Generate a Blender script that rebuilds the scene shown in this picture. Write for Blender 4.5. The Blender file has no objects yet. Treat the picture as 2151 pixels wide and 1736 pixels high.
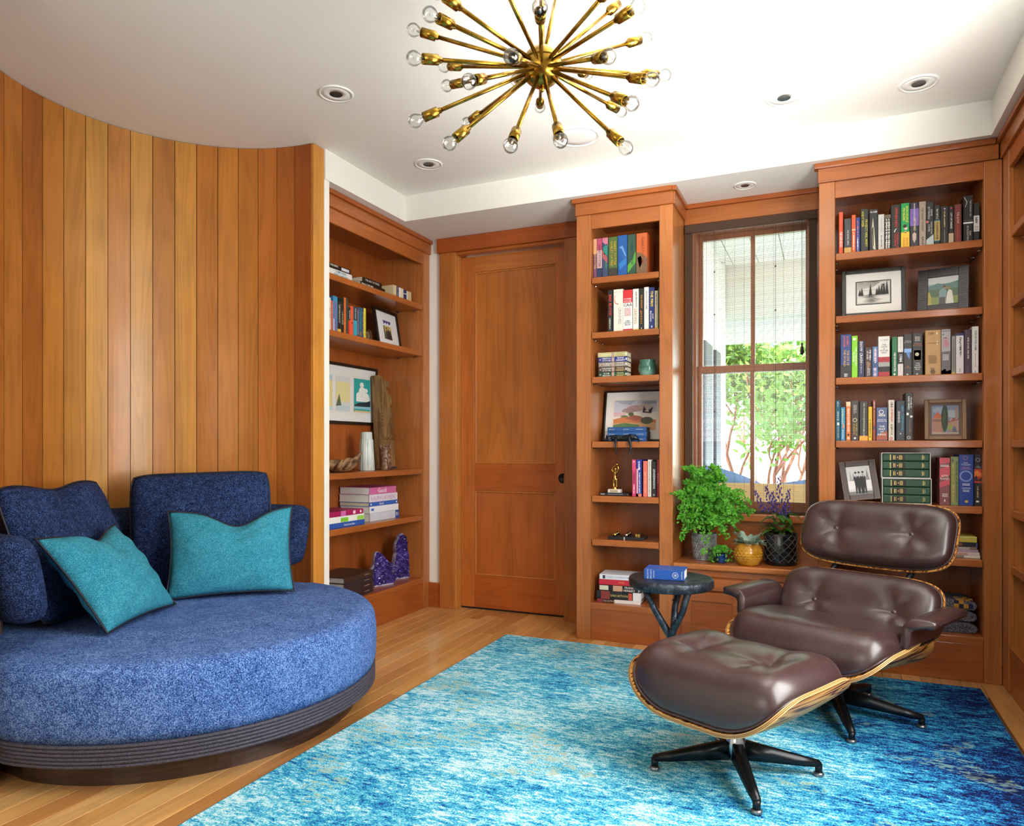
import bpy, bmesh, math, random
from mathutils import Vector, Matrix
R = math.radians
random.seed(7)
scene = bpy.context.scene
C = scene.collection

# ------------------------------------------------------------------ camera
CAM_H = 1.12
F_PX, CX, HY = 1507.3, 1075.5, 940.25      # focal length, centre column and horizon row in the 2151x1736 frame
YAW = R(23.704)
cd = bpy.data.cameras.new('camera'); cam = bpy.data.objects.new('camera', cd); C.objects.link(cam)
cam.location = (0, 0, CAM_H); cam.rotation_euler = (R(90), 0, YAW)
cd.sensor_fit = 'HORIZONTAL'; cd.sensor_width = 36.0; cd.lens = 36.0 * F_PX / 2151.0
cd.shift_y = (HY - 868.0) / 2151.0
cd.clip_start = 0.05
scene.camera = cam

# ------------------------------------------------------------------ world, sun, added area lights out of view
w = bpy.data.worlds.new('sky'); scene.world = w; w.use_nodes = True
nt = w.node_tree; nt.nodes.clear()
o_ = nt.nodes.new('ShaderNodeOutputWorld'); b_ = nt.nodes.new('ShaderNodeBackground'); s_ = nt.nodes.new('ShaderNodeTexSky')
s_.sky_type = 'NISHITA'; s_.sun_disc = False; s_.sun_elevation = R(55); s_.sun_rotation = R(200); s_.air_density = 1.0
b_.inputs['Strength'].default_value = 2.3
nt.links.new(s_.outputs[0], b_.inputs['Color']); nt.links.new(b_.outputs[0], o_.inputs['Surface'])
sd = bpy.data.lights.new('sun', 'SUN'); sd.energy = 20.0; sd.angle = R(1.0); sd.color = (1.0, 0.95, 0.86)
so = bpy.data.objects.new('sun', sd); C.objects.link(so); so.rotation_euler = (R(38), 0, R(-15))

def area(name, loc, rot, sx, sy, energy, col=(1, 1, 1)):
    d = bpy.data.lights.new(name, 'AREA'); d.shape = 'RECTANGLE'; d.size = sx; d.size_y = sy; d.energy = energy; d.color = col
    o = bpy.data.objects.new(name, d); C.objects.link(o); o.location = loc; o.rotation_euler = rot
    return o
# unseen area lights added on the closed right and rear walls, no windows there
area('added_light_right', (0.80, 2.05, 1.52), (0, R(90), 0), 1.50, 1.30, 62, (1.0, 0.985, 0.96))
area('added_fill_rear', (-0.95, -1.52, 1.75), (R(90), 0, 0), 2.00, 1.10, 18, (1.0, 0.985, 0.95))

# flash head beside the camera, bounced off the ceiling
fd = bpy.data.lights.new('ceiling_bounce_flash', 'SPOT'); fd.energy = 305; fd.spot_size = R(78); fd.spot_blend = 0.85; fd.shadow_soft_size = 0.12; fd.color = (1.0, 0.985, 0.96)
fo = bpy.data.objects.new('ceiling_bounce_flash', fd); C.objects.link(fo); fo.location = (0.05, 1.55, 1.62)
fo.rotation_euler = (Vector((-0.28, 2.45, 2.735)) - fo.location).to_track_quat('-Z', 'Y').to_euler()
cy = scene.cycles
cy.max_bounces = 5; cy.diffuse_bounces = 3; cy.glossy_bounces = 2; cy.transmission_bounces = 3; cy.transparent_max_bounces = 10
cy.use_light_tree = False; cy.use_adaptive_sampling = True; cy.adaptive_threshold = 0.05
cy.caustics_reflective = False; cy.caustics_refractive = False; cy.sample_clamp_indirect = 6.0
vs = scene.view_settings
vs.view_transform = 'Standard'; vs.look = 'None'; vs.gamma = 1.0; vs.use_curve_mapping = False; vs.exposure = 0.56

# ------------------------------------------------------------------ measuring: a pixel of the photograph onto a world plane
_c, _s = math.cos(YAW), math.sin(YAW)
def ray(px, py):
    u = (px - CX) / F_PX; v = (HY - py) / F_PX
    return Vector((u * _c - _s, _c + u * _s, v))
def onY(px, py, Y):
    d = ray(px, py); return Vector((0, 0, CAM_H)) + d * (Y / d.y)
def onX(px, py, X):
    d = ray(px, py); return Vector((0, 0, CAM_H)) + d * (X / d.x)
def onZ(px, py, Z):
    d = ray(px, py); return Vector((0, 0, CAM_H)) + d * ((Z - CAM_H) / d.z)

# ------------------------------------------------------------------ materials
def lin(c):
    if isinstance(c, str):
        c = c.lstrip('#'); c = tuple(int(c[i:i + 2], 16) for i in (0, 2, 4))
    return tuple(((x / 255) / 12.92 if x / 255 <= 0.04045 else ((x / 255 + 0.055) / 1.055) ** 2.4) for x in c)
_mats = {}
class NT:
    def __init__(s, name):
        s.m = bpy.data.materials.new(name); s.m.use_nodes = True
        s.t = s.m.node_tree; s.b = s.t.nodes['Principled BSDF']; s.out = s.t.nodes['Material Output']
    def n(s, kind, **kw):
        x = s.t.nodes.new('ShaderNode' + kind)
        for k, v in kw.items():
            if k in x.inputs: x.inputs[k].default_value = v
            else: setattr(x, k, v)
        return x
    def l(s, a, b): s.t.links.new(a, b)
    def math(s, op, a, b=None):
        x = s.n('Math', operation=op)
        for i, v in enumerate((a, b)):
            if v is None: continue
            if isinstance(v, (int, float)): x.inputs[i].default_value = v
            else: s.l(v, x.inputs[i])
        return x.outputs[0]
    def coords(s, scale=(1, 1, 1), rnd=True, out='Object'):
        tc = s.n('TexCoord'); src = tc.outputs[out]
        if rnd:
            oi = s.n('ObjectInfo'); vm = s.n('VectorMath', operation='SCALE'); vm.inputs[0].default_value = (7.3, 11.1, 5.7)
            s.l(oi.outputs['Random'], vm.inputs['Scale']); ad = s.n('VectorMath', operation='ADD')
            s.l(src, ad.inputs[0]); s.l(vm.outputs[0], ad.inputs[1]); src = ad.outputs[0]
        mp = s.n('Mapping'); mp.inputs['Scale'].default_value = scale; s.l(src, mp.inputs['Vector'])
        return mp.outputs[0]
    def noise(s, vec, scale, detail=3, rough=0.55, dist=0.0):
        x = s.n('TexNoise', Scale=scale, Detail=detail, Roughness=rough, Distortion=dist); s.l(vec, x.inputs['Vector'])
        return x.outputs['Fac']
    def ramp(s, fac, stops, interp='LINEAR'):
        x = s.n('ValToRGB'); x.color_ramp.interpolation = interp; e = x.color_ramp.elements
        while len(e) < len(stops): e.new(0.5)
        for el, (p, c) in zip(e, stops):
            el.position = p; el.color = (*c, 1) if len(c) == 3 else c
        s.l(fac, x.inputs[0]); return x.outputs[0]
    def mix(s, fac, a, b, mode='MIX'):
        x = s.n('MixRGB', blend_type=mode)
        for i, v in enumerate((fac, a, b)):
            if isinstance(v, (int, float)): x.inputs[i].default_value = v
            elif isinstance(v, tuple): x.inputs[i].default_value = (*v, 1)
            else: s.l(v, x.inputs[i])
        return x.outputs[0]
    def bump(s, h, strength, dist=0.01):
        x = s.n('Bump', Strength=strength, Distance=dist); s.l(h, x.inputs['Height']); s.l(x.outputs[0], s.b.inputs['Normal'])
    def base(s, col, rough=0.5, spec=0.5, metal=0.0):
        if isinstance(col, tuple): s.b.inputs['Base Color'].default_value = (*col, 1)
        else: s.l(col, s.b.inputs['Base Color'])
        s.b.inputs['Roughness'].default_value = rough; s.b.inputs['Metallic'].default_value = metal
        s.b.inputs['Specular IOR Level'].default_value = spec
        return s
def M(col, rough=0.5, metal=0.0, spec=0.5):
    key = (col, rough, metal, spec)
    if key not in _mats:
        x = NT('paint'); x.base(lin(col), rough, spec, metal)
        _mats[key] = x.m
    return _mats[key]
def wood(axis, name='cherry', rough=0.3, contrast=1.3, coat=0.3):
    key = (name, axis, rough)
    if name == 'cherry_gold': coat = 0.08
    if key in _mats: return _mats[key]
    x = NT(name + '_' + axis)
    sc = {'x': (0.55, 7, 7), 'y': (7, 0.55, 7), 'z': (7, 7, 0.55)}[axis]
    fb = {'x': (3, 130, 130), 'y': (130, 3, 130), 'z': (130, 130, 3)}[axis]
    big = x.noise(x.coords(sc), 1.0, 2, 0.5, 0.7)
    lines = x.math('SINE', x.math('MULTIPLY', big, 62.0))
    lines = x.math('POWER', x.math('ADD', x.math('MULTIPLY', lines, 0.5), 0.5), 3.0)
    fib = x.noise(x.coords(fb), 1.0, 1, 0.6)
    mot = x.noise(x.coords((3, 3, 3)), 1.3, 1, 0.6)
    f = x.math('ADD', x.math('MULTIPLY', big, 0.42 * contrast), x.math('MULTIPLY', fib, 0.20 * contrast))
    f = x.math('ADD', f, x.math('MULTIPLY', mot, 0.30 * contrast))
    f = x.math('SUBTRACT', f, x.math('MULTIPLY', lines, 0.10 * contrast))
    f = x.math('ADD', f, 1.0 - 0.44 * contrast)
    oi = x.n('ObjectInfo')
    col = x.mix(1.0, oi.outputs['Color'], f, 'MULTIPLY')
    col = x.mix(1.0, col, {'maple_floor': (1.0, 1.0, 0.96), 'cherry_gold': (1.0, 0.95, 0.92)}.get(name, (0.98, 0.86, 0.90)), 'MULTIPLY'); hs = x.n('HueSaturation', Saturation=1.0 if name == 'maple_floor' else 1.02, Value=1.0 if name in ('maple_floor', 'cherry_gold') else 0.92); x.l(col, hs.inputs['Color'])
    x.base(hs.outputs[0], rough, 0.35)
    x.b.inputs['Coat Weight'].default_value = coat; x.b.inputs['Coat Roughness'].default_value = 0.11
    _mats[key] = x.m
    return x.m
CHERRY = '#b4703a'; CHERRY_D = '#a85f30'; DOORC = '#bd7238'

def plaster():
    x = NT('plaster'); v = x.coords((1, 1, 1), False)
    a = x.noise(v, 7, 3, 0.65, 1.2)
    h = x.math('ADD', a, x.math('MULTIPLY', x.math('GREATER_THAN', a, 0.66), 0.12))
    x.base(lin('#eeebe2'), 0.75, 0.2); x.bump(h, 0.25, 0.006)
    return x.m
PLASTER = plaster()
M_BLACK = M('#141416', 0.35); M_DARKGAP = M('#2a1408', 0.8)
M_CHROME = M('#c9c9c8', 0.18, 1.0)
def glass_mat(name, tint=(1, 1, 1), refl=0.10, rough=0.02):
    x = NT(name); x.t.nodes.remove(x.b)
    tr = x.n('BsdfTransparent'); tr.inputs[0].default_value = (*tint, 1); gl = x.n('BsdfGlossy'); gl.inputs['Roughness'].default_value = rough
    lw = x.n('LayerWeight', Blend=0.25); mx = x.n('MixShader')
    x.l(x.math('ADD', x.math('MULTIPLY', lw.outputs['Fresnel'], 0.7), refl * 0.3), mx.inputs[0]); x.l(tr.outputs[0], mx.inputs[1]); x.l(gl.outputs[0], mx.inputs[2]); x.l(mx.outputs[0], x.out.inputs['Surface'])
    return x.m
M_GLASS = glass_mat('window_glass'); M_BULB = glass_mat('bulb_glass', (0.97, 0.97, 0.96), 0.25)

# ------------------------------------------------------------------ mesh helpers
ORIGIN = {}
def tag(o, label=None, cat=None, group=None, kind=None):
    if label: o['label'] = label
    if cat: o['category'] = cat
    if group: o['group'] = group
    if kind: o['kind'] = kind
    return o
def thing(name, label, cat, loc=(0, 0, 0), rot=(0, 0, 0), group=None):
    o = bpy.data.objects.new(name, None); C.objects.link(o); o.empty_display_size = 0.05
    o.location = loc; o.rotation_euler = rot
    return tag(o, label, cat, group)
def root_loc(p):
    v = Vector((0, 0, 0))
    while p is not None:
        v += p.location; p = p.parent
    return v
def obj(name, me, mats, parent=None, color=None, local=False, loc=None, smooth=False):
    """Link a mesh as one object. World-space vertices are shifted to the parent's origin unless local."""
    if isinstance(me, bmesh.types.BMesh):
        bm = me; me = bpy.data.meshes.new(name); bm.to_mesh(me); bm.free()
    if not isinstance(mats, (list, tuple)): mats = [mats]
    for m in mats: me.materials.append(m)
    if smooth:
        me.polygons.foreach_set('use_smooth', [True] * len(me.polygons))
    o = bpy.data.objects.new(name, me); C.objects.link(o)
    if parent is not None:
        o.parent = parent
        if not local: me.transform(Matrix.Translation(-root_loc(parent)))
    elif loc is not None:
        if not local: me.transform(Matrix.Translation(-Vector(loc)))
        o.location = loc
    if color is not None: o.color = (*lin(color), 1) if isinstance(color, (str, tuple)) and (isinstance(color, str) or max(color) > 1.001) else (*color, 1)
    return o
def bbox(bm, x0, x1, y0, y1, z0, z1, bev=0.0, seg=2):
    r = bmesh.ops.create_cube(bm, size=1.0); vs_ = r['verts']
    for v in vs_:
        v.co = Vector((x0 + (v.co.x + 0.5) * (x1 - x0), y0 + (v.co.y + 0.5) * (y1 - y0), z0 + (v.co.z + 0.5) * (z1 - z0)))
    if bev > 0:
        ed = list({e for v in vs_ for e in v.link_edges})
        bmesh.ops.bevel(bm, geom=ed, offset=bev, segments=seg, affect='EDGES', profile=0.5, clamp_overlap=True)
    return bm
def box(name, x0, x1, y0, y1, z0, z1, m, parent=None, bev=0.0, color=None, seg=2, **kw):
    return obj(name, bbox(bmesh.new(), x0, x1, y0, y1, z0, z1, bev, seg), m, parent, color, **kw)
def boxes(lst, bev=0.0, seg=1):
    bm = bmesh.new()
    for b in lst: bbox(bm, *b, bev=bev, seg=seg)
    return bm
def mesh(verts, faces):
    me = bpy.data.meshes.new('m'); me.from_pydata([tuple(v) for v in verts], [], faces); me.update(); return me
def tube_data(pts, rad, seg=8, closed=False, caps=True):
    pts = [Vector(p) for p in pts]; n = len(pts); V = []; Fc = []
    rs = rad if isinstance(rad, (list, tuple)) else [rad] * n
    prev = None
    for i, p in enumerate(pts):
        if closed: t = pts[(i + 1) % n] - pts[i - 1]
        else: t = pts[min(i + 1, n - 1)] - pts[max(i - 1, 0)]
        t.normalize()
        if prev is None:
            a = t.orthogonal().normalized()
        else:
            a = (prev - t * prev.dot(t))
            a = a.normalized() if a.length > 1e-6 else t.orthogonal().normalized()
        prev = a; b = t.cross(a)
        for k in range(seg):
            an = 2 * math.pi * k / seg
            V.append(p + (a * math.cos(an) + b * math.sin(an)) * rs[i])
    for i in range(n if closed else n - 1):
        j = (i + 1) % n
        for k in range(seg):
            k2 = (k + 1) % seg
            Fc.append((i * seg + k, i * seg + k2, j * seg + k2, j * seg + k))
    if caps and not closed:
        Fc.append(tuple(range(seg - 1, -1, -1))); Fc.append(tuple((n - 1) * seg + k for k in range(seg)))
    return V, Fc
def tube(pts, rad, seg=8, closed=False):
    return mesh(*tube_data(pts, rad, seg, closed))
def join(parts):
    V = []; Fc = []
    for v, f in parts:
        o = len(V); V += list(v); Fc += [tuple(i + o for i in q) for q in f]
    return mesh(V, Fc)
def lathe_data(prof, seg=32, axis=(0, 0, 1), at=(0, 0, 0), cap0=True, cap1=True, wob=None):
    """prof: [(radius, height)]"""
    ax = Vector(axis).normalized(); a = ax.orthogonal().normalized(); b = ax.cross(a); at = Vector(at)
    if abs(ax.z) > 0.999: a, b = Vector((1, 0, 0)), Vector((0, 1 if ax.z > 0 else -1, 0))
    V = []; Fc = []
    for i, (r, h) in enumerate(prof):
        for k in range(seg):
            an = 2 * math.pi * k / seg; rr = r * (wob(an, h) if wob else 1)
            V.append(at + ax * h + (a * math.cos(an) + b * math.sin(an)) * rr)
    for i in range(len(prof) - 1):
        for k in range(seg):
            k2 = (k + 1) % seg
            Fc.append((i * seg + k, i * seg + k2, (i + 1) * seg + k2, (i + 1) * seg + k))
    if cap0: Fc.append(tuple(range(seg - 1, -1, -1)))
    if cap1: Fc.append(tuple((len(prof) - 1) * seg + k for k in range(seg)))
    return V, Fc
def lathe(prof, seg=32, **kw): return mesh(*lathe_data(prof, seg, **kw))
def ellipsoid_data(c, rx, ry, rz, seg=12, rings=8):
    V = []; Fc = []; c = Vector(c)
    for i in range(rings + 1):
        th = math.pi * i / rings
        for k in range(seg):
            a = 2 * math.pi * k / seg
            V.append(c + Vector((rx * math.sin(th) * math.cos(a), ry * math.sin(th) * math.sin(a), rz * math.cos(th))))
    for i in range(rings):
        for k in range(seg):
            k2 = (k + 1) % seg
            Fc.append((i * seg + k, (i + 1) * seg + k, (i + 1) * seg + k2, i * seg + k2))
    return V, Fc
def prism_data(poly, y0, y1):
    """poly in the x-z plane, extruded along y"""
    n = len(poly); V = [(x, y0, z) for x, z in poly] + [(x, y1, z) for x, z in poly]
    Fc = [tuple(range(n)), tuple(range(2 * n - 1, n - 1, -1))]
    for i in range(n): j = (i + 1) % n; Fc.append((i, i + n, j + n, j))
    return V, Fc
def fix_normals(me):
    bm = bmesh.new(); bm.from_mesh(me); bmesh.ops.recalc_face_normals(bm, faces=bm.faces); bm.to_mesh(me); bm.free(); return me
# ================================================================== the setting
CEIL, SOFF = 2.735, 2.572
ALC = (-2.505, 2.255); ALC_R = 0.80
# ---- floor and planks
floor = box('floor', -3.6, 1.3, -1.75, 4.75, -0.06, -0.0125, wood('y', 'maple_floor', 0.32), color='#8a5a2c'); tag(floor, kind='structure')
FL = wood('y', 'maple_floor', 0.32)
PW = 0.083
tones = ['#c58f55', '#cf9a5e', '#bd854b', '#d3a268', '#c79255', '#b87f48', '#d0985a']
def plank(x, y0, y1):
    box('plank', x + 0.0006, x + PW - 0.0006, y0 + 0.0006, y1 - 0.0006, -0.0125, 0.0, FL, floor, bev=0.0012, seg=1, color=random.choice(tones))
def plank_field(x0, x1, ya, yb):
    x = x0
    while x < x1 - 1e-4:
        y = ya - random.uniform(0, 0.9)
        while y < yb:
            L = random.uniform(0.7, 1.5); a, b = max(y, ya), min(y + L, yb)
            if b - a > 0.03: plank(x, a, b)
            y += L
        x += PW
nx0 = -3.320
plank_field(nx0, nx0 + 20 * PW, 0.2, 4.56)
plank_field(nx0 + 20 * PW, nx0 + 48 * PW, 3.80, 4.56)
plank_field(nx0 + 48 * PW, nx0 + 52 * PW, 2.4, 4.56)

# ---- ceiling and dropped soffit
ceiling = box('ceiling', -3.7, 1.3, -1.75, 4.75, CEIL, CEIL + 0.1, PLASTER); tag(ceiling, kind='structure')
sf = obj('ceiling_soffit', boxes([(-2.95, -2.482, 3.145, 4.75, SOFF, CEIL), (-2.482, 1.3, 3.945, 4.75, SOFF, CEIL), (0.70, 1.3, -1.75, 3.945, SOFF, CEIL)]), PLASTER)
tag(sf, kind='structure')
# ---- plain walls
DX0, DX1, DZ = -2.345, -1.561, 2.445
WX0, WX1, WZ0, WZ1 = -0.735, -0.088, 0.735, 2.43
wb = obj('wall_back', boxes([(-3.0, DX0 - 0.02, 4.40, 4.58, 0, CEIL), (DX0 - 0.02, DX1 + 0.02, 4.40, 4.58, DZ + 0.02, CEIL), (DX1 + 0.02, WX0, 4.40, 4.58, 0, CEIL),
     (WX0, WX1, 4.40, 4.58, 0, WZ0), (WX0, WX1, 4.40, 4.58, WZ1, CEIL), (WX1, 1.3, 4.40, 4.58, 0, CEIL)]), PLASTER); tag(wb, kind='structure')
wl = obj('wall_left', boxes([(-2.95, -2.49, 3.145, 3.188, 0, SOFF), (-2.95, -2.91, 3.188, 4.40, 0, SOFF), (-2.62, -2.49, -1.75, 1.36, 0, CEIL)]), PLASTER); tag(wl, kind='structure')
wr = obj('wall_right', boxes([(1.10, 1.3, 2.80, 4.40, 0, SOFF), (0.754, 1.3, 2.72, 2.80, 0, SOFF), (0.86, 1.0, -1.75, 2.72, 0, SOFF)]), PLASTER); tag(wr, kind='structure')
wq = obj('wall_rear', boxes([(-2.62, 1.3, -1.75, -1.6, 0, CEIL)]), PLASTER); tag(wq, kind='structure')

# ---- curved alcove wall of vertical boards
N_B = 24
V = []; Fc = []
for ring in (ALC_R + 0.021, ALC_R + 0.12):
    for i in range(49):
        a = R(90 + 180 * i / 48)
        for z in (0.0, CEIL):
            V.append((ALC[0] + ring * math.cos(a), ALC[1] + ring * math.sin(a), z))
for i in range(48):
    a = 2 * i; b = 98 + 2 * i
    Fc += [(a, a + 2, a + 3, a + 1), (b, b + 1, b + 3, b + 2)]
Fc += [(0, 1, 99, 98), (96, 194, 195, 97)]
curved = obj('wall_curved', mesh(V, Fc), M_DARKGAP); tag(curved, kind='structure')
btone = ['#a05a2a', '#a8642f', '#b87238', '#b67636', '#bb7c3a', '#b57638', '#c68f48', '#b98044', '#c69450', '#bd8448', '#cb9850', '#b98240', '#b27636', '#9c5f2c', '#b07236',
         '#a8682f', '#bd8440', '#b27638', '#a4622c', '#c08a46', '#b67a3a', '#aa6c34', '#c49048', '#b67a3a']
for i in range(N_B):
    a0, a1 = R(90 + 180 * i / N_B), R(90 + 180 * (i + 1) / N_B)
    g = 0.0016 / ALC_R; V = []; Fc = []
    K = 4
    for ring, gg in ((ALC_R, g), (ALC_R + 0.02, g)):
        for k in range(K + 1):
            a = a0 + gg + (a1 - a0 - 2 * gg) * k / K
            for z in (0.004, CEIL - 0.003):
                V.append((ALC[0] + ring * math.cos(a), ALC[1] + ring * math.sin(a), z))
    o2 = 2 * (K + 1)
    for k in range(K):
        p, q = 2 * k, o2 + 2 * k
        Fc += [(p, p + 1, p + 3, p + 2), (q, q + 2, q + 3, q + 1), (p, p + 2, q + 2, q), (p + 1, q + 1, q + 3, p + 3)]
    Fc += [(0, o2, o2 + 1, 1), (2 * K, 2 * K + 1, o2 + 2 * K + 1, o2 + 2 * K)]
    obj('board', fix_normals(mesh(V, Fc)), wood('z', 'cherry_gold', 0.36), curved, color=btone[i])
obj('end_board', boxes([(-2.56, -2.489, 3.058, 3.144, 0, CEIL - 0.002)], 0.003), wood('z', 'cherry_gold', 0.36), curved, color='#c58a42')

# ---- baseboard
bbd = box('baseboard_back', -2.58, -2.474, 4.383, 4.40, 0, 0.172, wood('x'), bev=0.003, color='#a8602f'); tag(bbd, kind='structure')

# ---- door and casing
WZ_, WX_ = wood('z', 'fir', 0.36), wood('x', 'fir', 0.36)
door = bpy.data.objects.new('door_1', None); C.objects.link(door); door.location = ((DX0 + DX1) / 2, 4.47, 0); tag(door, kind='structure')
SY0, SY1 = 4.455, 4.492
def dbox(n, x0, x1, z0, z1, m, col, y0=SY0, y1=SY1, bev=0.002): box(n, x0, x1, y0, y1, z0, z1, m, door, bev, col)
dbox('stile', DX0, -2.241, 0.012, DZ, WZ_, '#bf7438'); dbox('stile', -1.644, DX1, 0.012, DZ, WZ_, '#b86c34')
dbox('rail', -2.241, -1.644, 2.335, DZ, WX_, '#c27a3a'); dbox('rail', -2.241, -1.644, 0.822, 1.008, WX_, '#b5652f'); dbox('rail', -2.241, -1.644, 0.012, 0.235, WX_, '#b4642e')
dbox('panel', -2.243, -1.642, 1.006, 2.337, WZ_, '#bd783a', 4.468, 4.482, 0); dbox('panel', -2.243, -1.642, 0.233, 0.824, WZ_, '#b86c34', 4.468, 4.482, 0)
for (z0, z1) in ((1.008, 2.335), (0.235, 0.822)):
    obj('panel_molding', boxes([(-2.241, -2.229, 4.459, 4.47, z0, z1), (-1.656, -1.644, 4.459, 4.47, z0, z1), (-2.229, -1.656, 4.459, 4.47, z0, z0 + 0.012), (-2.229, -1.656, 4.459, 4.47, z1 - 0.012, z1)], 0.003), WZ_, door, '#c48140')
pull = obj('pull', lathe([(0.031, 0), (0.033, 0.003), (0.027, 0.006), (0.022, 0.002), (0.0, 0.001)], 28, axis=(0, -1, 0), at=(-1.589, SY0, 0.916), cap0=False, cap1=False), M('#1a1410', 0.4, 0.7), door, smooth=True)
obj('keyhole', lathe([(0.006, 0), (0.006, 0.003)], 10, axis=(0, -1, 0), at=(-1.589, SY0 - 0.001, 0.916)), M('#3a2a1c', 0.3, 0.8), pull)
box('threshold_shadow_gap', DX0, DX1, 4.46, 4.49, 0.0, 0.011, M('#20140c', 0.9), door)
case = bpy.data.objects.new('trim_1', None); C.objects.link(case); case.location = (-1.95, 4.40, 0); tag(case, kind='structure')
def cbox(n, *a, m=WZ_, col=CHERRY, bev=0.003): box(n, *a, m, case, bev, col)
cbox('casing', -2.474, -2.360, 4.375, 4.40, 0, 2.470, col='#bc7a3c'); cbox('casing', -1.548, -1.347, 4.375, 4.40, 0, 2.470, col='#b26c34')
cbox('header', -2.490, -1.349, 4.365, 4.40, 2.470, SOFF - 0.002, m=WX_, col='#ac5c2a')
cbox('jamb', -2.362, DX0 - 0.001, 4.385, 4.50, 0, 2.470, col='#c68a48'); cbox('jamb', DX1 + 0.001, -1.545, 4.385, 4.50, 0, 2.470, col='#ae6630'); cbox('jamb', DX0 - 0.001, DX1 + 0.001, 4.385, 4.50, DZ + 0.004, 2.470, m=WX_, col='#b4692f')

# ================================================================== bookcases
SH = (2.110, 1.790, 1.475, 1.154, 0.838, 0.584)
def bookcase(name, label, W, loc, rotz, st0, st1, depth, shelves, cat='bookcase', right_side=False, over=(0.022, 0.022), fr=(0.004, 0.004), tint=('#b87840', '#b06c36', '#aa6430', '#a8622f')):
    t = thing(name, label, cat, loc, (0, 0, rotz)); wx, wz = wood('x', 'cherry', 0.3), wood('z', 'cherry', 0.3)
    # local: x along the front, y into the wall, z up
    def bb(n, *a, m=wz, col=tint[0], bev=0.0025): return box(n, *a, m, t, bev, col, local=True)
    fy = 0.022
    bb('stile', 0, st0, 0, fy, 0, 2.476, col=tint[0]); bb('stile', W - st1, W, 0, fy, 0, 2.476, col=tint[0])
    bb('top_rail', st0, W - st1, 0.003, fy, 2.392, 2.476, m=wx, col=tint[1])
    bb('frieze', -fr[0], W + fr[1], -0.012, fy, 2.476, 2.545, m=wx, col=tint[1])
    bb('crown', -over[0], W + over[1], -0.028, fy, 2.545, SOFF - 0.001, m=wx, col=tint[2])
    bb('side_panel', st0 - 0.02, st0 + 0.001, fy, depth, 0, 2.476, col=tint[0], bev=0); bb('side_panel', W - st1 - 0.001, W - st1 + 0.02, fy, depth, 0, 2.476, col=tint[0], bev=0)
    bb('back_panel', st0, W - st1, depth - 0.012, depth, 0.18, 2.476, col=tint[2], bev=0)
    bb('top_panel', st0, W - st1, fy, depth, 2.452, 2.47, m=wx, col=tint[2], bev=0)
    bb('base_rail', st0, W - st1, 0.004, fy, 0.0, 0.180, m=wx, col=tint[3]); bb('bottom_shelf', st0, W - st1, 0.002, depth - 0.012, 0.180, 0.215, m=wx, col=tint[1])
    pin = None
    for z in shelves:
        bb('shelf', st0 + 0.003, W - st1 - 0.003, 0.008, depth - 0.013, z - 0.036, z, m=wx, col=tint[1], bev=0.004)
        for px in (st0 + 0.010, W - st1 - 0.010):
            for py in (0.06, 0.20):
                if pin is None:
                    pin = join([lathe_data([(0.004, -0.010), (0.004, 0.008)], 8, axis=(1, 0, 0)), lathe_data([(0.009, -0.004), (0.010, -0.001), (0.009, 0.001)], 10, axis=(0, 0, 1))])
                    pin.materials.append(M_CHROME)
                o = bpy.data.objects.new('shelf_pin', pin); C.objects.link(o); o.parent = t; o.location = (px, py, z - 0.041)
    if right_side:
        bb('end_panel', W - 0.02, W, fy, depth + 0.02, 0, 2.476, col='#bd8044', bev=0)
        bb('end_frieze', W, W + 0.012, 0, depth + 0.015, 2.476, 2.545, m=wood('y', 'cherry', 0.3), col=tint[1]); bb('end_crown', W, W + 0.024, -0.02, depth + 0.015, 2.545, SOFF - 0.001, m=wood('y', 'cherry', 0.3), col=tint[2])
    return t
BC_MID = bookcase('bookcase', 'tall narrow cherry bookcase standing between the door and the window', 0.562, (-1.347, 4.01, 0), 0, 0.087, 0.075, 0.345,
                  (2.110, 1.790, 1.530, 1.154, 0.838, 0.584), right_side=True, over=(0.022, 0.0))
BC_RIGHT = bookcase('bookcase', 'wide cherry bookcase between the window and the room corner, behind the lounge chair', 0.792, (-0.038, 4.01, 0), 0, 0.075, 0.074, 0.36, SH, over=(0.022, -0.030), fr=(0.004, -0.016))
BC_LEFT = bookcase('bookcase', 'cherry bookcase in the white plaster recess beside the curved wood wall', 1.205, (-2.565, 3.192, 0), R(90), 0.065, 0.080, 0.335,
                   (2.110, 1.788, 0.971, 0.649), over=(0.0, 0.0))
BC_WALL = bookcase('bookcase', 'cherry bookcase on the side wall cut off by the picture edge', 1.205, (0.755, 4.009, 0), R(-90), 0.119, 0.080, 0.34, SH, over=(-0.002, 0.0), fr=(-0.002, 0.0))

# ---- window bay: head trim, casing, sill, window seat with drawers
bay = bpy.data.objects.new('trim_2', None); C.objects.link(bay); bay.location = (-0.41, 4.38, 0); tag(bay, kind='structure')
wx, wz = wood('x', 'cherry', 0.3), wood('z', 'cherry', 0.3)
BX0, BX1 = -0.784, -0.039
def vb(n, *a, m=wz, col='#b27038', bev=0.003): return box(n, *a, m, bay, bev, col)
vb('frieze', BX0, BX1, 4.358, 4.40, 2.452, 2.545, m=wx, col='#b2703a'); vb('crown', BX0, BX1, 4.342, 4.40, 2.545, SOFF - 0.001, m=wx, col='#a86030')
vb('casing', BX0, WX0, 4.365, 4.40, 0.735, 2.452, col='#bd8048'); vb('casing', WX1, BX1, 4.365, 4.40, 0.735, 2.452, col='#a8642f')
vb('sill', BX0, BX1, 4.335, 4.44, 0.690, 0.735, m=wx, col='#b4703a', bev=0.006); vb('apron', BX0, BX1, 4.365, 4.40, 0.483, 0.690, m=wx, col='#ac6a36', bev=0)
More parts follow.
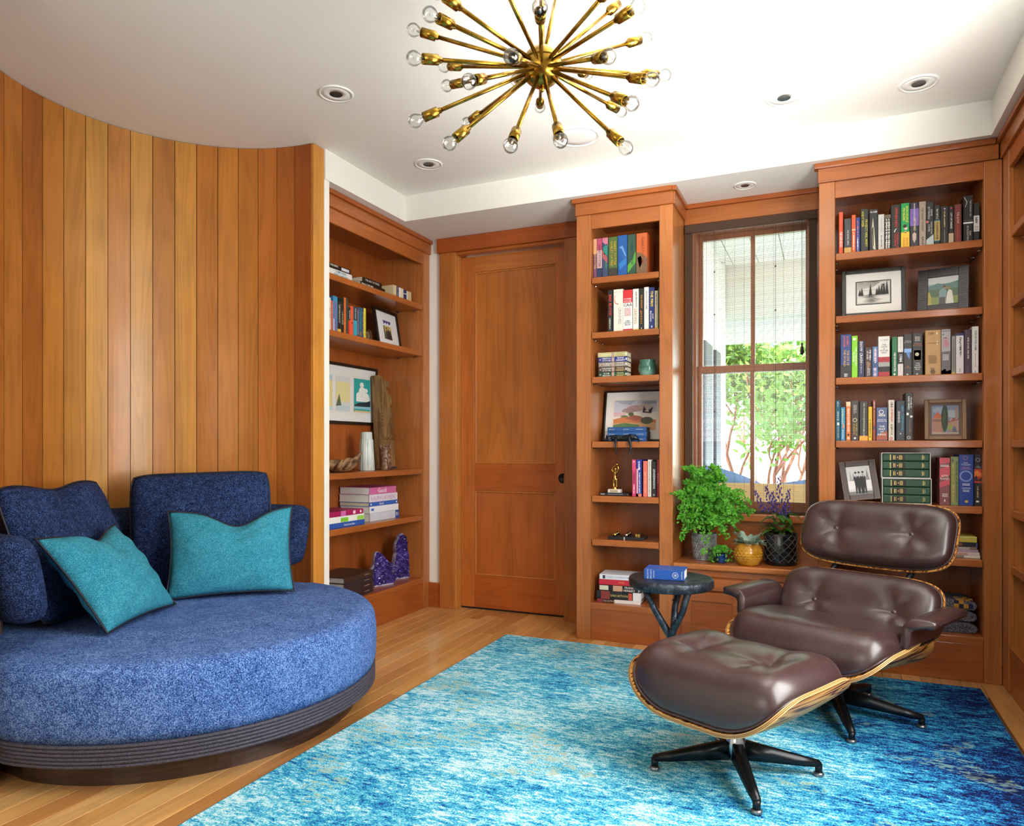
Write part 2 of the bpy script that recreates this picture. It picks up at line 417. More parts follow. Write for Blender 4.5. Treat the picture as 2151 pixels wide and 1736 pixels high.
win = bpy.data.objects.new('window_1', None); C.objects.link(win); win.location = (-0.41, 4.48, 0.735); tag(win, kind='structure')
FR = '#b27a54'
def wbx(n, *a, m=wz, col=FR, bev=0.002): return box(n, *a, m, win, bev, col)
wbx('jamb', WX0, WX0 + 0.016, 4.40, 4.56, WZ0, WZ1); wbx('jamb', WX1 - 0.016, WX1, 4.40, 4.56, WZ0, WZ1); wbx('head', WX0, WX1, 4.40, 4.56, WZ1 - 0.016, WZ1, m=wx); wbx('bottom_sill', WX0, WX1, 4.40, 4.60, WZ0, WZ0 + 0.016, m=wx)
gx0, gx1, gm0, gm1 = -0.700, -0.112, -0.418, -0.394
ZM0, ZM1, ZT, ZB = 1.570, 1.612, 2.385, 0.800
for sash_, (z0, z1, y) in enumerate(((ZM0, WZ1 - 0.016, 4.50), (WZ0 + 0.016, ZM1, 4.465))):
    zt = ZT if sash_ == 0 else ZM1 - 0.04; zb = ZM1 if sash_ == 0 else ZB
    s = box('sash', WX0 + 0.016, gx0 + 0.002, y, y + 0.035, z0, z1, wz, win, 0.002, FR)
    def sb(n, *a, m=wz):
        o = box(n, *a, m, None, 0.002, FR, loc=(0, 0, 0)); o.parent = s; o.location = -root_loc(win); return o
    sb('sash_stile', gx1 - 0.002, WX1 - 0.016, y, y + 0.035, z0, z1); sb('sash_rail', gx0, gx1, y, y + 0.035, zt, z1, m=wx); sb('sash_rail', gx0, gx1, y, y + 0.035, z0, zb, m=wx)
    sb('muntin', gm0, gm1, y + 0.003, y + 0.032, zb, zt)
    for (a, b) in ((gx0, gm0), (gm1, gx1)):
        o = box('pane', a, b, y + 0.016, y + 0.019, zb, zt, M_GLASS, None, loc=(0, 0, 0)); o.parent = s; o.location = -root_loc(win)

seat = thing('window_seat', 'built-in cherry window seat with drawers, carrying the potted plants', 'window seat', (-0.41, 4.02, 0))
def se(n, *a, m=wx, col='#b06c38', bev=0.0025, par=seat): return box(n, *a, m, par, bev, col)
se('seat_top', BX0, BX1, 3.995, 4.40, 0.450, 0.483, col='#b4733c', bev=0.008)
se('face_frame', BX0, BX1, 4.035, 4.055, 0.0, 0.449, col='#a8622f', bev=0); se('seat_apron', BX0, BX1, 4.022, 4.036, 0.412, 0.449, col='#b06a34')
for (x0, x1) in ((-0.735, -0.415), (-0.405, -0.085)):
    d = se('drawer', x0, x1, 4.018, 4.036, 0.338, 0.402, col='#b26c36')
    o = obj('knob', lathe([(0.006, 0), (0.006, 0.012), (0.013, 0.016), (0.014, 0.022), (0.008, 0.027)], 14, axis=(0, -1, 0), at=((x0 + x1) / 2, 4.018, 0.370)), M('#241a14', 0.4, 0.6), None, loc=(0, 0, 0), smooth=True); o.parent = d; o.location = -root_loc(seat)
    d = se('cabinet_door', x0, x1, 4.020, 4.036, 0.085, 0.326, col='#a8602f')
    o = box('door_panel', x0 + 0.05, x1 - 0.05, 4.024, 4.034, 0.135, 0.276, wx, None, 0.0, '#a05a2a', loc=(0, 0, 0)); o.parent = d; o.location = -root_loc(seat)
    o = obj('door_frame', boxes([(x0, x0 + 0.05, 4.014, 4.021, 0.085, 0.326), (x1 - 0.05, x1, 4.014, 4.021, 0.085, 0.326), (x0 + 0.05, x1 - 0.05, 4.014, 4.021, 0.085, 0.135), (x0 + 0.05, x1 - 0.05, 4.014, 4.021, 0.276, 0.326)], 0.001), wx, None, '#ac6632', loc=(0, 0, 0)); o.parent = d; o.location = -root_loc(seat)

# ---- recessed ceiling lights and the round ceiling speaker
def downlight(x, y, z, r, label):
    t = thing('recessed_ceiling_light', label, 'ceiling light', (x, y, z), group='recessed ceiling lights')
    wm = M('#efede6', 0.5)
    obj('trim_ring', lathe([(r, 0.0), (r, -0.004), (r * 0.86, -0.006), (r * 0.84, -0.001)], 40, cap0=False, cap1=False), wm, t, local=True, smooth=True)
    obj('inner_plate', lathe([(r * 0.83, 0.0), (r * 0.82, -0.003), (r * 0.36, -0.003), (r * 0.33, 0.004)], 40, cap0=False, cap1=False), wm, t, local=True, smooth=True)
    obj('lens', lathe([(r * 0.36, -0.0042), (r * 0.22, -0.0034), (0.001, -0.003)], 28, cap0=False, cap1=False), M('#111111', 0.25), t, local=True, smooth=True)
downlight(-2.052, 2.676, CEIL, 0.080, 'round white recessed ceiling light above the curved wood wall')
downlight(-2.080, 3.553, CEIL, 0.080, 'round white recessed ceiling light by the white corner above the recessed bookcase')
downlight(-0.182, 3.536, CEIL, 0.080, 'round white recessed ceiling light in the bright ceiling patch beside the brass chandelier')
downlight(0.372, 3.638, CEIL, 0.080, 'round white recessed ceiling light in the shaded ceiling corner over the wide bookcase')
downlight(-0.416, 4.156, SOFF, 0.060, 'small round recessed ceiling light directly above the window shade')
t = thing('ceiling_speaker', 'large plain white round disc flush in the ceiling behind the chandelier', 'speaker', (-1.185, 3.545, CEIL))
obj('grille', lathe([(0.098, -0.002), (0.094, -0.007), (0.05, -0.009), (0.001, -0.0095)], 44, cap0=False, cap1=False), M('#f1efe9', 0.6), t, local=True, smooth=True)
obj('bezel', lathe([(0.126, 0.0), (0.125, -0.005), (0.108, -0.010), (0.100, -0.001)], 44, cap0=False, cap1=False), M('#eeece5', 0.6), t, local=True, smooth=True)
# ---- wooden frames added round the two unseen area lights; solid wall behind, no openings
def added_light_frame(name, loc, bars):
    t = bpy.data.objects.new(name, None); C.objects.link(t); t.location = loc; tag(t, kind='structure')
    for b in bars: box('frame_rail', *b, wz, t, 0.003, '#b2703a')
added_light_frame('light_frame_right', (0.83, 2.05, 0.77), [(0.79, 0.86, 1.33, 1.40, 0.70, 2.34), (0.79, 0.86, 2.70, 2.718, 0.70, 2.34), (0.79, 0.86, 1.40, 2.70, 0.70, 0.77), (0.79, 0.86, 1.40, 2.70, 2.27, 2.34)])
added_light_frame('light_frame_rear', (-0.95, -1.56, 1.2), [(-2.02, -1.95, -1.60, -1.51, 1.13, 2.37), (0.05, 0.12, -1.60, -1.51, 1.13, 2.37), (-1.95, 0.05, -1.60, -1.51, 1.13, 1.20), (-1.95, 0.05, -1.60, -1.51, 2.30, 2.37)])
# ================================================================== rug
def rug_mat():
    x = NT('rug'); v = x.coords((1, 1, 1), False)
    tc = x.n('TexCoord')
    def st(sx, sy, scale, detail=4, rough=0.6, dist=0.3):
        mp = x.n('Mapping'); mp.inputs['Scale'].default_value = (sx, sy, 1); x.l(tc.outputs['Object'], mp.inputs['Vector'])
        return x.noise(mp.outputs[0], scale, detail, rough, dist)
    big = st(1.2, 1, 1.5, 3, 0.6); mid = st(0.5, 1.7, 8.0, 4, 0.7, 0.2); fine = st(0.55, 1.5, 52, 2, 0.6, 0.0); tuft = st(1, 1, 190, 1, 0.6, 0.0)
    f = x.math('ADD', x.math('MULTIPLY', big, 0.50), x.math('MULTIPLY', mid, 0.60)); f = x.math('ADD', f, x.math('MULTIPLY', fine, 0.80)); f = x.math('ADD', f, x.math('MULTIPLY', tuft, 0.65))
    # the colour gets deeper towards the far right of the rug
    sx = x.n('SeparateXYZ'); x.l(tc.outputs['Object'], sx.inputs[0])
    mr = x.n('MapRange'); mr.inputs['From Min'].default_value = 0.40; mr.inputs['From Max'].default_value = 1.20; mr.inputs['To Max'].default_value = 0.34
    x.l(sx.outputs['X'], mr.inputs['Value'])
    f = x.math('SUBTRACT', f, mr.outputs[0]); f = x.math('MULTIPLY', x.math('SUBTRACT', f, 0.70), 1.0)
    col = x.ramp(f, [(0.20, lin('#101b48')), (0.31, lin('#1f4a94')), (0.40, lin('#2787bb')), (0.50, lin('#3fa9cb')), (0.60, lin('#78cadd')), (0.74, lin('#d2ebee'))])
    och = x.math('MULTIPLY', x.math('GREATER_THAN', st(1, 1, 2.3, 2), 0.58), x.math('GREATER_THAN', fine, 0.54))
    col = x.mix(x.math('MULTIPLY', och, 0.5), col, lin('#93a078'))
    x.base(col, 0.95, 0.1); x.bump(tuft, 0.6, 0.006)
    return x.m
RX0, RX1, RY0, RY1 = -1.742, 0.645, 0.55, 3.885
rug = thing('area_rug', 'turquoise and navy mottled woven area rug on the wooden floor', 'rug', ((RX0 + RX1) / 2, (RY0 + RY1) / 2, 0))
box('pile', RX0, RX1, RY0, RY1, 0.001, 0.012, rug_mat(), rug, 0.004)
obj('edge_binding', boxes([(RX0 - 0.004, RX0 + 0.004, RY0, RY1, 0.0005, 0.010), (RX1 - 0.004, RX1 + 0.004, RY0, RY1, 0.0005, 0.010), (RX0 - 0.004, RX1 + 0.004, RY1 - 0.004, RY1 + 0.004, 0.0005, 0.010)], 0.002), M('#1f4a72', 0.9), rug)

# ================================================================== round sofa
def fabric(name, dark, mid, light, scale=170, bump=0.5, mel=0.3):
    x = NT(name); v = x.coords((1, 1, 1), True)
    n1 = x.noise(v, scale * 1.7, 1, 0.6); n2 = x.noise(v, 7, 3, 0.6); n3 = x.noise(v, scale * 0.32, 2, 0.7)
    f = x.math('ADD', x.math('MULTIPLY', n1, 0.9), x.math('MULTIPLY', n3, mel)); f = x.math('ADD', f, x.math('MULTIPLY', n2, 0.16))
    f = x.math('SUBTRACT', f, 0.03 + 0.5 * mel)
    x.base(x.ramp(f, [(0.34, lin(dark)), (0.5, lin(mid)), (0.66, lin(light))]), 0.92, 0.15)
    x.bump(n1, bump, 0.004)
    return x.m
FAB_SOFA = fabric('blue_boucle', '#203668', '#466aac', '#86a4da', 150)
FAB_DARK = fabric('navy_boucle', '#0c1630', '#1d2b4e', '#43588a', 150)
FAB_TEAL = fabric('teal_linen', '#1c6c82', '#318aa3', '#5cafc0', 210, 0.35, 0.2)
SC = Vector((-2.525, 2.262, 0)); SR = 0.800
def sofa_r(a, r):
    # nestles into the alcove at the back
    d = Vector((math.cos(a), math.sin(a)))
    off = Vector((SC.x - ALC[0], SC.y - ALC[1])); b = off.dot(d); lim = -b + math.sqrt(max(0, b * b - off.length_squared + (ALC_R - 0.018) ** 2))
    if SC.x + lim * d.x > ALC[0] + 0.02: lim = 9
    return min(r, lim * r / SR if lim < 9 else 9)
sofa = thing('round_sofa', 'large round blue boucle sofa with curved backrest in the wooden alcove', 'sofa', SC)
def ring_solid(prof, seg=96):
    V = []; Fc = []
    for (r, z) in prof:
        for k in range(seg):
            a = 2 * math.pi * k / seg; rr = sofa_r(a, r); V.append((rr * math.cos(a), rr * math.sin(a), z))
    for i in range(len(prof) - 1):
        for k in range(seg):
            k2 = (k + 1) % seg; Fc.append((i * seg + k, i * seg + k2, (i + 1) * seg + k2, (i + 1) * seg + k))
    Fc.append(tuple(range(seg - 1, -1, -1))); Fc.append(tuple((len(prof) - 1) * seg + k for k in range(seg)))
    return mesh(V, Fc)
M_PLINTH = NT('dark_wood'); _v = M_PLINTH.coords((2, 2, 30)); M_PLINTH.base(M_PLINTH.ramp(M_PLINTH.noise(_v, 3, 3), [(0.3, lin('#2a1c16')), (0.7, lin('#4a3429'))]), 0.35); M_PLINTH = M_PLINTH.m
obj('plinth', ring_solid([(0.715, 0.0), (0.718, 0.088)]), M_PLINTH, sofa, local=True, smooth=False)
# ribbed band: six cords wound round the seat
bandz = [0.090 + 0.0125 * i for i in range(7)]
prof = [(0.70, 0.0885)]
for i in range(6):
    for k in range(6):
        t_ = math.pi * k / 5; prof.append((0.795 + 0.006 * math.sin(t_), bandz[i] + 0.0125 * (1 - math.cos(t_)) / 2))
prof.append((0.70, 0.1655))
def band_mat():
    x = NT('ribbed_band'); v = x.coords((1, 1, 1), False)
    x.base(x.ramp(x.noise(v, 300, 1), [(0.35, lin('#2b2a38')), (0.7, lin('#5a5560'))]), 0.6, 0.4); return x.m
obj('ribbed_band', ring_solid(prof, 128), band_mat(), sofa, local=True, smooth=True)
prof = [(0.79, 0.165)]
for k in range(12):
    t_ = (math.pi / 2) * k / 11; prof.append((SR - 0.075 + 0.075 * math.cos(t_) ** 0.8, 0.355 + 0.062 * math.sin(t_)))
prof = [(0.792, 0.166), (0.803, 0.20), (0.806, 0.27), (SR + 0.004, 0.33)] + prof[1:] + [(0.60, 0.421), (0.35, 0.424), (0.02, 0.425)]
obj('seat_cushion', ring_solid(prof, 128), FAB_SOFA, sofa, local=True, smooth=True)
# curved backrest hovering above the seat
V = []; Fc = []; NA, NS = 72, 20
for i in range(NA + 1):
    a = R(84 + 192 * i / NA); e = min(i, NA - i) / 3.0; sc_ = math.sqrt(max(0.0, 1 - (1 - min(1, e)) ** 2)) if e < 1 else 1.0; sc_ = max(sc_, 0.12)
    for k in range(NS):
        p = 2 * math.pi * k / NS; cx_, sx_ = math.cos(p), math.sin(p)
        dr = 0.072 * sc_ * math.copysign(abs(cx_) ** 0.6, cx_); dz = 0.155 * (0.55 + 0.45 * sc_) * math.copysign(abs(sx_) ** 0.6, sx_)
        rr = 0.690 + dr - 0.03 * (dz / 0.155) * -1
        rr = min(rr, sofa_r(a, SR) - 0.004)
        V.append((rr * math.cos(a), rr * math.sin(a), 0.665 + dz))
for i in range(NA):
    for k in range(NS):
        k2 = (k + 1) % NS; Fc.append((i * NS + k, i * NS + k2, (i + 1) * NS + k2, (i + 1) * NS + k))
Fc.append(tuple(range(NS - 1, -1, -1))); Fc.append(tuple(NA * NS + k for k in range(NS)))
obj('backrest', fix_normals(mesh(V, Fc)), FAB_DARK, sofa, local=True, smooth=True)
for a in (112, 150, 210, 240):
    obj('backrest_post', tube([(0.66 * math.cos(R(a)), 0.66 * math.sin(R(a)), 0.40), (0.66 * math.cos(R(a)), 0.66 * math.sin(R(a)), 0.56)], 0.018, 10), M_PLINTH, sofa, local=True)

# ---- pillows: local x right, z up, y towards the back; local origin at the bottom edge
def pillow(name, label, wd, ht, th, m, pipe_m, loc, rot, notch=0.0, notch_u=0.0, sag=0.0, box_edge=False, pull=0.07, crn=0.0, group='sofa pillows'):
    t = thing(name, label, 'pillow', loc, rot, group)
    n = 30
    def xz(u, v):
        X = wd / 2 * u * (1 - pull * (1 - v * v)) * (1 - crn * v ** 6); Z = ht / 2 * v * (1 - pull * (1 - u * u)) * (1 - crn * u ** 6)
        if notch: Z -= notch * math.exp(-((u - notch_u) / 0.42) ** 2) * ((v + 1) / 2) ** 2
        X += sag * (v + 1) * 0.5 * (1 - (v + 1) / 2)
        return X, Z + ht / 2
    def dep(u, v):
        e = (1 - abs(u) ** 2.6) * (1 - abs(v) ** 2.6)
        d = th / 2 * max(0, e) ** (0.42 if box_edge else 0.62)
        wr_ = 0.006 * math.sin(9 * u + 4 * v) * (1 - abs(e)) * min(1, 4 * e) + 0.004 * math.sin(13 * v - 7 * u) * min(1, 3 * e)
        d += wr_
        if notch: d *= 1 - 0.35 * math.exp(-((u - notch_u) / 0.2) ** 2) * max(0, v)
        return max(d, 0)
    V = []; Fc = []; idx = {}
    for side in (-1, 1):
        for i in range(n + 1):
            for j in range(n + 1):
                u, v = -1 + 2 * i / n, -1 + 2 * j / n; edge = i in (0, n) or j in (0, n)
                if edge and side == 1: idx[(side, i, j)] = idx[(-1, i, j)]; continue
                X, Z = xz(u, v); idx[(side, i, j)] = len(V); V.append((X, side * dep(u, v), Z))
    for side in (-1, 1):
        for i in range(n):
            for j in range(n):
                q = [idx[(side, i, j)], idx[(side, i + 1, j)], idx[(side, i + 1, j + 1)], idx[(side, i, j + 1)]]
                Fc.append(tuple(q if side == -1 else q[::-1]))
    obj('cover', mesh(V, Fc), m, t, local=True, smooth=True)
    rim = [(-1 + 2 * i / n, -1) for i in range(n)] + [(1, -1 + 2 * i / n) for i in range(n)] + [(1 - 2 * i / n, 1) for i in range(n)] + [(-1, 1 - 2 * i / n) for i in range(n)]
    obj('piping', tube([(xz(u, v)[0], 0, xz(u, v)[1]) for u, v in rim], 0.0045, 6, closed=True), pipe_m, t, local=True, smooth=True)
    return t
M_PIPE = M('#191a26', 0.5)
def toward(px, py, Z): return onZ(px, py, Z)
pillow('dark_pillow', 'large navy pillow leaning on the sofa back behind the upright teal pillow', 0.64, 0.565, 0.17, FAB_DARK, M_PIPE, toward(428, 1240, 0.424) + Vector((0, 0, 0.010)), (R(-6), R(-1.5), R(42)), pull=0.01, crn=0.06, box_edge=True)
pillow('dark_pillow', 'large navy pillow slumped against the sofa back behind the tilted teal pillow', 0.66, 0.57, 0.14, FAB_DARK, M_PIPE, (-2.835, 2.07, 0.436), (R(-20), R(0), R(112)), pull=0.01, crn=0.06, box_edge=True, notch=0.03)
pillow('teal_pillow', 'teal linen pillow standing upright with a chopped dent in its top edge', 0.56, 0.415, 0.16, FAB_TEAL, M_PIPE, toward(486, 1256, 0.424) + Vector((0, 0, 0.010)), (R(-20), R(-1), R(42)), notch=0.075, notch_u=0.10)
pillow('teal_pillow', 'teal linen pillow balanced on its corner, dark piping running down its near edge', 0.50, 0.44, 0.17, FAB_TEAL, M_PIPE, (-2.51, 2.045, 0.436), (R(-38), R(0), R(112)), notch=0.05, notch_u=0.2)
# ================================================================== lounge chair and ottoman
def leather():
    x = NT('brown_leather'); v = x.coords((1, 1, 1), True)
    a = x.noise(v, 300, 1, 0.6); b = x.noise(v, 16, 1)
    x.base(x.mix(b, lin('#332120'), lin('#432e2f')), 0.34, 0.5)
    x.bump(a, 0.10, 0.003)
    x.b.inputs['Coat Weight'].default_value = 0.4; x.b.inputs['Coat Roughness'].default_value = 0.22
    return x.m
LEATHER = leather()
def veneer():
    x = NT('rosewood_veneer'); v = x.coords((1.0, 14, 14), False)
    n = x.noise(v, 1.3, 2, 0.5, 0.5); st = x.math('SINE', x.math('MULTIPLY', n, 58.0)); st = x.math('ADD', x.math('MULTIPLY', st, 0.5), 0.5)
    col = x.ramp(st, [(0.0, lin('#451f0c')), (0.16, lin('#8f5220')), (0.45, lin('#c9843a')), (1.0, lin('#dca256'))])
    x.base(col, 0.42, 0.25); return x.m
VENEER = veneer()
M_PLY = M('#cfa56a', 0.45); M_BASE = M('#17191d', 0.32, 0.4); M_ALU = M('#b9bcc0', 0.2, 1.0)
FACE = R(244)
def panel_pair(root, mp, hs, ht, n_exp, thick, buttons, shell_extra=0.012, shell_t=0.012, crown=1.0, name='cushion', folds=1.0, inset=0.0, NR=26, NP=96):
    """A leather cushion on a moulded plywood shell; mp(p, q, h) maps panel coordinates (across, along, off the panel) to local space."""
    def sup(phi):
        c_, s_ = math.cos(phi), math.sin(phi)
        return math.copysign(abs(c_) ** (2 / n_exp), c_), math.copysign(abs(s_) ** (2 / n_exp), s_)
    def height(p, q, r):
        h = thick * max(0.0, 1 - r ** 5) ** 0.42 * crown
        dd = 0
        for (bp, bq) in buttons:
            dx, dy = p - bp, q - bq; d = math.hypot(dx, dy); an = math.atan2(dy, dx)
            dd += 0.034 * math.exp(-(d / 0.045) ** 1.2) + folds * 0.0055 * math.exp(-(d / 0.13) ** 1.6) * math.cos(5 * an + 9 * bp + 1.3) * min(1, d / 0.03)
        dd += 0.0022 * folds * math.sin(34 * p + 6 * q) * min(1, 3 * (1 - r)) * (r ** 2)
        return max(h - dd, 0.004 if r < 1 else 0)
    V = []; Fc = []
    V.append(mp(0, 0, height(0, 0, 0)))
    for i in range(1, NR + 1):
        r = math.sin(math.pi / 2 * i / NR) if True else i / NR
        for k in range(NP):
            a, b = sup(2 * math.pi * k / NP); p, q = r * a * hs, r * b * ht
            V.append(mp(p, q, height(p, q, r)))
    ins = len(V)
    for k in range(NP):   # underside
        a, b = sup(2 * math.pi * k / NP); V.append(mp(a * hs * 0.97, b * ht * 0.97, -0.003))
    for k in range(NP):
        k2 = (k + 1) % NP; Fc.append((0, 1 + k, 1 + k2))
        for i in range(NR - 1): Fc.append((1 + i * NP + k, 1 + (i + 1) * NP + k, 1 + (i + 1) * NP + k2, 1 + i * NP + k2))
        Fc.append((1 + (NR - 1) * NP + k, ins + k, ins + k2, 1 + (NR - 1) * NP + k2))
    cu = obj(name, fix_normals(mesh(V, Fc)), LEATHER, root, local=True, smooth=True)
    rim = [mp(a * hs, b * ht, 0.003) for a, b in (sup(2 * math.pi * k / NP) for k in range(NP))]
    obj('welt', tube(rim, 0.0045, 6, closed=True), LEATHER, cu, local=True, smooth=True)
    for (bp, bq) in buttons:
        c0 = Vector(mp(bp, bq, height(bp, bq, 0.3) + 0.002)); up = (Vector(mp(bp, bq, 0.1)) - Vector(mp(bp, bq, 0.0))).normalized()
        obj('button', lathe([(0.011, -0.003), (0.0115, 0.001), (0.009, 0.005), (0.004, 0.0068), (0.0005, 0.007)], 16, axis=up, at=c0, cap1=False), LEATHER, cu, local=True, smooth=True)
    # shell
    V = []; Fc = []; mi = []
    NS = 22
    eh, et = hs + shell_extra, ht + shell_extra
    for side, hh in ((0, -0.004), (1, -0.004 - shell_t)):
        V.append(mp(0, 0, hh))
        for i in range(1, NS + 1):
            r = i / NS
            for k in range(NP):
                a, b = sup(2 * math.pi * k / NP); V.append(mp(r * a * eh, r * b * et, hh))
    st = 1 + NS * NP
    for side in (0, 1):
        o = side * st
        for k in range(NP):
            k2 = (k + 1) % NP
            Fc.append((o, o + 1 + k, o + 1 + k2) if side == 0 else (o, o + 1 + k2, o + 1 + k)); mi.append(0)
            for i in range(NS - 1):
                q = (o + 1 + i * NP + k, o + 1 + (i + 1) * NP + k, o + 1 + (i + 1) * NP + k2, o + 1 + i * NP + k2)
                Fc.append(q if side == 0 else q[::-1]); mi.append(0)
    for k in range(NP):
        k2 = (k + 1) % NP; a = 1 + (NS - 1) * NP
        Fc.append((a + k, st + a + k, st + a + k2, a + k2)); mi.append(1)
    me = mesh(V, Fc); me.polygons.foreach_set('material_index', mi)
    sh = obj('plywood_shell', me, [VENEER, M_PLY], root, local=True)
    for f_, m_ in ((0.33, '#8a5a30'), (0.66, '#8a5a30')):
        rim = [mp(a * (eh + 0.0004), b * (et + 0.0004), -0.004 - shell_t * f_) for a, b in (sup(2 * math.pi * k / NP) for k in range(NP))]
        obj('ply_line', tube(rim, 0.0010, 4, closed=True), M(m_, 0.5), sh, local=True)
    return cu
def star_base(root, n, rad, a0, hub_z, post_z, name='base'):
    for i in range(n):
        a = a0 + 2 * math.pi * i / n; d = Vector((math.cos(a), math.sin(a), 0)); s_ = Vector((-d.y, d.x, 0))
        V = []; Fc = []
        for t_, (w_, top, h_) in ((0.08, (0.021, hub_z, 0.062)), (0.40, (0.019, hub_z - (hub_z - 0.050) * 0.36, 0.046)), (0.80, (0.016, hub_z - (hub_z - 0.050) * 0.80, 0.028)), (1.0, (0.013, 0.050, 0.018))):
            c = d * (rad * t_)
            V += [c + s_ * w_ + Vector((0, 0, top - h_)), c - s_ * w_ + Vector((0, 0, top - h_)), c - s_ * w_ * 0.85 + Vector((0, 0, top)), c + s_ * w_ * 0.85 + Vector((0, 0, top))]
        for j in range(3):
            for k in range(4):
                k2 = (k + 1) % 4; Fc.append((4 * j + k, 4 * j + k2, 4 * j + 4 + k2, 4 * j + 4 + k))
        Fc += [(3, 2, 1, 0), (12, 13, 14, 15)]
        me = fix_normals(mesh(V, Fc)); bm = bmesh.new(); bm.from_mesh(me); bmesh.ops.bevel(bm, geom=list(bm.edges), offset=0.003, segments=2, affect='EDGES', clamp_overlap=True)
        leg = obj('leg', bm, M_BASE, root, local=True, smooth=True)
        c = d * (rad * 0.975)
        obj('foot', lathe([(0.012, 0.014), (0.012, 0.040)], 14, at=c), M_BASE, leg, local=True, smooth=True)
        obj('glide', lathe([(0.016, 0.0005), (0.018, 0.004), (0.017, 0.010), (0.012, 0.014)], 16, at=c), M('#8c8f94', 0.3, 0.9), leg, local=True, smooth=True)
    obj('hub', lathe([(0.030, hub_z - 0.062), (0.033, hub_z - 0.03), (0.032, hub_z + 0.004), (0.026, hub_z + 0.012), (0.025, hub_z + 0.035), (0.021, hub_z + 0.040)], 24), M_ALU, root, local=True, smooth=True)
    obj('post', lathe([(0.017, hub_z + 0.03), (0.017, post_z)], 20), M_BASE, root, local=True, smooth=True)
RUGT = 0.012
# ---- ottoman: local x = facing direction (u), local -y = viewer's right (v)
ot = thing('ottoman', 'brown leather ottoman with two buttons on a moulded rosewood shell and black star base', 'ottoman', (-0.284, 2.544, RUGT), (0, 0, FACE), None)
def trough(p, p0, r):
    """Cross-section of a moulded shell: flat in the middle, sides bent up on a radius. Returns across, up and the inward normal."""
    s_ = math.copysign(1, p); ph = max(0.0, (abs(p) - p0) / r)
    return s_ * (min(abs(p), p0) + r * math.sin(ph)), r * (1 - math.cos(ph)), -s_ * math.sin(ph), math.cos(ph)
def mp_ot(p, q, h):
    v, w_, nx, nz = trough(p, 0.085, 0.225); w_ += 0.238 + 0.012 * (q / 0.265) ** 2
    if h < 0: return (q, v + h * nx, w_ + h * nz - RUGT)
    return (q, v + h * nx * 0.30, w_ + h * (0.35 + 0.65 * nz) - RUGT)
panel_pair(ot, mp_ot, 0.345, 0.258, 4.2, 0.188, [(-0.145, 0.02), (0.145, 0.02)], shell_extra=0.010, shell_t=0.013, folds=1.5)
star_base(ot, 4, 0.280, R(45), 0.112, 0.226)

# ---- lounge chair
ch = thing('lounge_chair', 'brown leather lounge chair with rosewood shells, padded arms and buttoned headrest', 'chair', (0.03, 3.29, RUGT), (0, 0, FACE))
def mp_tilt(u0, w0, al, curl):
    ca, sa = math.cos(al), math.sin(al)
    def f(p, q, h):
        off = h + curl * p * p
        return (u0 - q * sa + off * ca, p, w0 + q * ca + off * sa - RUGT)
    return f
head = mp_tilt(-0.402, 0.724, R(24), 0.26); back = mp_tilt(-0.215, 0.425, R(29), 0.28)
hc = panel_pair(ch, head, 0.330, 0.149, 4.2, 0.072, [(-0.165, 0.0), (0.165, 0.0)], name='headrest_cushion', shell_extra=0.009)
bc = panel_pair(ch, back, 0.335, 0.150, 4.0, 0.075, [(-0.17, -0.015), (0.17, -0.015)], name='backrest_cushion', shell_extra=0.009)
def mp_seat(p, q, h):
    # q along u (front +), p across; the sides stand up more steeply towards the back
    rear = max(0.0, min(1.0, (0.24 - q) / 0.46)); rear = rear * rear * (3 - 2 * rear)
    v, w_, nx, nz = trough(p, 0.145, 0.235 - 0.095 * rear); w_ += 0.240 + 0.052 * (q + 0.27) / 0.54 - 0.02 * max(0, (q - 0.16) / 0.11) ** 2
    v *= 1 + 0.12 * rear
    if h < 0: return (q + 0.085, v + h * nx, w_ + h * nz - RUGT)
    return (q + 0.085, v + h * nx * 0.30, w_ + h * (0.35 + 0.65 * nz) - RUGT)
panel_pair(ch, mp_seat, 0.356, 0.270, 4.2, 0.160, [], name='seat_cushion', shell_extra=0.012, shell_t=0.013)
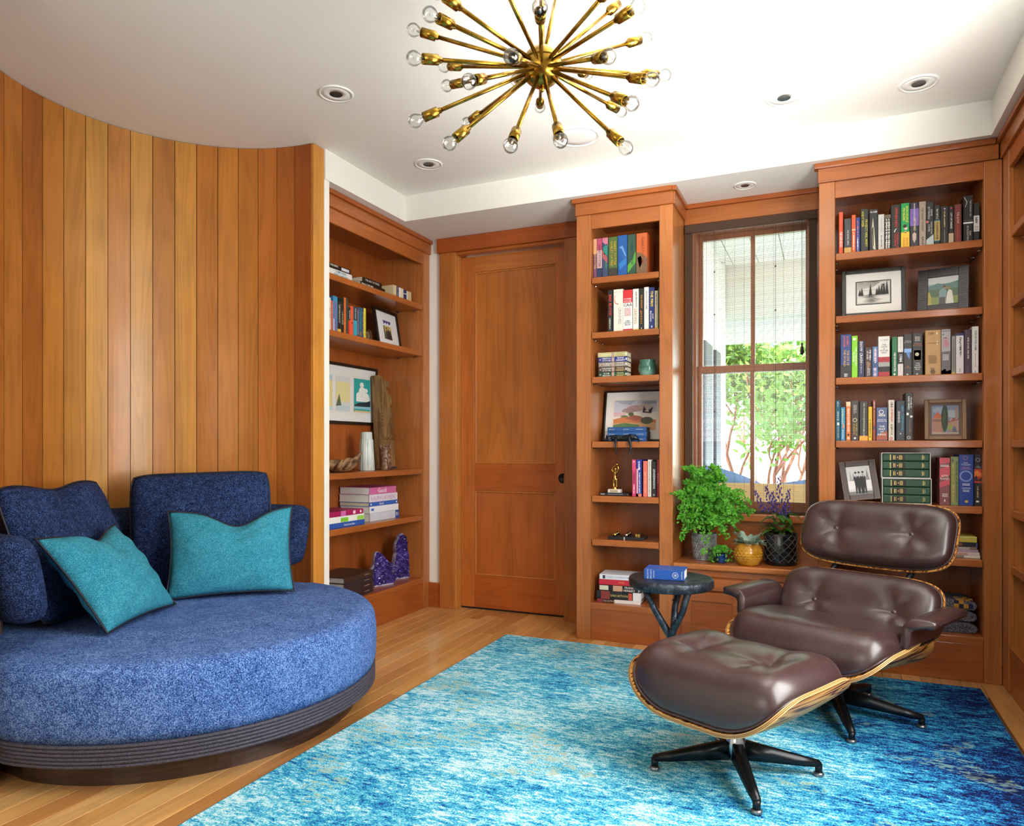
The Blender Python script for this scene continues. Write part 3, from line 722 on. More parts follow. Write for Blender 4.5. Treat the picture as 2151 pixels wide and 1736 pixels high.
# crease buttons on the seat are hidden; arms: an upside-down L of padded leather
for sgn in (-1, 1):
    sec = []   # cross-section in (v outwards, w)
    K = 9
    outer = [(0.318, 0.372), (0.322, 0.43)]
    for k in range(K): t_ = math.pi / 2 * k / (K - 1); outer.append((0.322 + 0.055 * (1 - math.cos(t_)), 0.440 + 0.055 * math.sin(t_)))
    outer += [(0.415, 0.496), (0.440, 0.490)]
    inner = [(0.438, 0.466), (0.40, 0.462)]
    for k in range(K): t_ = math.pi / 2 * (1 - k / (K - 1)); inner.append((0.356 + 0.030 * (1 - math.cos(t_)), 0.428 + 0.030 * math.sin(t_)))
    inner += [(0.354, 0.39), (0.345, 0.368)]
    loop = outer + inner; n = len(loop); cvx = sum(a for a, b in loop) / n; cwx = sum(b for a, b in loop) / n
    stations = [(-0.190, 0.80), (-0.186, 0.92), (-0.172, 0.99), (-0.10, 1.0), (0.06, 1.0), (0.124, 0.99), (0.138, 0.92), (0.142, 0.80)]
    V = []; Fc = []
    for (u, sc_) in stations:
        for (a, b) in loop:
            V.append((u + 0.02 - (b - 0.44) * 0.15, -sgn * (cvx + (a - cvx) * (0.5 + 0.5 * sc_)) * 1.0, cwx + (b - cwx) * sc_ - RUGT))
    for i in range(len(stations) - 1):
        for k in range(n):
            k2 = (k + 1) % n; Fc.append((i * n + k, i * n + k2, (i + 1) * n + k2, (i + 1) * n + k))
    Fc.append(tuple(range(n - 1, -1, -1))); Fc.append(tuple((len(stations) - 1) * n + k for k in range(n)))
    arm = obj('armrest', fix_normals(mesh(V, Fc)), LEATHER, ch, local=True, smooth=True)
    obj('seam', tube([(u + 0.02, -sgn * 0.4415, 0.480 - RUGT) for u in (-0.15, -0.05, 0.05, 0.10)], 0.003, 6), LEATHER, arm, local=True)
    obj('arm_bracket', boxes([(-0.09, 0.05, min(-sgn * 0.330, -sgn * 0.350), max(-sgn * 0.330, -sgn * 0.350), 0.355, 0.41)], 0.004), M_BASE, ch, local=True)
for sgn in (-1, 1):   # black spines joining headrest and back
    p_ = sgn * 0.165
    pts = [head(p_, q, -0.03) for q in (0.05, -0.08, -0.15)] + [back(p_, q, -0.03) for q in (0.14, 0.0, -0.10)]
    obj('back_brace', tube(pts, 0.014, 8), M_BASE, ch, local=True, smooth=True)
ca = []
star_base(ch, 5, 0.324, R(36), 0.112, 0.212)
obj('seat_plate', boxes([(-0.08, 0.10, -0.09, 0.09, 0.188, 0.212)], 0.006), M_BASE, ch, local=True)

# ================================================================== side table of cast bronze branches
tb = thing('side_table', 'round dark bronze side table on crossed branch legs beside the ottoman', 'side table', (-0.655, 3.300, RUGT))
def bronze():
    x = NT('cast_bronze'); v = x.coords((1, 1, 1), False); a = x.noise(v, 30, 5, 0.65, 0.6); b = x.noise(v, 90, 3)
    x.base(x.ramp(a, [(0.3, lin('#23262c')), (0.55, lin('#454d58')), (0.75, lin('#6d7480'))]), 0.38, 0.5, 0.75); x.bump(a, 0.8, 0.006); return x.m
BRONZE = bronze()
TZ = 0.526
obj('tabletop', lathe([(0.165, TZ - 0.046), (0.184, TZ - 0.044), (0.190, TZ - 0.036), (0.191, TZ - 0.010), (0.187, TZ - 0.002), (0.180, TZ), (0.10, TZ + 0.0005), (0.002, TZ + 0.0005)], 56, at=(-0.655, 3.300, 0), wob=lambda a, h: 1 + 0.008 * math.sin(3 * a) + 0.005 * math.sin(11 * a + 40 * h)), BRONZE, tb, smooth=True)
for k, a in enumerate((188, 80, 318)):
    d = Vector((math.cos(R(a)), math.sin(R(a)), 0)); b = Vector((-0.655, 3.300, 0)); e = Vector((-d.y, d.x, 0))
    pts = [b + d * 0.125 + Vector((0, 0, TZ - 0.045)), b + d * 0.075 + e * 0.008 + Vector((0, 0, 0.38)), b + d * 0.022 + e * -0.006 + Vector((0, 0, 0.285)), b - d * 0.03 + e * 0.006 + Vector((0, 0, 0.20)), b - d * 0.095 + Vector((0, 0, 0.09)), b - d * 0.155 + Vector((0, 0, RUGT + 0.018))]
    leg = obj('leg', tube(pts, [0.015, 0.0145, 0.017, 0.0155, 0.015, 0.017], 10), BRONZE, tb, smooth=True)
    for f_, s_ in ((0.45, 1), (0.7, -1)):
        q = pts[0].lerp(pts[2], f_); o = obj('twig_stub', tube([q, q + e * 0.026 * s_ + Vector((0, 0, 0.012))], [0.007, 0.004], 7), BRONZE, None, loc=(0, 0, 0)); o.parent = leg; o.location = -root_loc(tb)

# ================================================================== brass sputnik chandelier
def brass():
    x = NT('aged_brass'); v = x.coords((1, 1, 1), True); a = x.noise(v, 22, 4, 0.6, 0.5)
    x.base(x.ramp(a, [(0.3, lin('#6e5320')), (0.5, lin('#a9822f')), (0.75, lin('#c9a552'))]), 0.24, 0.5, 1.0); return x.m
BRASS = brass()
CH = Vector((-0.728, 1.865, 2.181))
lamp = thing('chandelier', 'brass sputnik chandelier with many bare clear bulbs hanging from the ceiling', 'chandelier', CH)
obj('sphere', join([ellipsoid_data((0, 0, 0), 0.057, 0.057, 0.057, 28, 18)]), BRASS, lamp, local=True, smooth=True)
obj('equator_seam', lathe([(0.0573, 0.010), (0.0583, 0.0115), (0.0573, 0.013)], 40, cap0=False, cap1=False), M('#5c4418', 0.35, 1.0), lamp, local=True, smooth=True)
obj('finial', lathe([(0.004, -0.056), (0.007, -0.060), (0.007, -0.066), (0.003, -0.070)], 14), BRASS, lamp, local=True, smooth=True)
obj('ceiling_rod', lathe([(0.007, 0.05), (0.007, CEIL - CH.z - 0.02), (0.055, CEIL - CH.z - 0.018), (0.06, CEIL - CH.z - 0.001)], 18), BRASS, lamp, local=True, smooth=True)
LB = 0.385
# bulb positions seen from the camera: (dx, dy) in tenths of a pixel-metre at the lamp's distance; sign: towards (+) or away (-) from the camera
arms = [(-770, -360, 1), (-885, -253, -1), (-882, -58, 1), (-673, -2, -1), (-210, -68, 1), (-655, 132, -1), (-502, 103, 1), (-872, 375, 1), (-515, 390, -1), (-637, 530, 1), (-215, 545, 1), (130, 510, 1),
        (-13, 280, -1), (580, 560, 1), (550, 310, -1), (620, 255, 1), (760, 90, 1), (850, 60, -1), (460, -70, 1), (720, -195, -1), (660, -415, 1), (-12, -410, 1), (560, -460, -1), (-720, -520, 1), (-300, -640, 1), (130, -640, -1), (520, -600, 1), (-180, 95, -1), (320, 50, -1)]
fwd = Vector((-_s, _c, 0)); rgt = Vector((_c, _s, 0)); upv = Vector((0, 0, 1))
los = (CH - Vector((0, 0, CAM_H))).normalized()
k_ = 2.0 / (3.309 * F_PX)
sock_me = bulb_me = None
for (dx, dy, sg) in arms:
    # walk along the ray through the bulb until it lies LB from the ball
    px, py = 1138 + dx / 3.309, 140 + dy / 3.309
    d = ray(px, py); o0 = Vector((0, 0, CAM_H)) - CH
    A = d.dot(d); B = 2 * o0.dot(d); Cc = o0.dot(o0) - LB * LB; disc = B * B - 4 * A * Cc
    tt = (-B - sg * math.sqrt(disc)) / (2 * A) if disc > 0 else -B / (2 * A)
    v = (o0 + d * tt); v = v.normalized() * LB
    if v.z > CEIL - CH.z - 0.03: continue
    nrm = v.normalized(); rot = Vector((0, 0, 1)).rotation_difference(nrm)
    def put(nm, me, par):
        o = bpy.data.objects.new(nm, me); C.objects.link(o); o.parent = par; return o
    if sock_me is None:
        rod_me = lathe([(0.0056, 0.05), (0.0056, LB - 0.070)], 10); sock_me = lathe([(0.008, LB - 0.074), (0.008, LB - 0.066), (0.0135, LB - 0.064), (0.0135, LB - 0.022), (0.0115, LB - 0.022), (0.0115, LB - 0.03)], 16)
        bulb_me = join([lathe_data([(0.007, LB - 0.030), (0.0085, LB - 0.020), (0.013, LB - 0.012), (0.0185, LB - 0.002), (0.0188, LB + 0.006), (0.015, LB + 0.015), (0.008, LB + 0.021), (0.0005, LB + 0.0225)], 16, cap0=False, cap1=False)])
        fil_me = join([lathe_data([(0.0035, LB - 0.028), (0.003, LB - 0.010), (0.001, LB - 0.006)], 8), tube_data([(0.004, 0, LB), (0, 0.001, LB + 0.004), (-0.004, 0, LB)], 0.0006, 5)])
        for me_, m_ in ((rod_me, BRASS), (sock_me, BRASS), (bulb_me, M_BULB), (fil_me, M('#d8d4cc', 0.2, 0.6))):
            me_.materials.append(m_); me_.polygons.foreach_set('use_smooth', [True] * len(me_.polygons))
    arm = put('arm', rod_me, lamp); arm.rotation_mode = 'QUATERNION'; arm.rotation_quaternion = rot
    put('socket', sock_me, arm); put('bulb', bulb_me, arm); put('filament', fil_me, arm)
# ================================================================== woven roman shade
shade = thing('roman_shade', 'see-through woven roman shade with brown edge bands in front of the window', 'window shade', (-0.413, 4.345, 2.44))
SX0, SX1, SZ0, SZ1, SYY = -0.772, -0.052, 0.742, 2.41, 4.338
M_REED = M('#6b5138', 0.7); M_BIND = M('#4a3526', 0.85); M_CORD = M('#3a2e26', 0.7)
box('valance', SX0 - 0.003, SX1 + 0.003, 4.318, 4.334, 2.392, 2.438, M_BIND, shade, 0.002)
rz = []; z = SZ0 + 0.01
rnd = random.Random(3)
while z < SZ1:
    h = rnd.choice((0.0008, 0.0010, 0.0013)); rz.append((SX0 + 0.03, SX1 - 0.03, SYY - 0.0006, SYY + 0.0006, z, z + h)); z += 0.0052
rd = obj('woven_reeds', boxes(rz), M_REED, shade); rd['kind'] = 'stuff'
for (a, b) in ((SX0, SX0 + 0.040), (SX1 - 0.040, SX1)):
    box('edge_binding', a, b, SYY - 0.002, SYY + 0.002, SZ0, SZ1, M_BIND, shade)
box('hem_bar', SX0 + 0.04, SX1 - 0.04, SYY - 0.003, SYY + 0.001, SZ0, SZ0 + 0.014, M_BIND, shade, 0.001)
for i in range(12):
    x = SX0 + 0.04 + (SX1 - SX0 - 0.08) * (i + 0.5) / 12
    obj('warp_thread', tube([(x, SYY - 0.001, SZ0 + 0.01), (x, SYY - 0.001, SZ1)], 0.0008, 4), M_CORD, shade)
for x in (-0.605, -0.268):
    cd_ = obj('lift_cord', tube([(x, SYY - 0.004, SZ0 + 0.02), (x, SYY - 0.004, 2.40)], 0.0012, 5), M_CORD, shade)
    for z in (1.05, 1.33, 1.62, 1.90, 2.15):
        o = obj('ring', lathe([(0.004, -0.001), (0.0048, 0), (0.004, 0.001)], 10, axis=(0, 1, 0), at=(x, SYY - 0.005, z)), M_CORD, None, loc=(0, 0, 0)); o.parent = cd_; o.location = -root_loc(shade)
pc = obj('pull_cord', tube([(-0.128, 4.322, 1.70), (-0.128, 4.322, 2.40)], 0.0014, 5), M_CORD, shade)
o = obj('tassel', lathe([(0.002, 0.0), (0.006, -0.006), (0.004, -0.016), (0.008, -0.026), (0.0095, -0.050), (0.006, -0.066), (0.001, -0.069)], 14, at=(-0.128, 4.322, 1.705)), M('#1c1512', 0.5), None, loc=(0, 0, 0), smooth=True); o.parent = pc; o.location = -root_loc(shade)

# ================================================================== plants on the window seat
SEATZ = 0.4835
def leafmat(name, a, b, rough=0.5):
    x = NT(name); v = x.coords((1, 1, 1), False)
    x.base(x.ramp(x.noise(v, 30, 2), [(0.3, lin(a)), (0.7, lin(b))]), rough, 0.4)
    try: x.b.inputs['Subsurface Weight'].default_value = 0.0
    except Exception: pass
    tr = x.n('BsdfTranslucent'); tr.inputs[0].default_value = (*lin(b), 1); mx = x.n('MixShader'); mx.inputs[0].default_value = 0.35
    x.l(x.b.outputs[0], mx.inputs[1]); x.l(tr.outputs[0], mx.inputs[2]); x.l(mx.outputs[0], x.out.inputs['Surface'])
    return x.m
G_FERN = leafmat('fern_green', '#2c7d1c', '#74c238'); G_SAGE = leafmat('silver_leaf', '#7e9a88', '#b4c8b4', 0.8); G_SALV = leafmat('salvia_leaf', '#2c5a1e', '#5c8c30'); M_STEM = M('#2a2018', 0.6); M_SOIL = M('#241a12', 0.95)
def pot_at(px, py): return onZ(px, py, SEATZ)
def fan(V, Fc, c, nrm, up, s):
    r = up.cross(nrm).normalized(); o = len(V); V.append(c - up * s * 0.5)
    for a in (-62, -32, -8, 8, 32, 62):
        k = s * (0.95 if abs(a) > 10 else 0.88); V.append(c - up * s * 0.5 + (up * math.cos(R(a)) + r * math.sin(R(a))) * k + nrm * s * 0.10 * math.cos(R(a * 2)))
    for i in range(1, 6): Fc.append((o, o + i, o + i + 1))
# ---- maidenhair fern
fp = Vector((-0.640, 4.175, SEATZ)); fr = thing('potted_fern', 'lush bright green maidenhair fern in a grey woven-texture pot', 'potted plant', fp)
def pot_mat(name, a, b, scale, bump, rough=0.45, kind='wave', metal=0.0):
    x = NT(name); v = x.coords((1, 1, 1), False); n = x.noise(v, scale, 3)
    x.base(x.ramp(n, [(0.35, lin(a)), (0.65, lin(b))]), rough, 0.5, metal); x.bump(n, bump, 0.004); return x.m
PM = pot_mat('grey_glaze', '#6f6c6c', '#9aa0a4', 30, 0.5)
obj('pot', lathe([(0.050, 0.0), (0.053, 0.004), (0.055, 0.01), (0.070, 0.142), (0.071, 0.150), (0.066, 0.152), (0.063, 0.135), (0.0, 0.132)], 40, cap1=False), PM, fr, local=True, smooth=True)
rl = []
for i in range(8):
    for k in range(26):
        a = 2 * math.pi * (k + 0.5 * (i % 2)) / 26; z = 0.018 + 0.0155 * i; r = 0.0555 + 0.0148 * (z / 0.145)
        rl.append(ellipsoid_data((r * math.cos(a), r * math.sin(a), z), 0.0035, 0.0035, 0.009, 6, 4))
tx = obj('woven_relief', join(rl), PM, fr, local=True, smooth=True); tx['kind'] = 'stuff'
obj('saucer', lathe([(0.058, 0.0002), (0.060, 0.006), (0.054, 0.008)], 40), PM, fr, local=True, smooth=True)
obj('soil', lathe([(0.064, 0.130), (0.001, 0.134)], 24, cap0=False, cap1=False), M_SOIL, fr, local=True)
rnd = random.Random(11); V = []; Fc = []; ST = []
for i in range(190):
    a = rnd.uniform(0, 2 * math.pi); reach = rnd.uniform(0.06, 0.27); hgt = rnd.uniform(0.16, 0.42) * (1.15 - reach * 1.6); d = Vector((math.cos(a), math.sin(a) * 0.85 - 0.10, 0))
    p0 = Vector((rnd.uniform(-0.03, 0.03), rnd.uniform(-0.03, 0.03), 0.13)); pts = []
    droop = rnd.uniform(0.0, 0.13) * (reach / 0.2)
    for k in range(9):
        t_ = k / 8; pts.append(p0 + d * reach * t_ ** 1.1 + Vector((0, 0, hgt * math.sin(min(1, t_ * 1.15) * math.pi / 2) - droop * t_ ** 2.6)))
    ok = all((fp + p).y < 4.325 and ((fp + p).x > -0.765 or (fp + p).y < 3.985) for p in pts)
    if not ok: continue
    ST.append(tube_data(pts, [0.0010] * 9, 4, caps=False))
    for k in range(3, 9):
        for q in range(15):
            sd = Vector((-d.y, d.x, 0)).normalized() * rnd.choice((-1, 1)); L = rnd.uniform(0.004, 0.045) * (1.15 - k / 10)
            c = pts[k] + sd * L + (pts[k] - pts[k - 1]) * rnd.uniform(-0.5, 0.5) + Vector((rnd.uniform(-.006, .006), rnd.uniform(-.006, .006), rnd.uniform(-0.016, 0.008)))
            w_ = fp + c
            if w_.y > 4.325 or (w_.x < -0.765 and w_.y > 3.985) or (math.hypot(w_.x + 0.392, w_.y - 4.075) < 0.10 and w_.z < 0.70): continue
            nrm = (Vector((rnd.uniform(-.6, .6), -0.75 + rnd.uniform(-.5, .5), 0.55 + rnd.uniform(-.4, .4)))).normalized(); up = nrm.orthogonal().normalized(); up.rotate(Matrix.Rotation(rnd.uniform(0, 6.28), 3, nrm))
            fan(V, Fc, c, nrm, up, rnd.uniform(0.0075, 0.0135))
f1 = obj('fronds', mesh(V, Fc), G_FERN, fr, local=True); f1['kind'] = 'stuff'
f2 = obj('stems', join(ST), M_STEM, fr, local=True); f2['kind'] = 'stuff'
# ---- little trailing plant
lp = Vector((-0.535, 4.085, SEATZ)); t = thing('trailing_plant', 'tiny trailing green plant in a small cobalt blue glazed pot', 'potted plant', lp)
obj('pot', lathe([(0.024, 0.0), (0.030, 0.008), (0.034, 0.03), (0.033, 0.045), (0.034, 0.050), (0.031, 0.050), (0.029, 0.042), (0.0, 0.040)], 28, cap1=False), pot_mat('cobalt_glaze', '#0e2450', '#1c3f7c', 20, 0.1, 0.15), t, local=True, smooth=True)
V = []; Fc = []; ST = []; rnd = random.Random(5)
for i in range(26):
    a = rnd.uniform(0, 6.28); reach = rnd.uniform(0.02, 0.075); d = Vector((math.cos(a), math.sin(a) * 0.7 - 0.15, 0)); dr = rnd.uniform(0.0, 0.07) if reach > 0.04 else 0
    pts = [Vector((0, 0, 0.044)) + d * reach * k / 6 + Vector((0, 0, 0.045 * math.sin(math.pi * k / 7) - dr * (k / 6) ** 2)) for k in range(7)]
    pts = [p if p.z > 0.006 else Vector((p.x, p.y, 0.006)) for p in pts]
    ST.append(tube_data(pts, [0.0009] * 7, 4, caps=False))
    for k in range(1, 7):
        for q in range(2):
            nrm = Vector((rnd.uniform(-.5, .5), -0.8, 0.6 + rnd.uniform(-.4, .4))).normalized(); up = nrm.orthogonal().normalized(); up.rotate(Matrix.Rotation(rnd.uniform(0, 6.28), 3, nrm))
            c = pts[k] + Vector((rnd.uniform(-.008, .008), rnd.uniform(-.008, .008), rnd.uniform(-.002, .008))); c.z = max(c.z, 0.012); fan(V, Fc, c, nrm, up, rnd.uniform(0.008, 0.013))
o = obj('leaves', mesh(V, Fc), G_FERN, t, local=True); o['kind'] = 'stuff'; o = obj('stems', join(ST), G_SALV, t, local=True); o['kind'] = 'stuff'
# ---- silver-leaved plant in the mustard pot
mpz = Vector((-0.392, 4.075, SEATZ)); t = thing('silver_leaf_plant', 'pale silver-green ruffled plant in a round mustard yellow glazed pot', 'potted plant', mpz)
MU = pot_mat('mustard_glaze', '#a8701c', '#cf9530', 24, 0.25, 0.18)
obj('pot', lathe([(0.048, 0.0), (0.056, 0.006), (0.070, 0.035), (0.075, 0.060), (0.070, 0.090), (0.058, 0.108), (0.055, 0.114), (0.058, 0.120), (0.054, 0.121), (0.051, 0.112), (0.0, 0.108)], 44, cap1=False), MU, t, local=True, smooth=True)
rl = []
for i in range(6):
    z = 0.024 + 0.0135 * i; r = 0.0705 - 0.0005 * abs(i - 2.6) ** 2.6 if i < 5 else 0.063
    for k in range(20):
        a = 2 * math.pi * (k + 0.5 * (i % 2)) / 20; rr = [0.0648, 0.0705, 0.0742, 0.0738, 0.0700, 0.0640][i]
        rl.append(tube_data([((rr) * math.cos(a - 0.13), rr * math.sin(a - 0.13), z), ((rr + 0.0012) * math.cos(a), (rr + 0.0012) * math.sin(a), z + 0.008), (rr * math.cos(a + 0.13), rr * math.sin(a + 0.13), z)], 0.0022, 5))
o = obj('chevron_relief', join(rl), MU, t, local=True, smooth=True); o['kind'] = 'stuff'
rnd = random.Random(8); n_l = 0
for i in range(34):
    a = rnd.uniform(0, 6.28); el = rnd.uniform(0.15, 1.35); L = rnd.uniform(0.065, 0.115); d = Vector((math.cos(a) * math.cos(el), math.sin(a) * math.cos(el), math.sin(el))); side = d.cross(Vector((0, 0, 1))).normalized(); nn = side.cross(d)
    V = []; Fc = []; base = Vector((0.02 * math.cos(a), 0.02 * math.sin(a), 0.108)); ph = rnd.uniform(0, 6)
    for k in range(8):
        t_ = k / 7; wdt = 0.022 * math.sin(math.pi * (0.12 + 0.86 * t_)) ** 0.8; c = base + d * L * t_ - Vector((0, 0, 0.030 * t_ * t_))
        for s_ in (-1, 0, 1): V.append(c + side * wdt * s_ + nn * (0.006 * abs(s_) * (1 + 0.9 * math.sin(5 * t_ * 3 + ph + s_))))
    for k in range(7):
        for j in range(2): q = k * 3 + j; Fc.append((q, q + 1, q + 4, q + 3))
    obj('leaf', mesh(V, Fc), G_SAGE, t, local=True, smooth=True)
# ---- salvia in the black patterned pot
bpz = Vector((-0.232, 4.170, SEATZ)); t = thing('potted_salvia', 'dark green leafy plant with purple flower spikes in a black patterned pot', 'potted plant', bpz)
obj('pot', lathe([(0.080, 0.0), (0.084, 0.004), (0.086, 0.02), (0.087, 0.168), (0.085, 0.172), (0.081, 0.170), (0.080, 0.158), (0.0, 0.155)], 48, cap1=False), pot_mat('black_glaze', '#101114', '#22252a', 16, 0.1, 0.16), t, local=True, smooth=True)
rl = []
for i in range(7):
    for k in range(12):
        a = 2 * math.pi * (k + 0.5 * (i % 2)) / 12; z = 0.022 + 0.021 * i; r = 0.0868
        for sg in (-1, 1):
            rl.append(tube_data([(r * math.cos(a), r * math.sin(a), z), (r * math.cos(a + sg * 0.13), r * math.sin(a + sg * 0.13), z + 0.013), (r * math.cos(a + sg * 0.25), r * math.sin(a + sg * 0.25), z + 0.018)], 0.0011, 4))
o = obj('line_pattern', join(rl), M('#6a6a66', 0.35), t, local=True); o['kind'] = 'stuff'
rnd = random.Random(21)
for i in range(44):
    a = rnd.uniform(0, 6.28); el = rnd.uniform(0.1, 1.2); L = rnd.uniform(0.05, 0.085); h0 = rnd.uniform(0.16, 0.27); d = Vector((math.cos(a) * math.cos(el), math.sin(a) * math.cos(el) * 0.9, math.sin(el) * 0.8)); side = d.cross(Vector((0, 0, 1))).normalized(); nn = side.cross(d)
    base = Vector((0.035 * math.cos(a), 0.035 * math.sin(a), h0)); V = []; Fc = []
    if (bpz + base + d * L).y > 4.32: continue
    for k in range(7):
        t_ = k / 6; wdt = 0.019 * math.sin(math.pi * (0.08 + 0.9 * t_)) ** 0.9; c = base + d * L * t_ - Vector((0, 0, 0.045 * t_ * t_))
        for s_ in (-1, 0, 1): V.append(c + side * wdt * s_ + nn * 0.005 * abs(s_))
    for k in range(6):
        for j in range(2): q = k * 3 + j; Fc.append((q, q + 1, q + 4, q + 3))
    obj('leaf', mesh(V, Fc), G_SALV, t, local=True, smooth=True)
PUR = M('#4b3a86', 0.6)
for i, (px, ptop) in enumerate(((1609, 1022), (1636, 1002), (1657, 1030), (1586, 1032), (1622, 1035), (1648, 1060))):
    tip = onY(px, ptop, 4.15 + 0.02 * (i % 3)) - bpz; b = Vector((tip.x * 0.35, 0.01, 0.20)); pts = [b.lerp(tip, k / 5) + Vector((0, 0, 0.012 * math.sin(math.pi * k / 5))) for k in range(6)]
    sp = obj('flower_spike', tube(pts, 0.0014, 5), M('#3a3050', 0.6), t, local=True); P = []
    for k in range(22):
        f_ = 0.42 + 0.58 * k / 21; c = b.lerp(tip, f_); a = k * 2.4; rr = 0.013 * (1.15 - (k / 21)) + 0.004
        P.append(ellipsoid_data(c + Vector((math.cos(a) * rr, math.sin(a) * rr, rnd.uniform(-.002, .002))), 0.0055 * (1.1 - 0.5 * k / 21), 0.0055 * (1.1 - 0.5 * k / 21), 0.0075, 6, 4))
    o = obj('florets', join(P), PUR, sp, local=True, smooth=True); o['kind'] = 'stuff'

# ================================================================== outside the window: covered porch and garden
def bmatl(name, col, sc): 
    x = NT(name); v = x.coords(sc, False); x.base(x.mix(x.noise(v, 3, 3), tuple(a * 0.85 for a in lin(col)), lin(col)), 0.7, 0.3); return x.m
gnd = box('exterior_ground', -14, 14, 4.8, 26, -0.25, -0.15, bmatl('lawn', '#9aa684', (2, 2, 2))); tag(gnd, kind='structure')
deck = box('porch_floor', -3.5, 3.0, 4.62, 8.0, -0.15, -0.03, bmatl('deck', '#c9bba6', (1, 10, 1))); tag(deck, kind='structure')
roof = obj('porch_roof', boxes([(-4.0, 3.2, 4.62, 8.1, 2.98, 3.06)]), M('#e2ded6', 0.7)); tag(roof, kind='structure')
for i in range(30):
    o = box('ceiling_board', -3.98 + i * 0.24, -3.98 + (i + 1) * 0.24 - 0.006, 4.63, 7.55, 2.955, 2.98, M('#e9e6e0', 0.7), roof, 0.003, seg=1)
o = box('beam', -4.0, 3.2, 7.5, 7.75, 2.42, 2.955, M('#cfccc4', 0.7), roof); o = box('fascia', -4.0, 3.2, 7.92, 7.98, 2.22, 2.60, M('#e6e1d8', 0.7), roof)
wing = box('house_wing_wall', -2.6, -0.96, 6.05, 7.45, -0.1, 2.955, M('#dcdad6', 0.8)); tag(wing, kind='structure')
for (a, b) in ((6.15, 6.55), (6.80, 7.10)):
    box('shutter', -0.965, -0.93, a, b, 0.9, 2.02, M('#565a60', 0.6), wing, 0.004)
box('corner_trim', -1.0, -0.935, 7.36, 7.48, -0.1, 2.95, M('#efedea', 0.7), wing)
# outdoor sofa: two slate blue cushions on a wooden bench
os_ = thing('outdoor_sofa', 'outdoor bench sofa with blue-grey cushions seen through the window shade', 'sofa', (-0.40, 5.75, -0.03))
box('bench_frame', -0.95, 0.35, 5.45, 6.0, 0.30, 0.40, M('#b08a58', 0.6), os_, 0.01)
for x in (-0.92, 0.28):
    for y in (5.47, 5.92): box('leg', x, x + 0.06, y, y + 0.06, -0.03, 0.30, M('#b08a58', 0.6), os_, 0.004)
box('back_rail', -0.95, 0.35, 5.42, 5.47, 0.40, 0.86, M('#b8925c', 0.6), os_, 0.01)
def bulge(x0, x1, z0, z1, y0, y1, dip):
    V = []; Fc = []; n = 16
    for s_ in (0, 1):
        for i in range(n + 1):
            for j in range(n + 1):
                u, v = -1 + 2 * i / n, -1 + 2 * j / n; e = max(0, (1 - u ** 4) * (1 - v ** 4)) ** 0.5
                top = z1 - dip * (u if dip > 0 else -u) * 0.5 * 0 - abs(dip) * ((1 + (u if dip > 0 else -u)) / 2) ** 1.5
                V.append((x0 + (x1 - x0) * i / n, (y0 + y1) / 2 + (s_ * 2 - 1) * (y1 - y0) / 2 * e, z0 + (top - z0) * j / n))
    q = (n + 1) ** 2
    for s_ in (0, 1):
        for i in range(n):
            for j in range(n): a = s_ * q + i * (n + 1) + j; Fc.append((a, a + n + 1, a + n + 2, a + 1) if s_ == 0 else (a, a + 1, a + n + 2, a + n + 1))
    return mesh(V, Fc)
BL = M('#5f7896', 0.9)
obj('back_cushion', bulge(-0.86, -0.42, 0.46, 0.985, 5.48, 5.66, 0.14), BL, os_, smooth=True); obj('back_cushion', bulge(-0.44, 0.25, 0.46, 0.93, 5.50, 5.68, -0.10), BL, os_, smooth=True)
box('seat_cushion', -0.90, 0.30, 5.47, 5.98, 0.40, 0.52, BL, os_, 0.03)
# garden shrubs with reddish branches
G_T1 = leafmat('shrub_leaf', '#4f7a2c', '#86a846', 0.4); G_T2 = leafmat('shrub_leaf_blue', '#466c50', '#7a9c84', 0.4)
def shrub(label, bx, by, seed, nl, lm, spread=1.0, h=3.1):
    t = thing('garden_tree', label, 'tree', (bx, by, -0.2), group='garden trees'); rnd = random.Random(seed); tips = []; BR = []
    def grow(p, d, L, r, lev):
        pts = [p]; 
        for k in range(4):
            d = (d + Vector((rnd.uniform(-.25, .25), rnd.uniform(-.25, .25), rnd.uniform(-.05, .2)))).normalized(); pts.append(pts[-1] + d * L / 4)
        BR.append(tube_data(pts, [r * (1 - 0.10 * k) for k in range(5)], 6, caps=False))
        if lev >= 2: tips.extend(pts[2:])
        if lev < 4:
            for q in range(3 if lev < 2 else 2):
                d2 = (d + Vector((rnd.uniform(-1, 1), rnd.uniform(-1, 1), rnd.uniform(-.3, .6))) * 0.75 * spread).normalized(); grow(pts[rnd.choice((2, 3, 4))], d2, L * 0.72, r * 0.62, lev + 1)
    for q in range(3): grow(Vector((rnd.uniform(-.15, .15), rnd.uniform(-.15, .15), 0)), Vector((rnd.uniform(-.5, .5), rnd.uniform(-.4, .4), 1)).normalized(), h * 0.42, 0.034, 0)
    b_ = obj('branches', join(BR), M('#8a5038', 0.7), t, local=True, smooth=True); V = []; Fc = []
    for i in range(nl):
        c = rnd.choice(tips) + Vector((rnd.gauss(0, .16), rnd.gauss(0, .16), rnd.gauss(0, .14))); nrm = Vector((rnd.gauss(0, 1), rnd.gauss(0, 1) - 0.4, rnd.gauss(0, 1) + .5)).normalized(); up = nrm.orthogonal().normalized(); up.rotate(Matrix.Rotation(rnd.uniform(0, 6.28), 3, nrm)); r_ = up.cross(nrm); s_ = rnd.uniform(0.04, 0.075); o0 = len(V)
        V += [c - up * s_, c + r_ * s_ * 0.42, c + up * s_, c - r_ * s_ * 0.42]; Fc.append((o0, o0 + 1, o0 + 2, o0 + 3))
    o = obj('foliage', mesh(V, Fc), lm, t, local=True); o['kind'] = 'stuff'
shrub('leafy garden tree with reddish branches behind the window mullion', -0.85, 9.8, 4, 8500, G_T1)
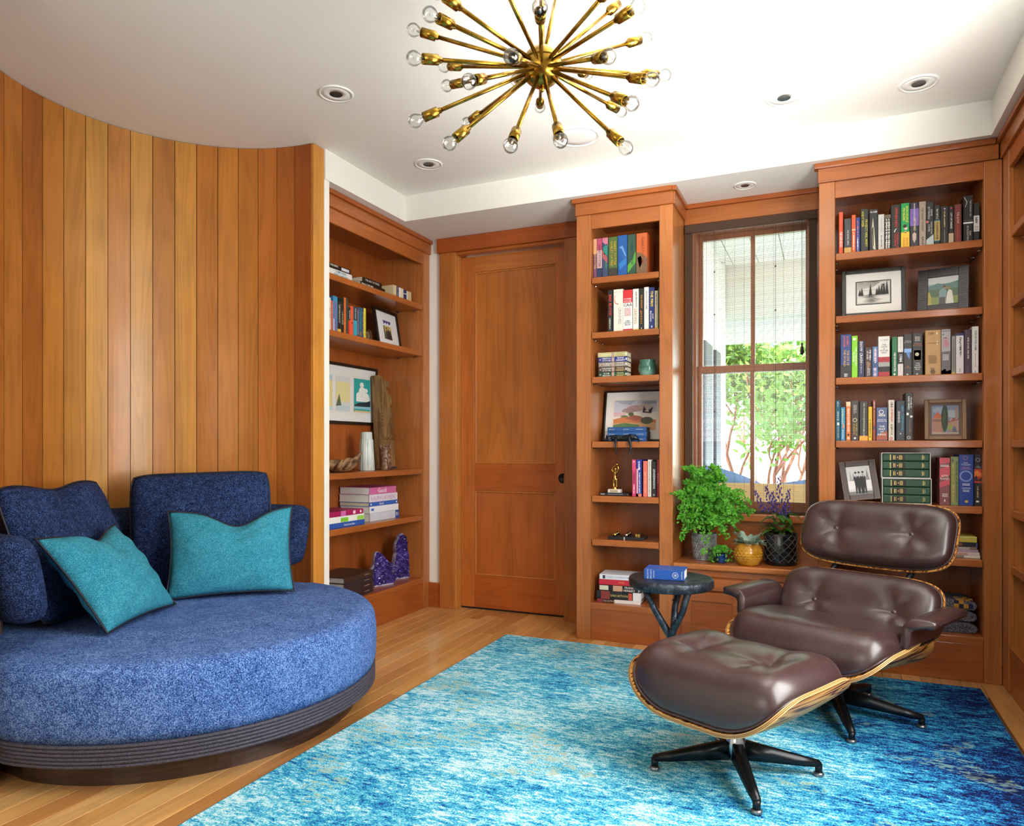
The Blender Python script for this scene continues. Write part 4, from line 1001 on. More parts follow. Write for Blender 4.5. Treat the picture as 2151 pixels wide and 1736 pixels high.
shrub('blue-green garden tree far behind the nearer tree', -0.9, 14.5, 15, 5200, G_T2, 1.2, 4.4)
shrub('leafy garden tree hidden beyond the pale house wing', -4.6, 11.5, 23, 2200, G_T1, 1.1)
shrub('pale leafy garden tree at the far right of the view', 3.0, 11.0, 31, 2200, G_T1, 1.2, 3.6)
# ================================================================== books
M_PAGES = NT('pages'); _v = M_PAGES.coords((1, 1, 1)); M_PAGES.base(M_PAGES.ramp(M_PAGES.noise(_v, 160, 2), [(0.3, lin('#cfc3a6')), (0.7, lin('#ebe2cc'))]), 0.9, 0.1); M_PAGES = M_PAGES.m
M_PAGES_W = M('#e9e6de', 0.9)
def text(body, size, loc, right_up, m, parent, name='lettering', bold=0.0):
    cu = bpy.data.curves.new(name, 'FONT'); cu.body = body; cu.size = size; cu.align_x = 'CENTER'; cu.align_y = 'CENTER'; cu.resolution_u = 1; cu.offset = bold * size
    cu.fill_mode = 'FRONT'
    o = bpy.data.objects.new(name, cu); C.objects.link(o); cu.materials.append(m); o.parent = parent
    r, u = Vector(right_up[0]), Vector(right_up[1]); nn = r.cross(u)
    o.matrix_local = Matrix.Translation(Vector(loc)) @ Matrix((r, u, nn)).transposed().to_4x4()
    return o
DOWN = ((0, 0, -1), (1, 0, 0)); FLAT = ((1, 0, 0), (0, 0, 1)); UPWD = ((0, 0, 1), (-1, 0, 0)); FLIP = ((-1, 0, 0), (0, 0, -1))
def decorate(root, W, H, deco):
    """deco on the spine, f measured from the top (0) to the bottom (1), x from left (0) to right (1)"""
    e = 0.0012
    for d in deco:
        k = d[0]
        if k == 'b':      # band f0 f1 colour [x0 x1]
            x0, x1 = (d[4], d[5]) if len(d) > 5 else (0.0, 1.0)
            box('spine_band', -W / 2 + x0 * W - (0.0002 if x0 == 0 else 0), -W / 2 + x1 * W + (0.0002 if x1 == 1 else 0), -e * 0.5, 0.004, H * (1 - d[2]), H * (1 - d[1]), M(d[3], 0.45), root, local=True)
        elif k in 'tT':   # text running down / t, horizontal / T : body f0 f1 colour [x0 x1]
            x0, x1 = (d[5], d[6]) if len(d) > 6 else (0.08, 0.92)
            body = d[1]; n = max(len(q) for q in body.split('\n')); rows = body.count('\n') + 1
            L = (d[3] - d[2]) * H; A = (x1 - x0) * W
            sz = min(L / (0.60 * n), A * 1.05 / rows) if k == 't' else min(A / (0.60 * n), L * 1.1 / rows)
            text(body, sz, (-W / 2 + (x0 + x1) / 2 * W, -e, H * (1 - (d[2] + d[3]) / 2)), DOWN if k == 't' else FLAT, M(d[4], 0.45), root, bold=0.008)
        elif k == 's':    # small illegible print: rows of short strokes; f0 f1 colour [x0 x1]
            x0, x1 = (d[4], d[5]) if len(d) > 5 else (0.3, 0.7)
            rnd = random.Random(int(W * 1e5) + int(d[1] * 97)); L = []
            z = H * (1 - d[1]); zb = H * (1 - d[2]); xa, xb = -W / 2 + x0 * W, -W / 2 + x1 * W
            vert = (z - zb) > 1.6 * (xb - xa)
            if vert:
                while z > zb:
                    s = rnd.uniform(0.0014, 0.0042); L.append((xa + rnd.uniform(0, 0.35) * (xb - xa), xb - rnd.uniform(0, 0.35) * (xb - xa), -e, -e + 0.0008, max(zb, z - s), z)); z -= s + rnd.choice((0.0009, 0.0011, 0.0014, 0.004))
            else:
                while z > zb:
                    x = xa
                    while x < xb:
                        s = rnd.uniform(0.003, 0.008); L.append((x, min(xb, x + s), -e, -e + 0.0008, z - 0.0035, z)); x += s + 0.0015
                    z -= 0.006
            if L: obj('spine_print', boxes(L), M(d[3], 0.5), root, local=True)
        elif k == 'd':    # disc or ring: cx cf radius colour [inner]
            ri = d[5] if len(d) > 5 else 0
            pr = [(d[3], 0), (d[3], 0.0009), (max(ri, 1e-4), 0.0009)] + ([(ri, 0)] if ri else [])
            obj('spine_emblem', lathe(pr, 24, axis=(0, -1, 0), at=(-W / 2 + d[1] * W, -0.0006, H * (1 - d[2])), cap0=False, cap1=False), M(d[4], 0.45), root, local=True)
        elif k == 'p':    # polygon patch: colour [(x f)...]
            P = [(-W / 2 + x * W, H * (1 - f)) for x, f in d[2]]
            obj('spine_picture', fix_normals(mesh(*prism_data(P, -e * 0.8, 0.001))), M(d[1], 0.5), root, local=True)
def book(label, loc, rotz, W, H, D, col, deco=(), lying=False, pages=None, rough=0.4, lean=0.0, yaw=0.0, group=None, name='book', hard=True):
    """Local x across the spine, y into the shelf, z up; the spine is the face at y = 0."""
    t = thing(name, label, 'book', loc, (0, lean, rotz + yaw), group)
    c = 0.0025 if hard else 0.0012; ov = 0.004 if hard else 0.0006
    if lying:
        L = [(-W / 2, W / 2, 0, D, 0, c), (-W / 2, W / 2, 0, D, H - c, H), (-W / 2, W / 2, 0, c, c, H - c)]
        pg = (-W / 2 + ov, W / 2 - ov, c, D - ov, c, H - c)
    else:
        L = [(-W / 2, -W / 2 + c, 0, D, 0, H), (W / 2 - c, W / 2, 0, D, 0, H), (-W / 2 + c, W / 2 - c, 0, c, 0, H)]
        pg = (-W / 2 + c, W / 2 - c, c, D - ov, ov * 0.6, H - ov)
    obj('cover', boxes(L, 0.0007), M(col, rough), t, local=True)
    box('page_block', *pg, pages or M_PAGES, t, local=True)
    decorate(t, W, H, deco)
    return t
ORD = ['first', 'second', 'third', 'fourth', 'fifth', 'sixth', 'seventh', 'eighth', 'ninth', 'tenth', 'eleventh', 'twelfth', 'thirteenth', 'fourteenth', 'fifteenth', 'sixteenth', 'seventeenth', 'eighteenth', 'nineteenth']
def row_y(shelf_z, Y, k, x0_, y0_, items, where, group, depth=0.16):
    """Upright books on a shelf facing the camera side (-y). items: (zx0, zx1, zytop, colour, look, deco[, opts])"""
    for i, it in enumerate(items):
        zx0, zx1, zt, col, look, deco = it[:6]; op = it[6] if len(it) > 6 else {}
        a = onY(x0_ + zx0 / k, y0_, Y).x; b = onY(x0_ + zx1 / k, y0_, Y).x
        top = onY(x0_ + (zx0 + zx1) / 2 / k, y0_ + zt / k, Y).z
        wd = max(0.006, b - a - 0.0008)
        book(f'{look}, {ORD[i]} from left {where}', ((a + b) / 2, Y + op.get('in', 0), shelf_z + 0.0006), 0, wd, top - shelf_z, op.get('D', depth), col, deco, group=group, rough=op.get('rough', 0.4), hard=op.get('hard', True), lean=op.get('lean', 0), pages=op.get('pages'))
WTH, GOLD, RED = '#f2efe8', '#d9b64a', '#e03226'
K = 6.722
row_y(2.110, 4.055, K, 1750, 400, [
 (80, 140, 308, '#e2552c', 'orange-red book with white lettering', [('t', 'REGENESIS', 0.45, 0.85, WTH)]),
 (155, 258, 400, '#3b3c40', 'dark grey book with an ochre foot', [('b', 0.82, 1.0, '#c79a4e'), ('t', 'THE SELFISH GENE', 0.28, 0.78, '#d8d4cc', 0.3, 0.75)]),
 (262, 320, 350, '#e2622e', 'slim orange paperback with small print', [('s', 0.05, 0.35, '#c9402a', 0.3, 0.7), ('b', 0.37, 0.40, '#f4c8b4'), ('s', 0.45, 0.9, '#f6e2d4')]),
 (323, 380, 385, '#2c3f8c', 'slim blue paperback with orange and white print', [('s', 0.1, 0.5, '#e08a3a', 0.25, 0.6), ('s', 0.55, 0.95, WTH, 0.25, 0.6)]),
 (388, 500, 262, '#22281f', 'black book with two rows of yellow capitals', [('t', 'ANDY WEIR', 0.05, 0.42, '#c9c23c', 0.05, 0.45), ('t', 'PROJECT HAIL MARY', 0.20, 0.92, '#c9c23c', 0.52, 0.92)]),
 (510, 635, 268, '#1b1b1e', 'black book picturing a pale lit tower', [('T', 'McGEE', 0.04, 0.10, WTH), ('p', '#d8d2b4', [(0.3, 0.45), (0.36, 0.34), (0.42, 0.2), (0.48, 0.34), (0.55, 0.45), (0.72, 0.97), (0.42, 0.93)]), ('p', '#f2ecd4', [(0.33, 0.45), (0.47, 0.40), (0.52, 0.9), (0.44, 0.86)])]),
 (637, 724, 340, '#cfcac4', 'pale grey book with faint lettering', [('t', 'THE LAST TRIAL', 0.08, 0.5, '#a89f98', 0.25, 0.75), ('s', 0.58, 0.9, '#55504c', 0.42, 0.62)]),
 (730, 812, 345, '#1d1a18', 'black and white book with crowded white capitals', [('b', 0, 0.1, '#6b5a44'), ('s', 0.12, 0.98, '#eeeae0', 0.08, 0.48), ('s', 0.12, 0.95, '#eeeae0', 0.52, 0.92)]),
 (815, 955, 205, '#17130f', 'thick black book with red capitals', [('t', 'STEPHEN KING', 0.05, 0.52, RED, 0.22, 0.85), ('t', 'THE BAZAAR OF\nBAD DREAMS', 0.62, 0.98, RED, 0.2, 0.92), ('p', '#e8e4dc', [(0.3, 0.6), (0.5, 0.54), (0.62, 0.53), (0.45, 0.58), (0.4, 0.62)])]),
 (958, 1078, 182, '#12a04c', 'green and yellow book picturing sunglasses', [('b', 0.64, 1.0, '#eec52e'), ('t', 'RICH PEOPLE\nPROBLEMS', 0.05, 0.45, '#f0e23c', 0.15, 0.9), ('d', 0.45, 0.51, 0.0085, '#1b1518'), ('d', 0.58, 0.56, 0.0075, '#f0cdb4'), ('p', '#151515', [(0.48, 0.55), (0.78, 0.53), (0.78, 0.565), (0.48, 0.585)]), ('b', 0.62, 0.66, '#f0cdb4', 0.4, 0.65), ('t', 'KEVIN\nKWAN', 0.74, 0.98, '#d8602a', 0.15, 0.9)]),
 (1085, 1210, 172, '#2a2338', 'purple and black book picturing a face', [('b', 0.14, 0.52, '#7d5fb0'), ('t', 'BRANDON SANDERSON', 0.04, 0.40, WTH, 0.3, 0.7), ('t', 'SKYWARD', 0.36, 0.62, '#e8e08c', 0.3, 0.75), ('p', '#c9b4a0', [(0.28, 0.70), (0.5, 0.66), (0.72, 0.70), (0.7, 0.82), (0.5, 0.9), (0.3, 0.82)])]),
 (1215, 1312, 158, '#a89684', 'tall taupe book with dark serif lettering', [('t', 'THE SILENT PATIENT', 0.10, 0.70, '#3a322c', 0.2, 0.75), ('s', 0.78, 0.95, '#4a423a', 0.3, 0.7)]),
 (1314, 1424, 165, '#1d1c1f', 'black book with a pale slanted foot', [('t', 'DIANE\nSETTERFIELD', 0.08, 0.42, '#c9c4bc', 0.12, 0.9), ('t', 'ONCE UPON\nA RIVER', 0.46, 0.72, '#c9c4bc', 0.12, 0.9), ('p', '#b8c8c4', [(0, 1), (0, 0.86), (0.95, 0.74), (1, 1)]), ('d', 0.15, 0.45, 0.006, '#c86a78')]),
 (1428, 1512, 208, '#211f1e', 'black book with a long gold panel', [('b', 0.40, 0.88, '#a88f4a'), ('b', 0.385, 0.40, '#2f9aa4'), ('b', 0.88, 0.895, '#2f9aa4'), ('s', 0.1, 0.35, '#b8b4ac', 0.3, 0.7), ('s', 0.44, 0.85, '#3a321c', 0.3, 0.7)]),
 (1516, 1628, 225, '#1d1715', 'black book with gilded lettering and a star', [('s', 0.12, 0.55, '#c8b878', 0.42, 0.62), ('s', 0.6, 0.95, '#8a8478', 0.44, 0.6), ('d', 0.52, 0.07, 0.003, WTH)]),
 (1632, 1702, 222, '#1b1619', 'black paperback with a cream foot', [('t', 'CITY OF THIEVES', 0.14, 0.64, WTH, 0.2, 0.8), ('b', 0.72, 1.0, '#b8a888'), ('d', 0.5, 0.06, 0.004, '#c43a4a')]),
 (1708, 1815, 195, '#5c2a20', 'brown and red book with ornate lettering', [('b', 0.03, 0.97, '#7a2a24', 0.15, 0.85), ('t', 'THE QUICK', 0.2, 0.5, '#d8ccb4', 0.2, 0.8), ('s', 0.55, 0.9, '#c8501e', 0.4, 0.6)]),
 (1838, 1976, 75, '#121113', 'tallest black book with a white stripe', [('b', 0.57, 0.60, '#e8e4dc'), ('b', 0.53, 0.535, '#8a8680'), ('t', 'THE STARLESS SEA', 0.06, 0.50, '#b8b4ac', 0.62, 0.85), ('t', 'ERIN\nMORGENSTERN', 0.66, 0.96, '#b8b4ac', 0.3, 0.85), ('p', '#d0ccc4', [(0.05, 0.03), (0.12, 0.03), (0.42, 0.14), (0.2, 0.25), (0.17, 0.245), (0.36, 0.14)])]),
 (1985, 2066, 180, '#1e1f22', 'black book with a white label', [('b', 0.33, 0.74, '#d8d6d0'), ('s', 0.37, 0.55, '#2a2a2c', 0.2, 0.8), ('s', 0.6, 0.7, '#8a8884', 0.2, 0.8)]),
], 'on wide bookcase top shelf', 'books on the top shelf of the wide bookcase')
row_y(1.475, 4.055, K, 1750, 680, [
 (103, 258, 155, '#223f7c', 'thick blue paperback with gold and orange lettering', [('b', 0.70, 1.0, '#2a2a2a'), ('t', 'ROBERT\nJORDAN', 0.05, 0.28, '#e0602e', 0.2, 0.8), ('t', 'THE EYE OF\nTHE WORLD', 0.34, 0.74, '#d8ae4a', 0.18, 0.88), ('s', 0.9, 0.98, WTH, 0.35, 0.65)], {'hard': False}),
 (262, 348, 175, '#84cc1c', 'lime green paperback with white lettering', [('d', 0.45, 0.08, 0.007, '#dff0c0'), ('t', 'THE THREE-BODY\nPROBLEM', 0.16, 0.85, '#eef8dc', 0.1, 0.92)], {'hard': False}),
 (350, 445, 248, '#23284a', 'navy paperback with white lettering and speckles', [('t', 'SNOW CRASH', 0.03, 0.58, WTH, 0.2, 0.75), ('s', 0.62, 0.9, '#b8b8c8', 0.35, 0.6)], {'hard': False}),
 (448, 549, 335, '#3a2420', 'short dark brown paperback with white lettering', [('t', 'THE HERO\nOF AGES', 0.05, 0.48, WTH, 0.2, 0.9), ('p', '#8a6a50', [(0.2, 0.5), (0.5, 0.46), (0.8, 0.55), (0.6, 0.72), (0.3, 0.7)]), ('t', 'BRANDON\nSANDERSON', 0.70, 0.95, WTH, 0.12, 0.9)], {'hard': False}),
 (552, 636, 328, '#5a78a8', 'short blue and pink paperback', [('b', 0.1, 0.5, '#a888a8', 0.3, 0.8), ('s', 0.04, 0.55, WTH, 0.35, 0.65), ('s', 0.7, 0.97, '#e8d0d8', 0.2, 0.8), ('b', 0.5, 0.7, '#3a5484', 0.1, 0.9)], {'hard': False}),
 (638, 800, 182, '#e4dfd8', 'thick white book banded red, grey and black', [('b', 0.51, 0.64, '#a8202a'), ('b', 0.64, 0.75, '#a09c98'), ('b', 0.75, 0.88, '#1c1718'), ('b', 0.88, 1.0, '#a8202a'), ('T', 'T. H. WHITE', 0.07, 0.12, '#4a4440'), ('T', 'THE\nONCE\n&\nFUTURE\nKING', 0.18, 0.44, '#2a2624', 0.15, 0.85)], {'hard': False}),
 (830, 910, 188, '#176a3c', 'green book with white lettering', [('t', 'NEUROMANCER', 0.40, 0.88, WTH, 0.25, 0.75), ('d', 0.45, 0.95, 0.0045, WTH)]),
 (913, 991, 188, '#dcd6d0', 'white book with a black middle block', [('b', 0.39, 0.69, '#1d1719'), ('t', '1984', 0.42, 0.66, WTH, 0.1, 0.9), ('s', 0.06, 0.3, '#b4aca8', 0.4, 0.6), ('s', 0.74, 0.9, '#c8b4b0', 0.4, 0.6)]),
 (993, 1117, 150, '#201b1c', 'black book with a blue picture', [('T', 'PATRICK\nROTHFUSS', 0.14, 0.23, '#c8c0b8', 0.08, 0.92), ('b', 0.35, 0.44, '#86aede', 0.08, 0.92), ('p', '#5a8ac8', [(0.3, 0.44), (0.75, 0.42), (0.7, 0.6), (0.5, 0.54)]), ('T', 'THE\nNAME\nOF THE WIND', 0.72, 0.86, '#d07a4a', 0.08, 0.92), ('d', 0.45, 0.965, 0.0045, '#b8b4ac')]),
 (1119, 1267, 138, '#1d1818', 'black book with a brown framed picture', [('s', 0.08, 0.17, '#b8b0a8', 0.25, 0.75), ('T', 'PATRICK\nROTHFUSS', 0.21, 0.33, '#b8683a', 0.05, 0.95), ('b', 0.38, 0.65, '#5a4432', 0.08, 0.88), ('b', 0.40, 0.63, '#2c2a24', 0.14, 0.82), ('d', 0.45, 0.5, 0.009, '#b8b494'), ('T', "THE\nWISE\nMAN'S\nFEAR", 0.70, 0.87, '#d8d4cc', 0.1, 0.9), ('d', 0.45, 0.965, 0.0045, '#b8b4ac')]),
 (1300, 1524, 95, '#b98d50', 'very thick tan book with dark lettering', [('s', 0.05, 0.1, '#6a4c24', 0.2, 0.55), ('T', 'OATHBRINGER', 0.24, 0.34, '#4a3418', 0.15, 0.85), ('b', 0.05, 0.10, '#e8d8b4', 0.70, 0.80), ('b', 0.25, 0.34, '#e8d8b4', 0.74, 0.80), ('s', 0.56, 0.73, '#7a5628', 0.2, 0.72), ('d', 0.48, 0.93, 0.011, '#6a4c24'), ('s', 0.84, 0.88, '#6a4c24', 0.35, 0.6)]),
 (1528, 1660, 82, '#a8a0a4', 'grey book with rose lettering and dark aircraft', [('T', 'HARDEN', 0.02, 0.06, '#3a3438', 0.1, 0.9), ('s', 0.20, 0.40, '#c87884', 0.15, 0.85), ('p', '#3a3438', [(0.05, 0.12), (0.3, 0.10), (0.3, 0.12), (0.08, 0.13)]), ('p', '#3a3438', [(0.2, 0.19), (0.6, 0.18), (0.6, 0.2), (0.3, 0.21)]), ('p', '#6a6468', [(0, 0.5), (1, 0.48), (1, 1), (0, 1)]), ('s', 0.56, 0.68, '#d8d4d4', 0.15, 0.8), ('p', '#1d191b', [(0, 1), (0, 0.92), (0.4, 0.87), (0.55, 0.93), (1, 0.9), (1, 1)])], {}),
 (1672, 1730, 178, '#8a847c', 'thin grey paperback with fine dark print', [('s', 0.1, 0.9, '#2a2624', 0.42, 0.62), ('b', 0.96, 1.0, '#d8c84a')], {'hard': False}),
 (1734, 1845, 138, '#dcd6d6', 'white book with navy top, heavy print', [('b', 0.0, 0.06, '#2a2a5c'), ('s', 0.10, 0.2, '#1d1a1e', 0.45, 0.75), ('s', 0.25, 0.58, '#1d1a1e', 0.45, 0.75), ('d', 0.5, 0.22, 0.003, '#1d1a1e'), ('t', 'viking', 0.84, 0.97, '#2a2628', 0.3, 0.75)], {'hard': False}),
 (1850, 1955, 88, '#43283a', 'plum book with white lettering', [('t', 'BITES, BONES, AND SPIES', 0.12, 0.72, WTH, 0.3, 0.75), ('s', 0.84, 0.97, '#8a7484', 0.4, 0.6)]),
 (1960, 2055, 42, '#e6e2e0', 'tall white book with spaced grey capitals', [('t', 'SKIN IN THE GAME', 0.06, 0.54, '#5c585a', 0.3, 0.78), ('s', 0.58, 0.86, '#d89088', 0.42, 0.6), ('b', 0.94, 0.985, '#7a9cc0', 0.42, 0.6)]),
], 'on shelf above small painting', 'books on the third shelf of the wide bookcase')
row_y(1.154, 4.055, K, 1750, 820, [
 (35, 104, 145, '#12566c', 'teal blue book with white script', [('s', 0.03, 0.15, WTH, 0.3, 0.6), ('t', 'SNOW CRASH', 0.66, 0.92, '#b8d0d4', 0.2, 0.8), ('s', 0.28, 0.5, '#a8c8cc', 0.25, 0.7), ('b', 0.55, 0.62, WTH, 0.3, 0.75)], {'hard': False}),
 (108, 174, 242, '#3a86b0', 'short sky blue paperback', [('s', 0.06, 0.5, '#d8e28c', 0.2, 0.6), ('p', '#d8905a', [(0.3, 0.55), (0.6, 0.48), (0.8, 0.58), (0.5, 0.66)]), ('s', 0.68, 0.95, WTH, 0.3, 0.6)], {'hard': False}),
 (183, 248, 165, '#e07a34', 'orange paperback with white capitals', [('b', 0.0, 0.12, '#e8c8a0'), ('t', 'READY PLAYER ONE', 0.16, 0.78, WTH, 0.2, 0.8), ('d', 0.5, 0.85, 0.0055, '#2a2018'), ('d', 0.5, 0.94, 0.0055, '#f2d8b8')], {'hard': False}),
 (251, 365, 145, '#3c322c', 'charcoal brown book with gold title', [('t', 'BRANDON\nSANDERSON', 0.03, 0.4, '#d8d0c4', 0.3, 0.72), ('d', 0.5, 0.49, 0.010, '#d8cca8', 0.0075), ('t', 'THE WELL OF\nASCENSION', 0.55, 0.88, '#cfa84c', 0.15, 0.9), ('d', 0.5, 0.94, 0.005, WTH)], {'hard': False}),
 (370, 492, 160, '#2c2a29', 'black book with yellow foot, cream capitals', [('b', 0.88, 1.0, '#e8a834'), ('t', 'NEAL STEPHENSON', 0.04, 0.40, '#e0d8bc', 0.35, 0.75), ('t', 'CRYPTONOMICON', 0.43, 0.87, '#e0d8bc', 0.3, 0.75)], {'hard': False}),
 (497, 552, 235, '#e6bc22', 'short bright yellow paperback', [('s', 0.05, 0.35, '#a87c18', 0.4, 0.6), ('s', 0.38, 0.92, '#3a2e10', 0.3, 0.65)], {'hard': False}),
 (558, 604, 140, '#8c3a24', 'thin rust red paperback', [('s', 0.05, 0.2, WTH, 0.3, 0.7), ('s', 0.25, 0.6, '#d8944a', 0.3, 0.7), ('b', 0.66, 0.72, '#24305c', 0.2, 0.8)], {'hard': False}),
 (609, 768, 245, '#4c5c84', 'thick slate blue paperback with white lettering', [('d', 0.45, 0.14, 0.011, '#e8e4dc', 0.008), ('s', 0.21, 0.27, WTH, 0.2, 0.8), ('T', 'BRANDON\nSANDERSON', 0.32, 0.47, '#e8e4ec', 0.08, 0.92), ('T', 'THE\nWAY\nOF\nKINGS', 0.50, 0.90, WTH, 0.1, 0.9), ('p', '#a8583a', [(0.5, 0.76), (1, 0.72), (1, 0.98), (0, 0.98), (0, 0.9)])], {'hard': False}),
 (781, 867, 140, '#d6ccba', 'cream paperback with red and grey print', [('s', 0.05, 0.2, '#6a5c50', 0.35, 0.75), ('s', 0.22, 0.55, '#c8483a', 0.4, 0.75), ('s', 0.60, 0.88, '#4a4440', 0.35, 0.75), ('d', 0.45, 0.95, 0.0065, '#b8262a', 0.0035)], {'hard': False}),
 (890, 1015, 150, '#232630', 'blue-black book with cyan lettering', [('t', 'NEAL STEPHENSON', 0.10, 0.78, '#2f9ab8', 0.55, 0.9), ('t', 'SEVENEVES', 0.20, 0.62, '#d8d8dc', 0.15, 0.45), ('d', 0.5, 0.83, 0.012, '#6a7890', 0.0112), ('d', 0.5, 0.83, 0.003, WTH)]),
 (1020, 1126, 38, '#141214', 'tallest black book with white dice and lettering', [('t', 'FOOLED BY\nRANDOMNESS', 0.06, 0.37, WTH, 0.3, 0.9), ('b', 0.42, 0.47, WTH, 0.15, 0.45), ('d', 0.8, 0.50, 0.006, '#d8d4cc'), ('s', 0.57, 0.84, '#c87a2a', 0.5, 0.65), ('d', 0.45, 0.94, 0.008, '#b8b4ac', 0.005)]),
], 'beside the small painting', 'books beside the small painting')
row_y(0.838, 4.055, K, 1750, 940, [
 (1502, 1652, 150, '#7c3e40', 'rose and brown paperback with slanted bands', [('p', '#c8505c', [(0, 0), (1, 0), (1, 0.10), (0, 0.14)]), ('p', '#c8505c', [(0, 0.24), (1, 0.16), (1, 0.36), (0, 0.44)]), ('p', '#c8505c', [(0, 0.52), (1, 0.44), (1, 0.56), (0, 0.64)]), ('s', 0.15, 0.19, '#e8dcd4', 0.1, 0.9), ('T', 'AYN\nRAND', 0.36, 0.47, '#f0e4dc', 0.1, 0.9), ('s', 0.76, 0.82, '#e0ccc4', 0.25, 0.8), ('b', 0.88, 0.93, WTH, 0.45, 0.55)], {'D': 0.15, 'hard': False, 'pages': M('#bdb6ac', 0.9)}),
 (1659, 1771, 135, '#7c8a50', 'olive green book with gold scrollwork', [('s', 0.03, 0.12, '#2a2c1c', 0.1, 0.4), ('s', 0.14, 0.95, '#c8a848', 0.12, 0.5), ('s', 0.10, 0.93, '#4a5430', 0.62, 0.9)]),
 (1774, 1985, 103, '#12388c', 'thick royal blue book with a ring emblem', [('d', 0.45, 0.07, 0.010, '#c07a84', 0.008), ('T', 'J.R.R.\nTOLKIEN', 0.15, 0.22, '#c8d0e8', 0.15, 0.8), ('T', 'THE LORD\nOF THE RINGS', 0.24, 0.30, '#c89ab0', 0.08, 0.88), ('d', 0.48, 0.425, 0.027, '#7a8cc8', 0.0205), ('s', 0.57, 0.61, '#c8d0e8', 0.25, 0.75), ('s', 0.65, 0.67, '#c8d0e8', 0.22, 0.8), ('s', 0.69, 0.73, '#c8d0e8', 0.28, 0.72), ('b', 0.90, 0.94, '#d8b83c', 0.42, 0.62)], {'D': 0.165}),
 (1992, 2098, 100, '#1b1618', 'black book with a fiery red picture', [('d', 0.5, 0.11, 0.009, '#b8b4b0', 0.0075), ('T', 'J.R.R.\nTOLKIEN', 0.22, 0.27, '#c8c0b8', 0.1, 0.9), ('b', 0.285, 0.555, '#b83a26'), ('p', '#e0782e', [(0, 0.34), (0.4, 0.31), (1, 0.38), (1, 0.42), (0, 0.44)]), ('p', '#2a1a1c', [(0, 0.46), (0.3, 0.4), (0.5, 0.5), (1, 0.45), (1, 0.52), (0, 0.52)]), ('s', 0.62, 0.84, '#c8a87a', 0.35, 0.6), ('b', 0.90, 0.93, WTH, 0.25, 0.65)]),
], 'next to green boxed sets', 'books next to the green boxed sets')
# narrow bookcase
K2 = 3.773
HPT = 'HARRY POTTER'
row_y(2.110, 4.05, K2, 1190, 370, [
 (213, 240, 500, '#7a4a6c', 'slim plum and peach hardback', [('b', 0, 0.38, '#d8a07a'), ('t', HPT, 0.2, 0.8, '#e8c05a', 0.1, 0.9)]),
 (242, 281, 495, '#b84a6c', 'slim pink hardback with pale lettering', [('b', 0.3, 0.75, '#c8a8a8'), ('b', 0.75, 1.0, '#2a3a5c'), ('t', HPT, 0.14, 0.72, '#6a2440', 0.1, 0.9)]),
 (284, 329, 490, '#3c4a6c', 'teal and coral hardback with slanted picture', [('p', '#c8788c', [(0, 0), (1, 0), (1, 0.22), (0, 0.1)]), ('p', '#2c8a7c', [(0.1, 0.25), (0.9, 0.15), (0.95, 0.45), (0.3, 0.42)]), ('p', '#b05a5c', [(0, 0.3), (0.9, 0.5), (0.9, 0.65), (0, 0.5)]), ('s', 0.6, 0.8, '#3a9a5c', 0.5, 0.85)]),
 (332, 404, 483, '#4f6a34', 'thick olive green hardback with gold lettering', [('t', 'HARRY POTTER\nGOBLET OF FIRE', 0.04, 0.78, '#c8a83c', 0.18, 0.88), ('b', 0.78, 1.0, '#3a3a34')]),
 (407, 481, 470, '#1f5aa4', 'thick cobalt blue hardback', [('p', '#6a9ad0', [(0.1, 0.3), (0.5, 0.25), (0.9, 0.5), (0.8, 0.54), (0.4, 0.33)]), ('p', '#2f7ac0', [(0.1, 0.7), (0.9, 0.55), (0.95, 0.7), (0.2, 0.85)])]),
 (484, 549, 463, '#2f5240', 'dark green hardback with a bright green swirl', [('t', 'HARRY POTTER', 0.2, 0.75, '#1c3a54', 0.35, 0.75), ('p', '#5aa03c', [(0.0, 0.75), (0.6, 0.62), (1, 0.4), (1, 0.7), (0.5, 0.82), (0, 0.95)])]),
 (553, 640, 452, '#c8602c', 'thickest orange and brown hardback', [('p', '#7a5c40', [(0, 0.45), (0.5, 0.5), (1, 0.62), (1, 1), (0, 1)]), ('t', HPT, 0.1, 0.75, '#8a3a1c', 0.35, 0.8), ('p', '#a88c6c', [(0.1, 0.6), (0.4, 0.55), (0.6, 0.7), (0.3, 0.85)])]),
], 'on narrow bookcase top shelf', 'hardbacks on the top shelf of the narrow bookcase', depth=0.165)
K3 = 10.755
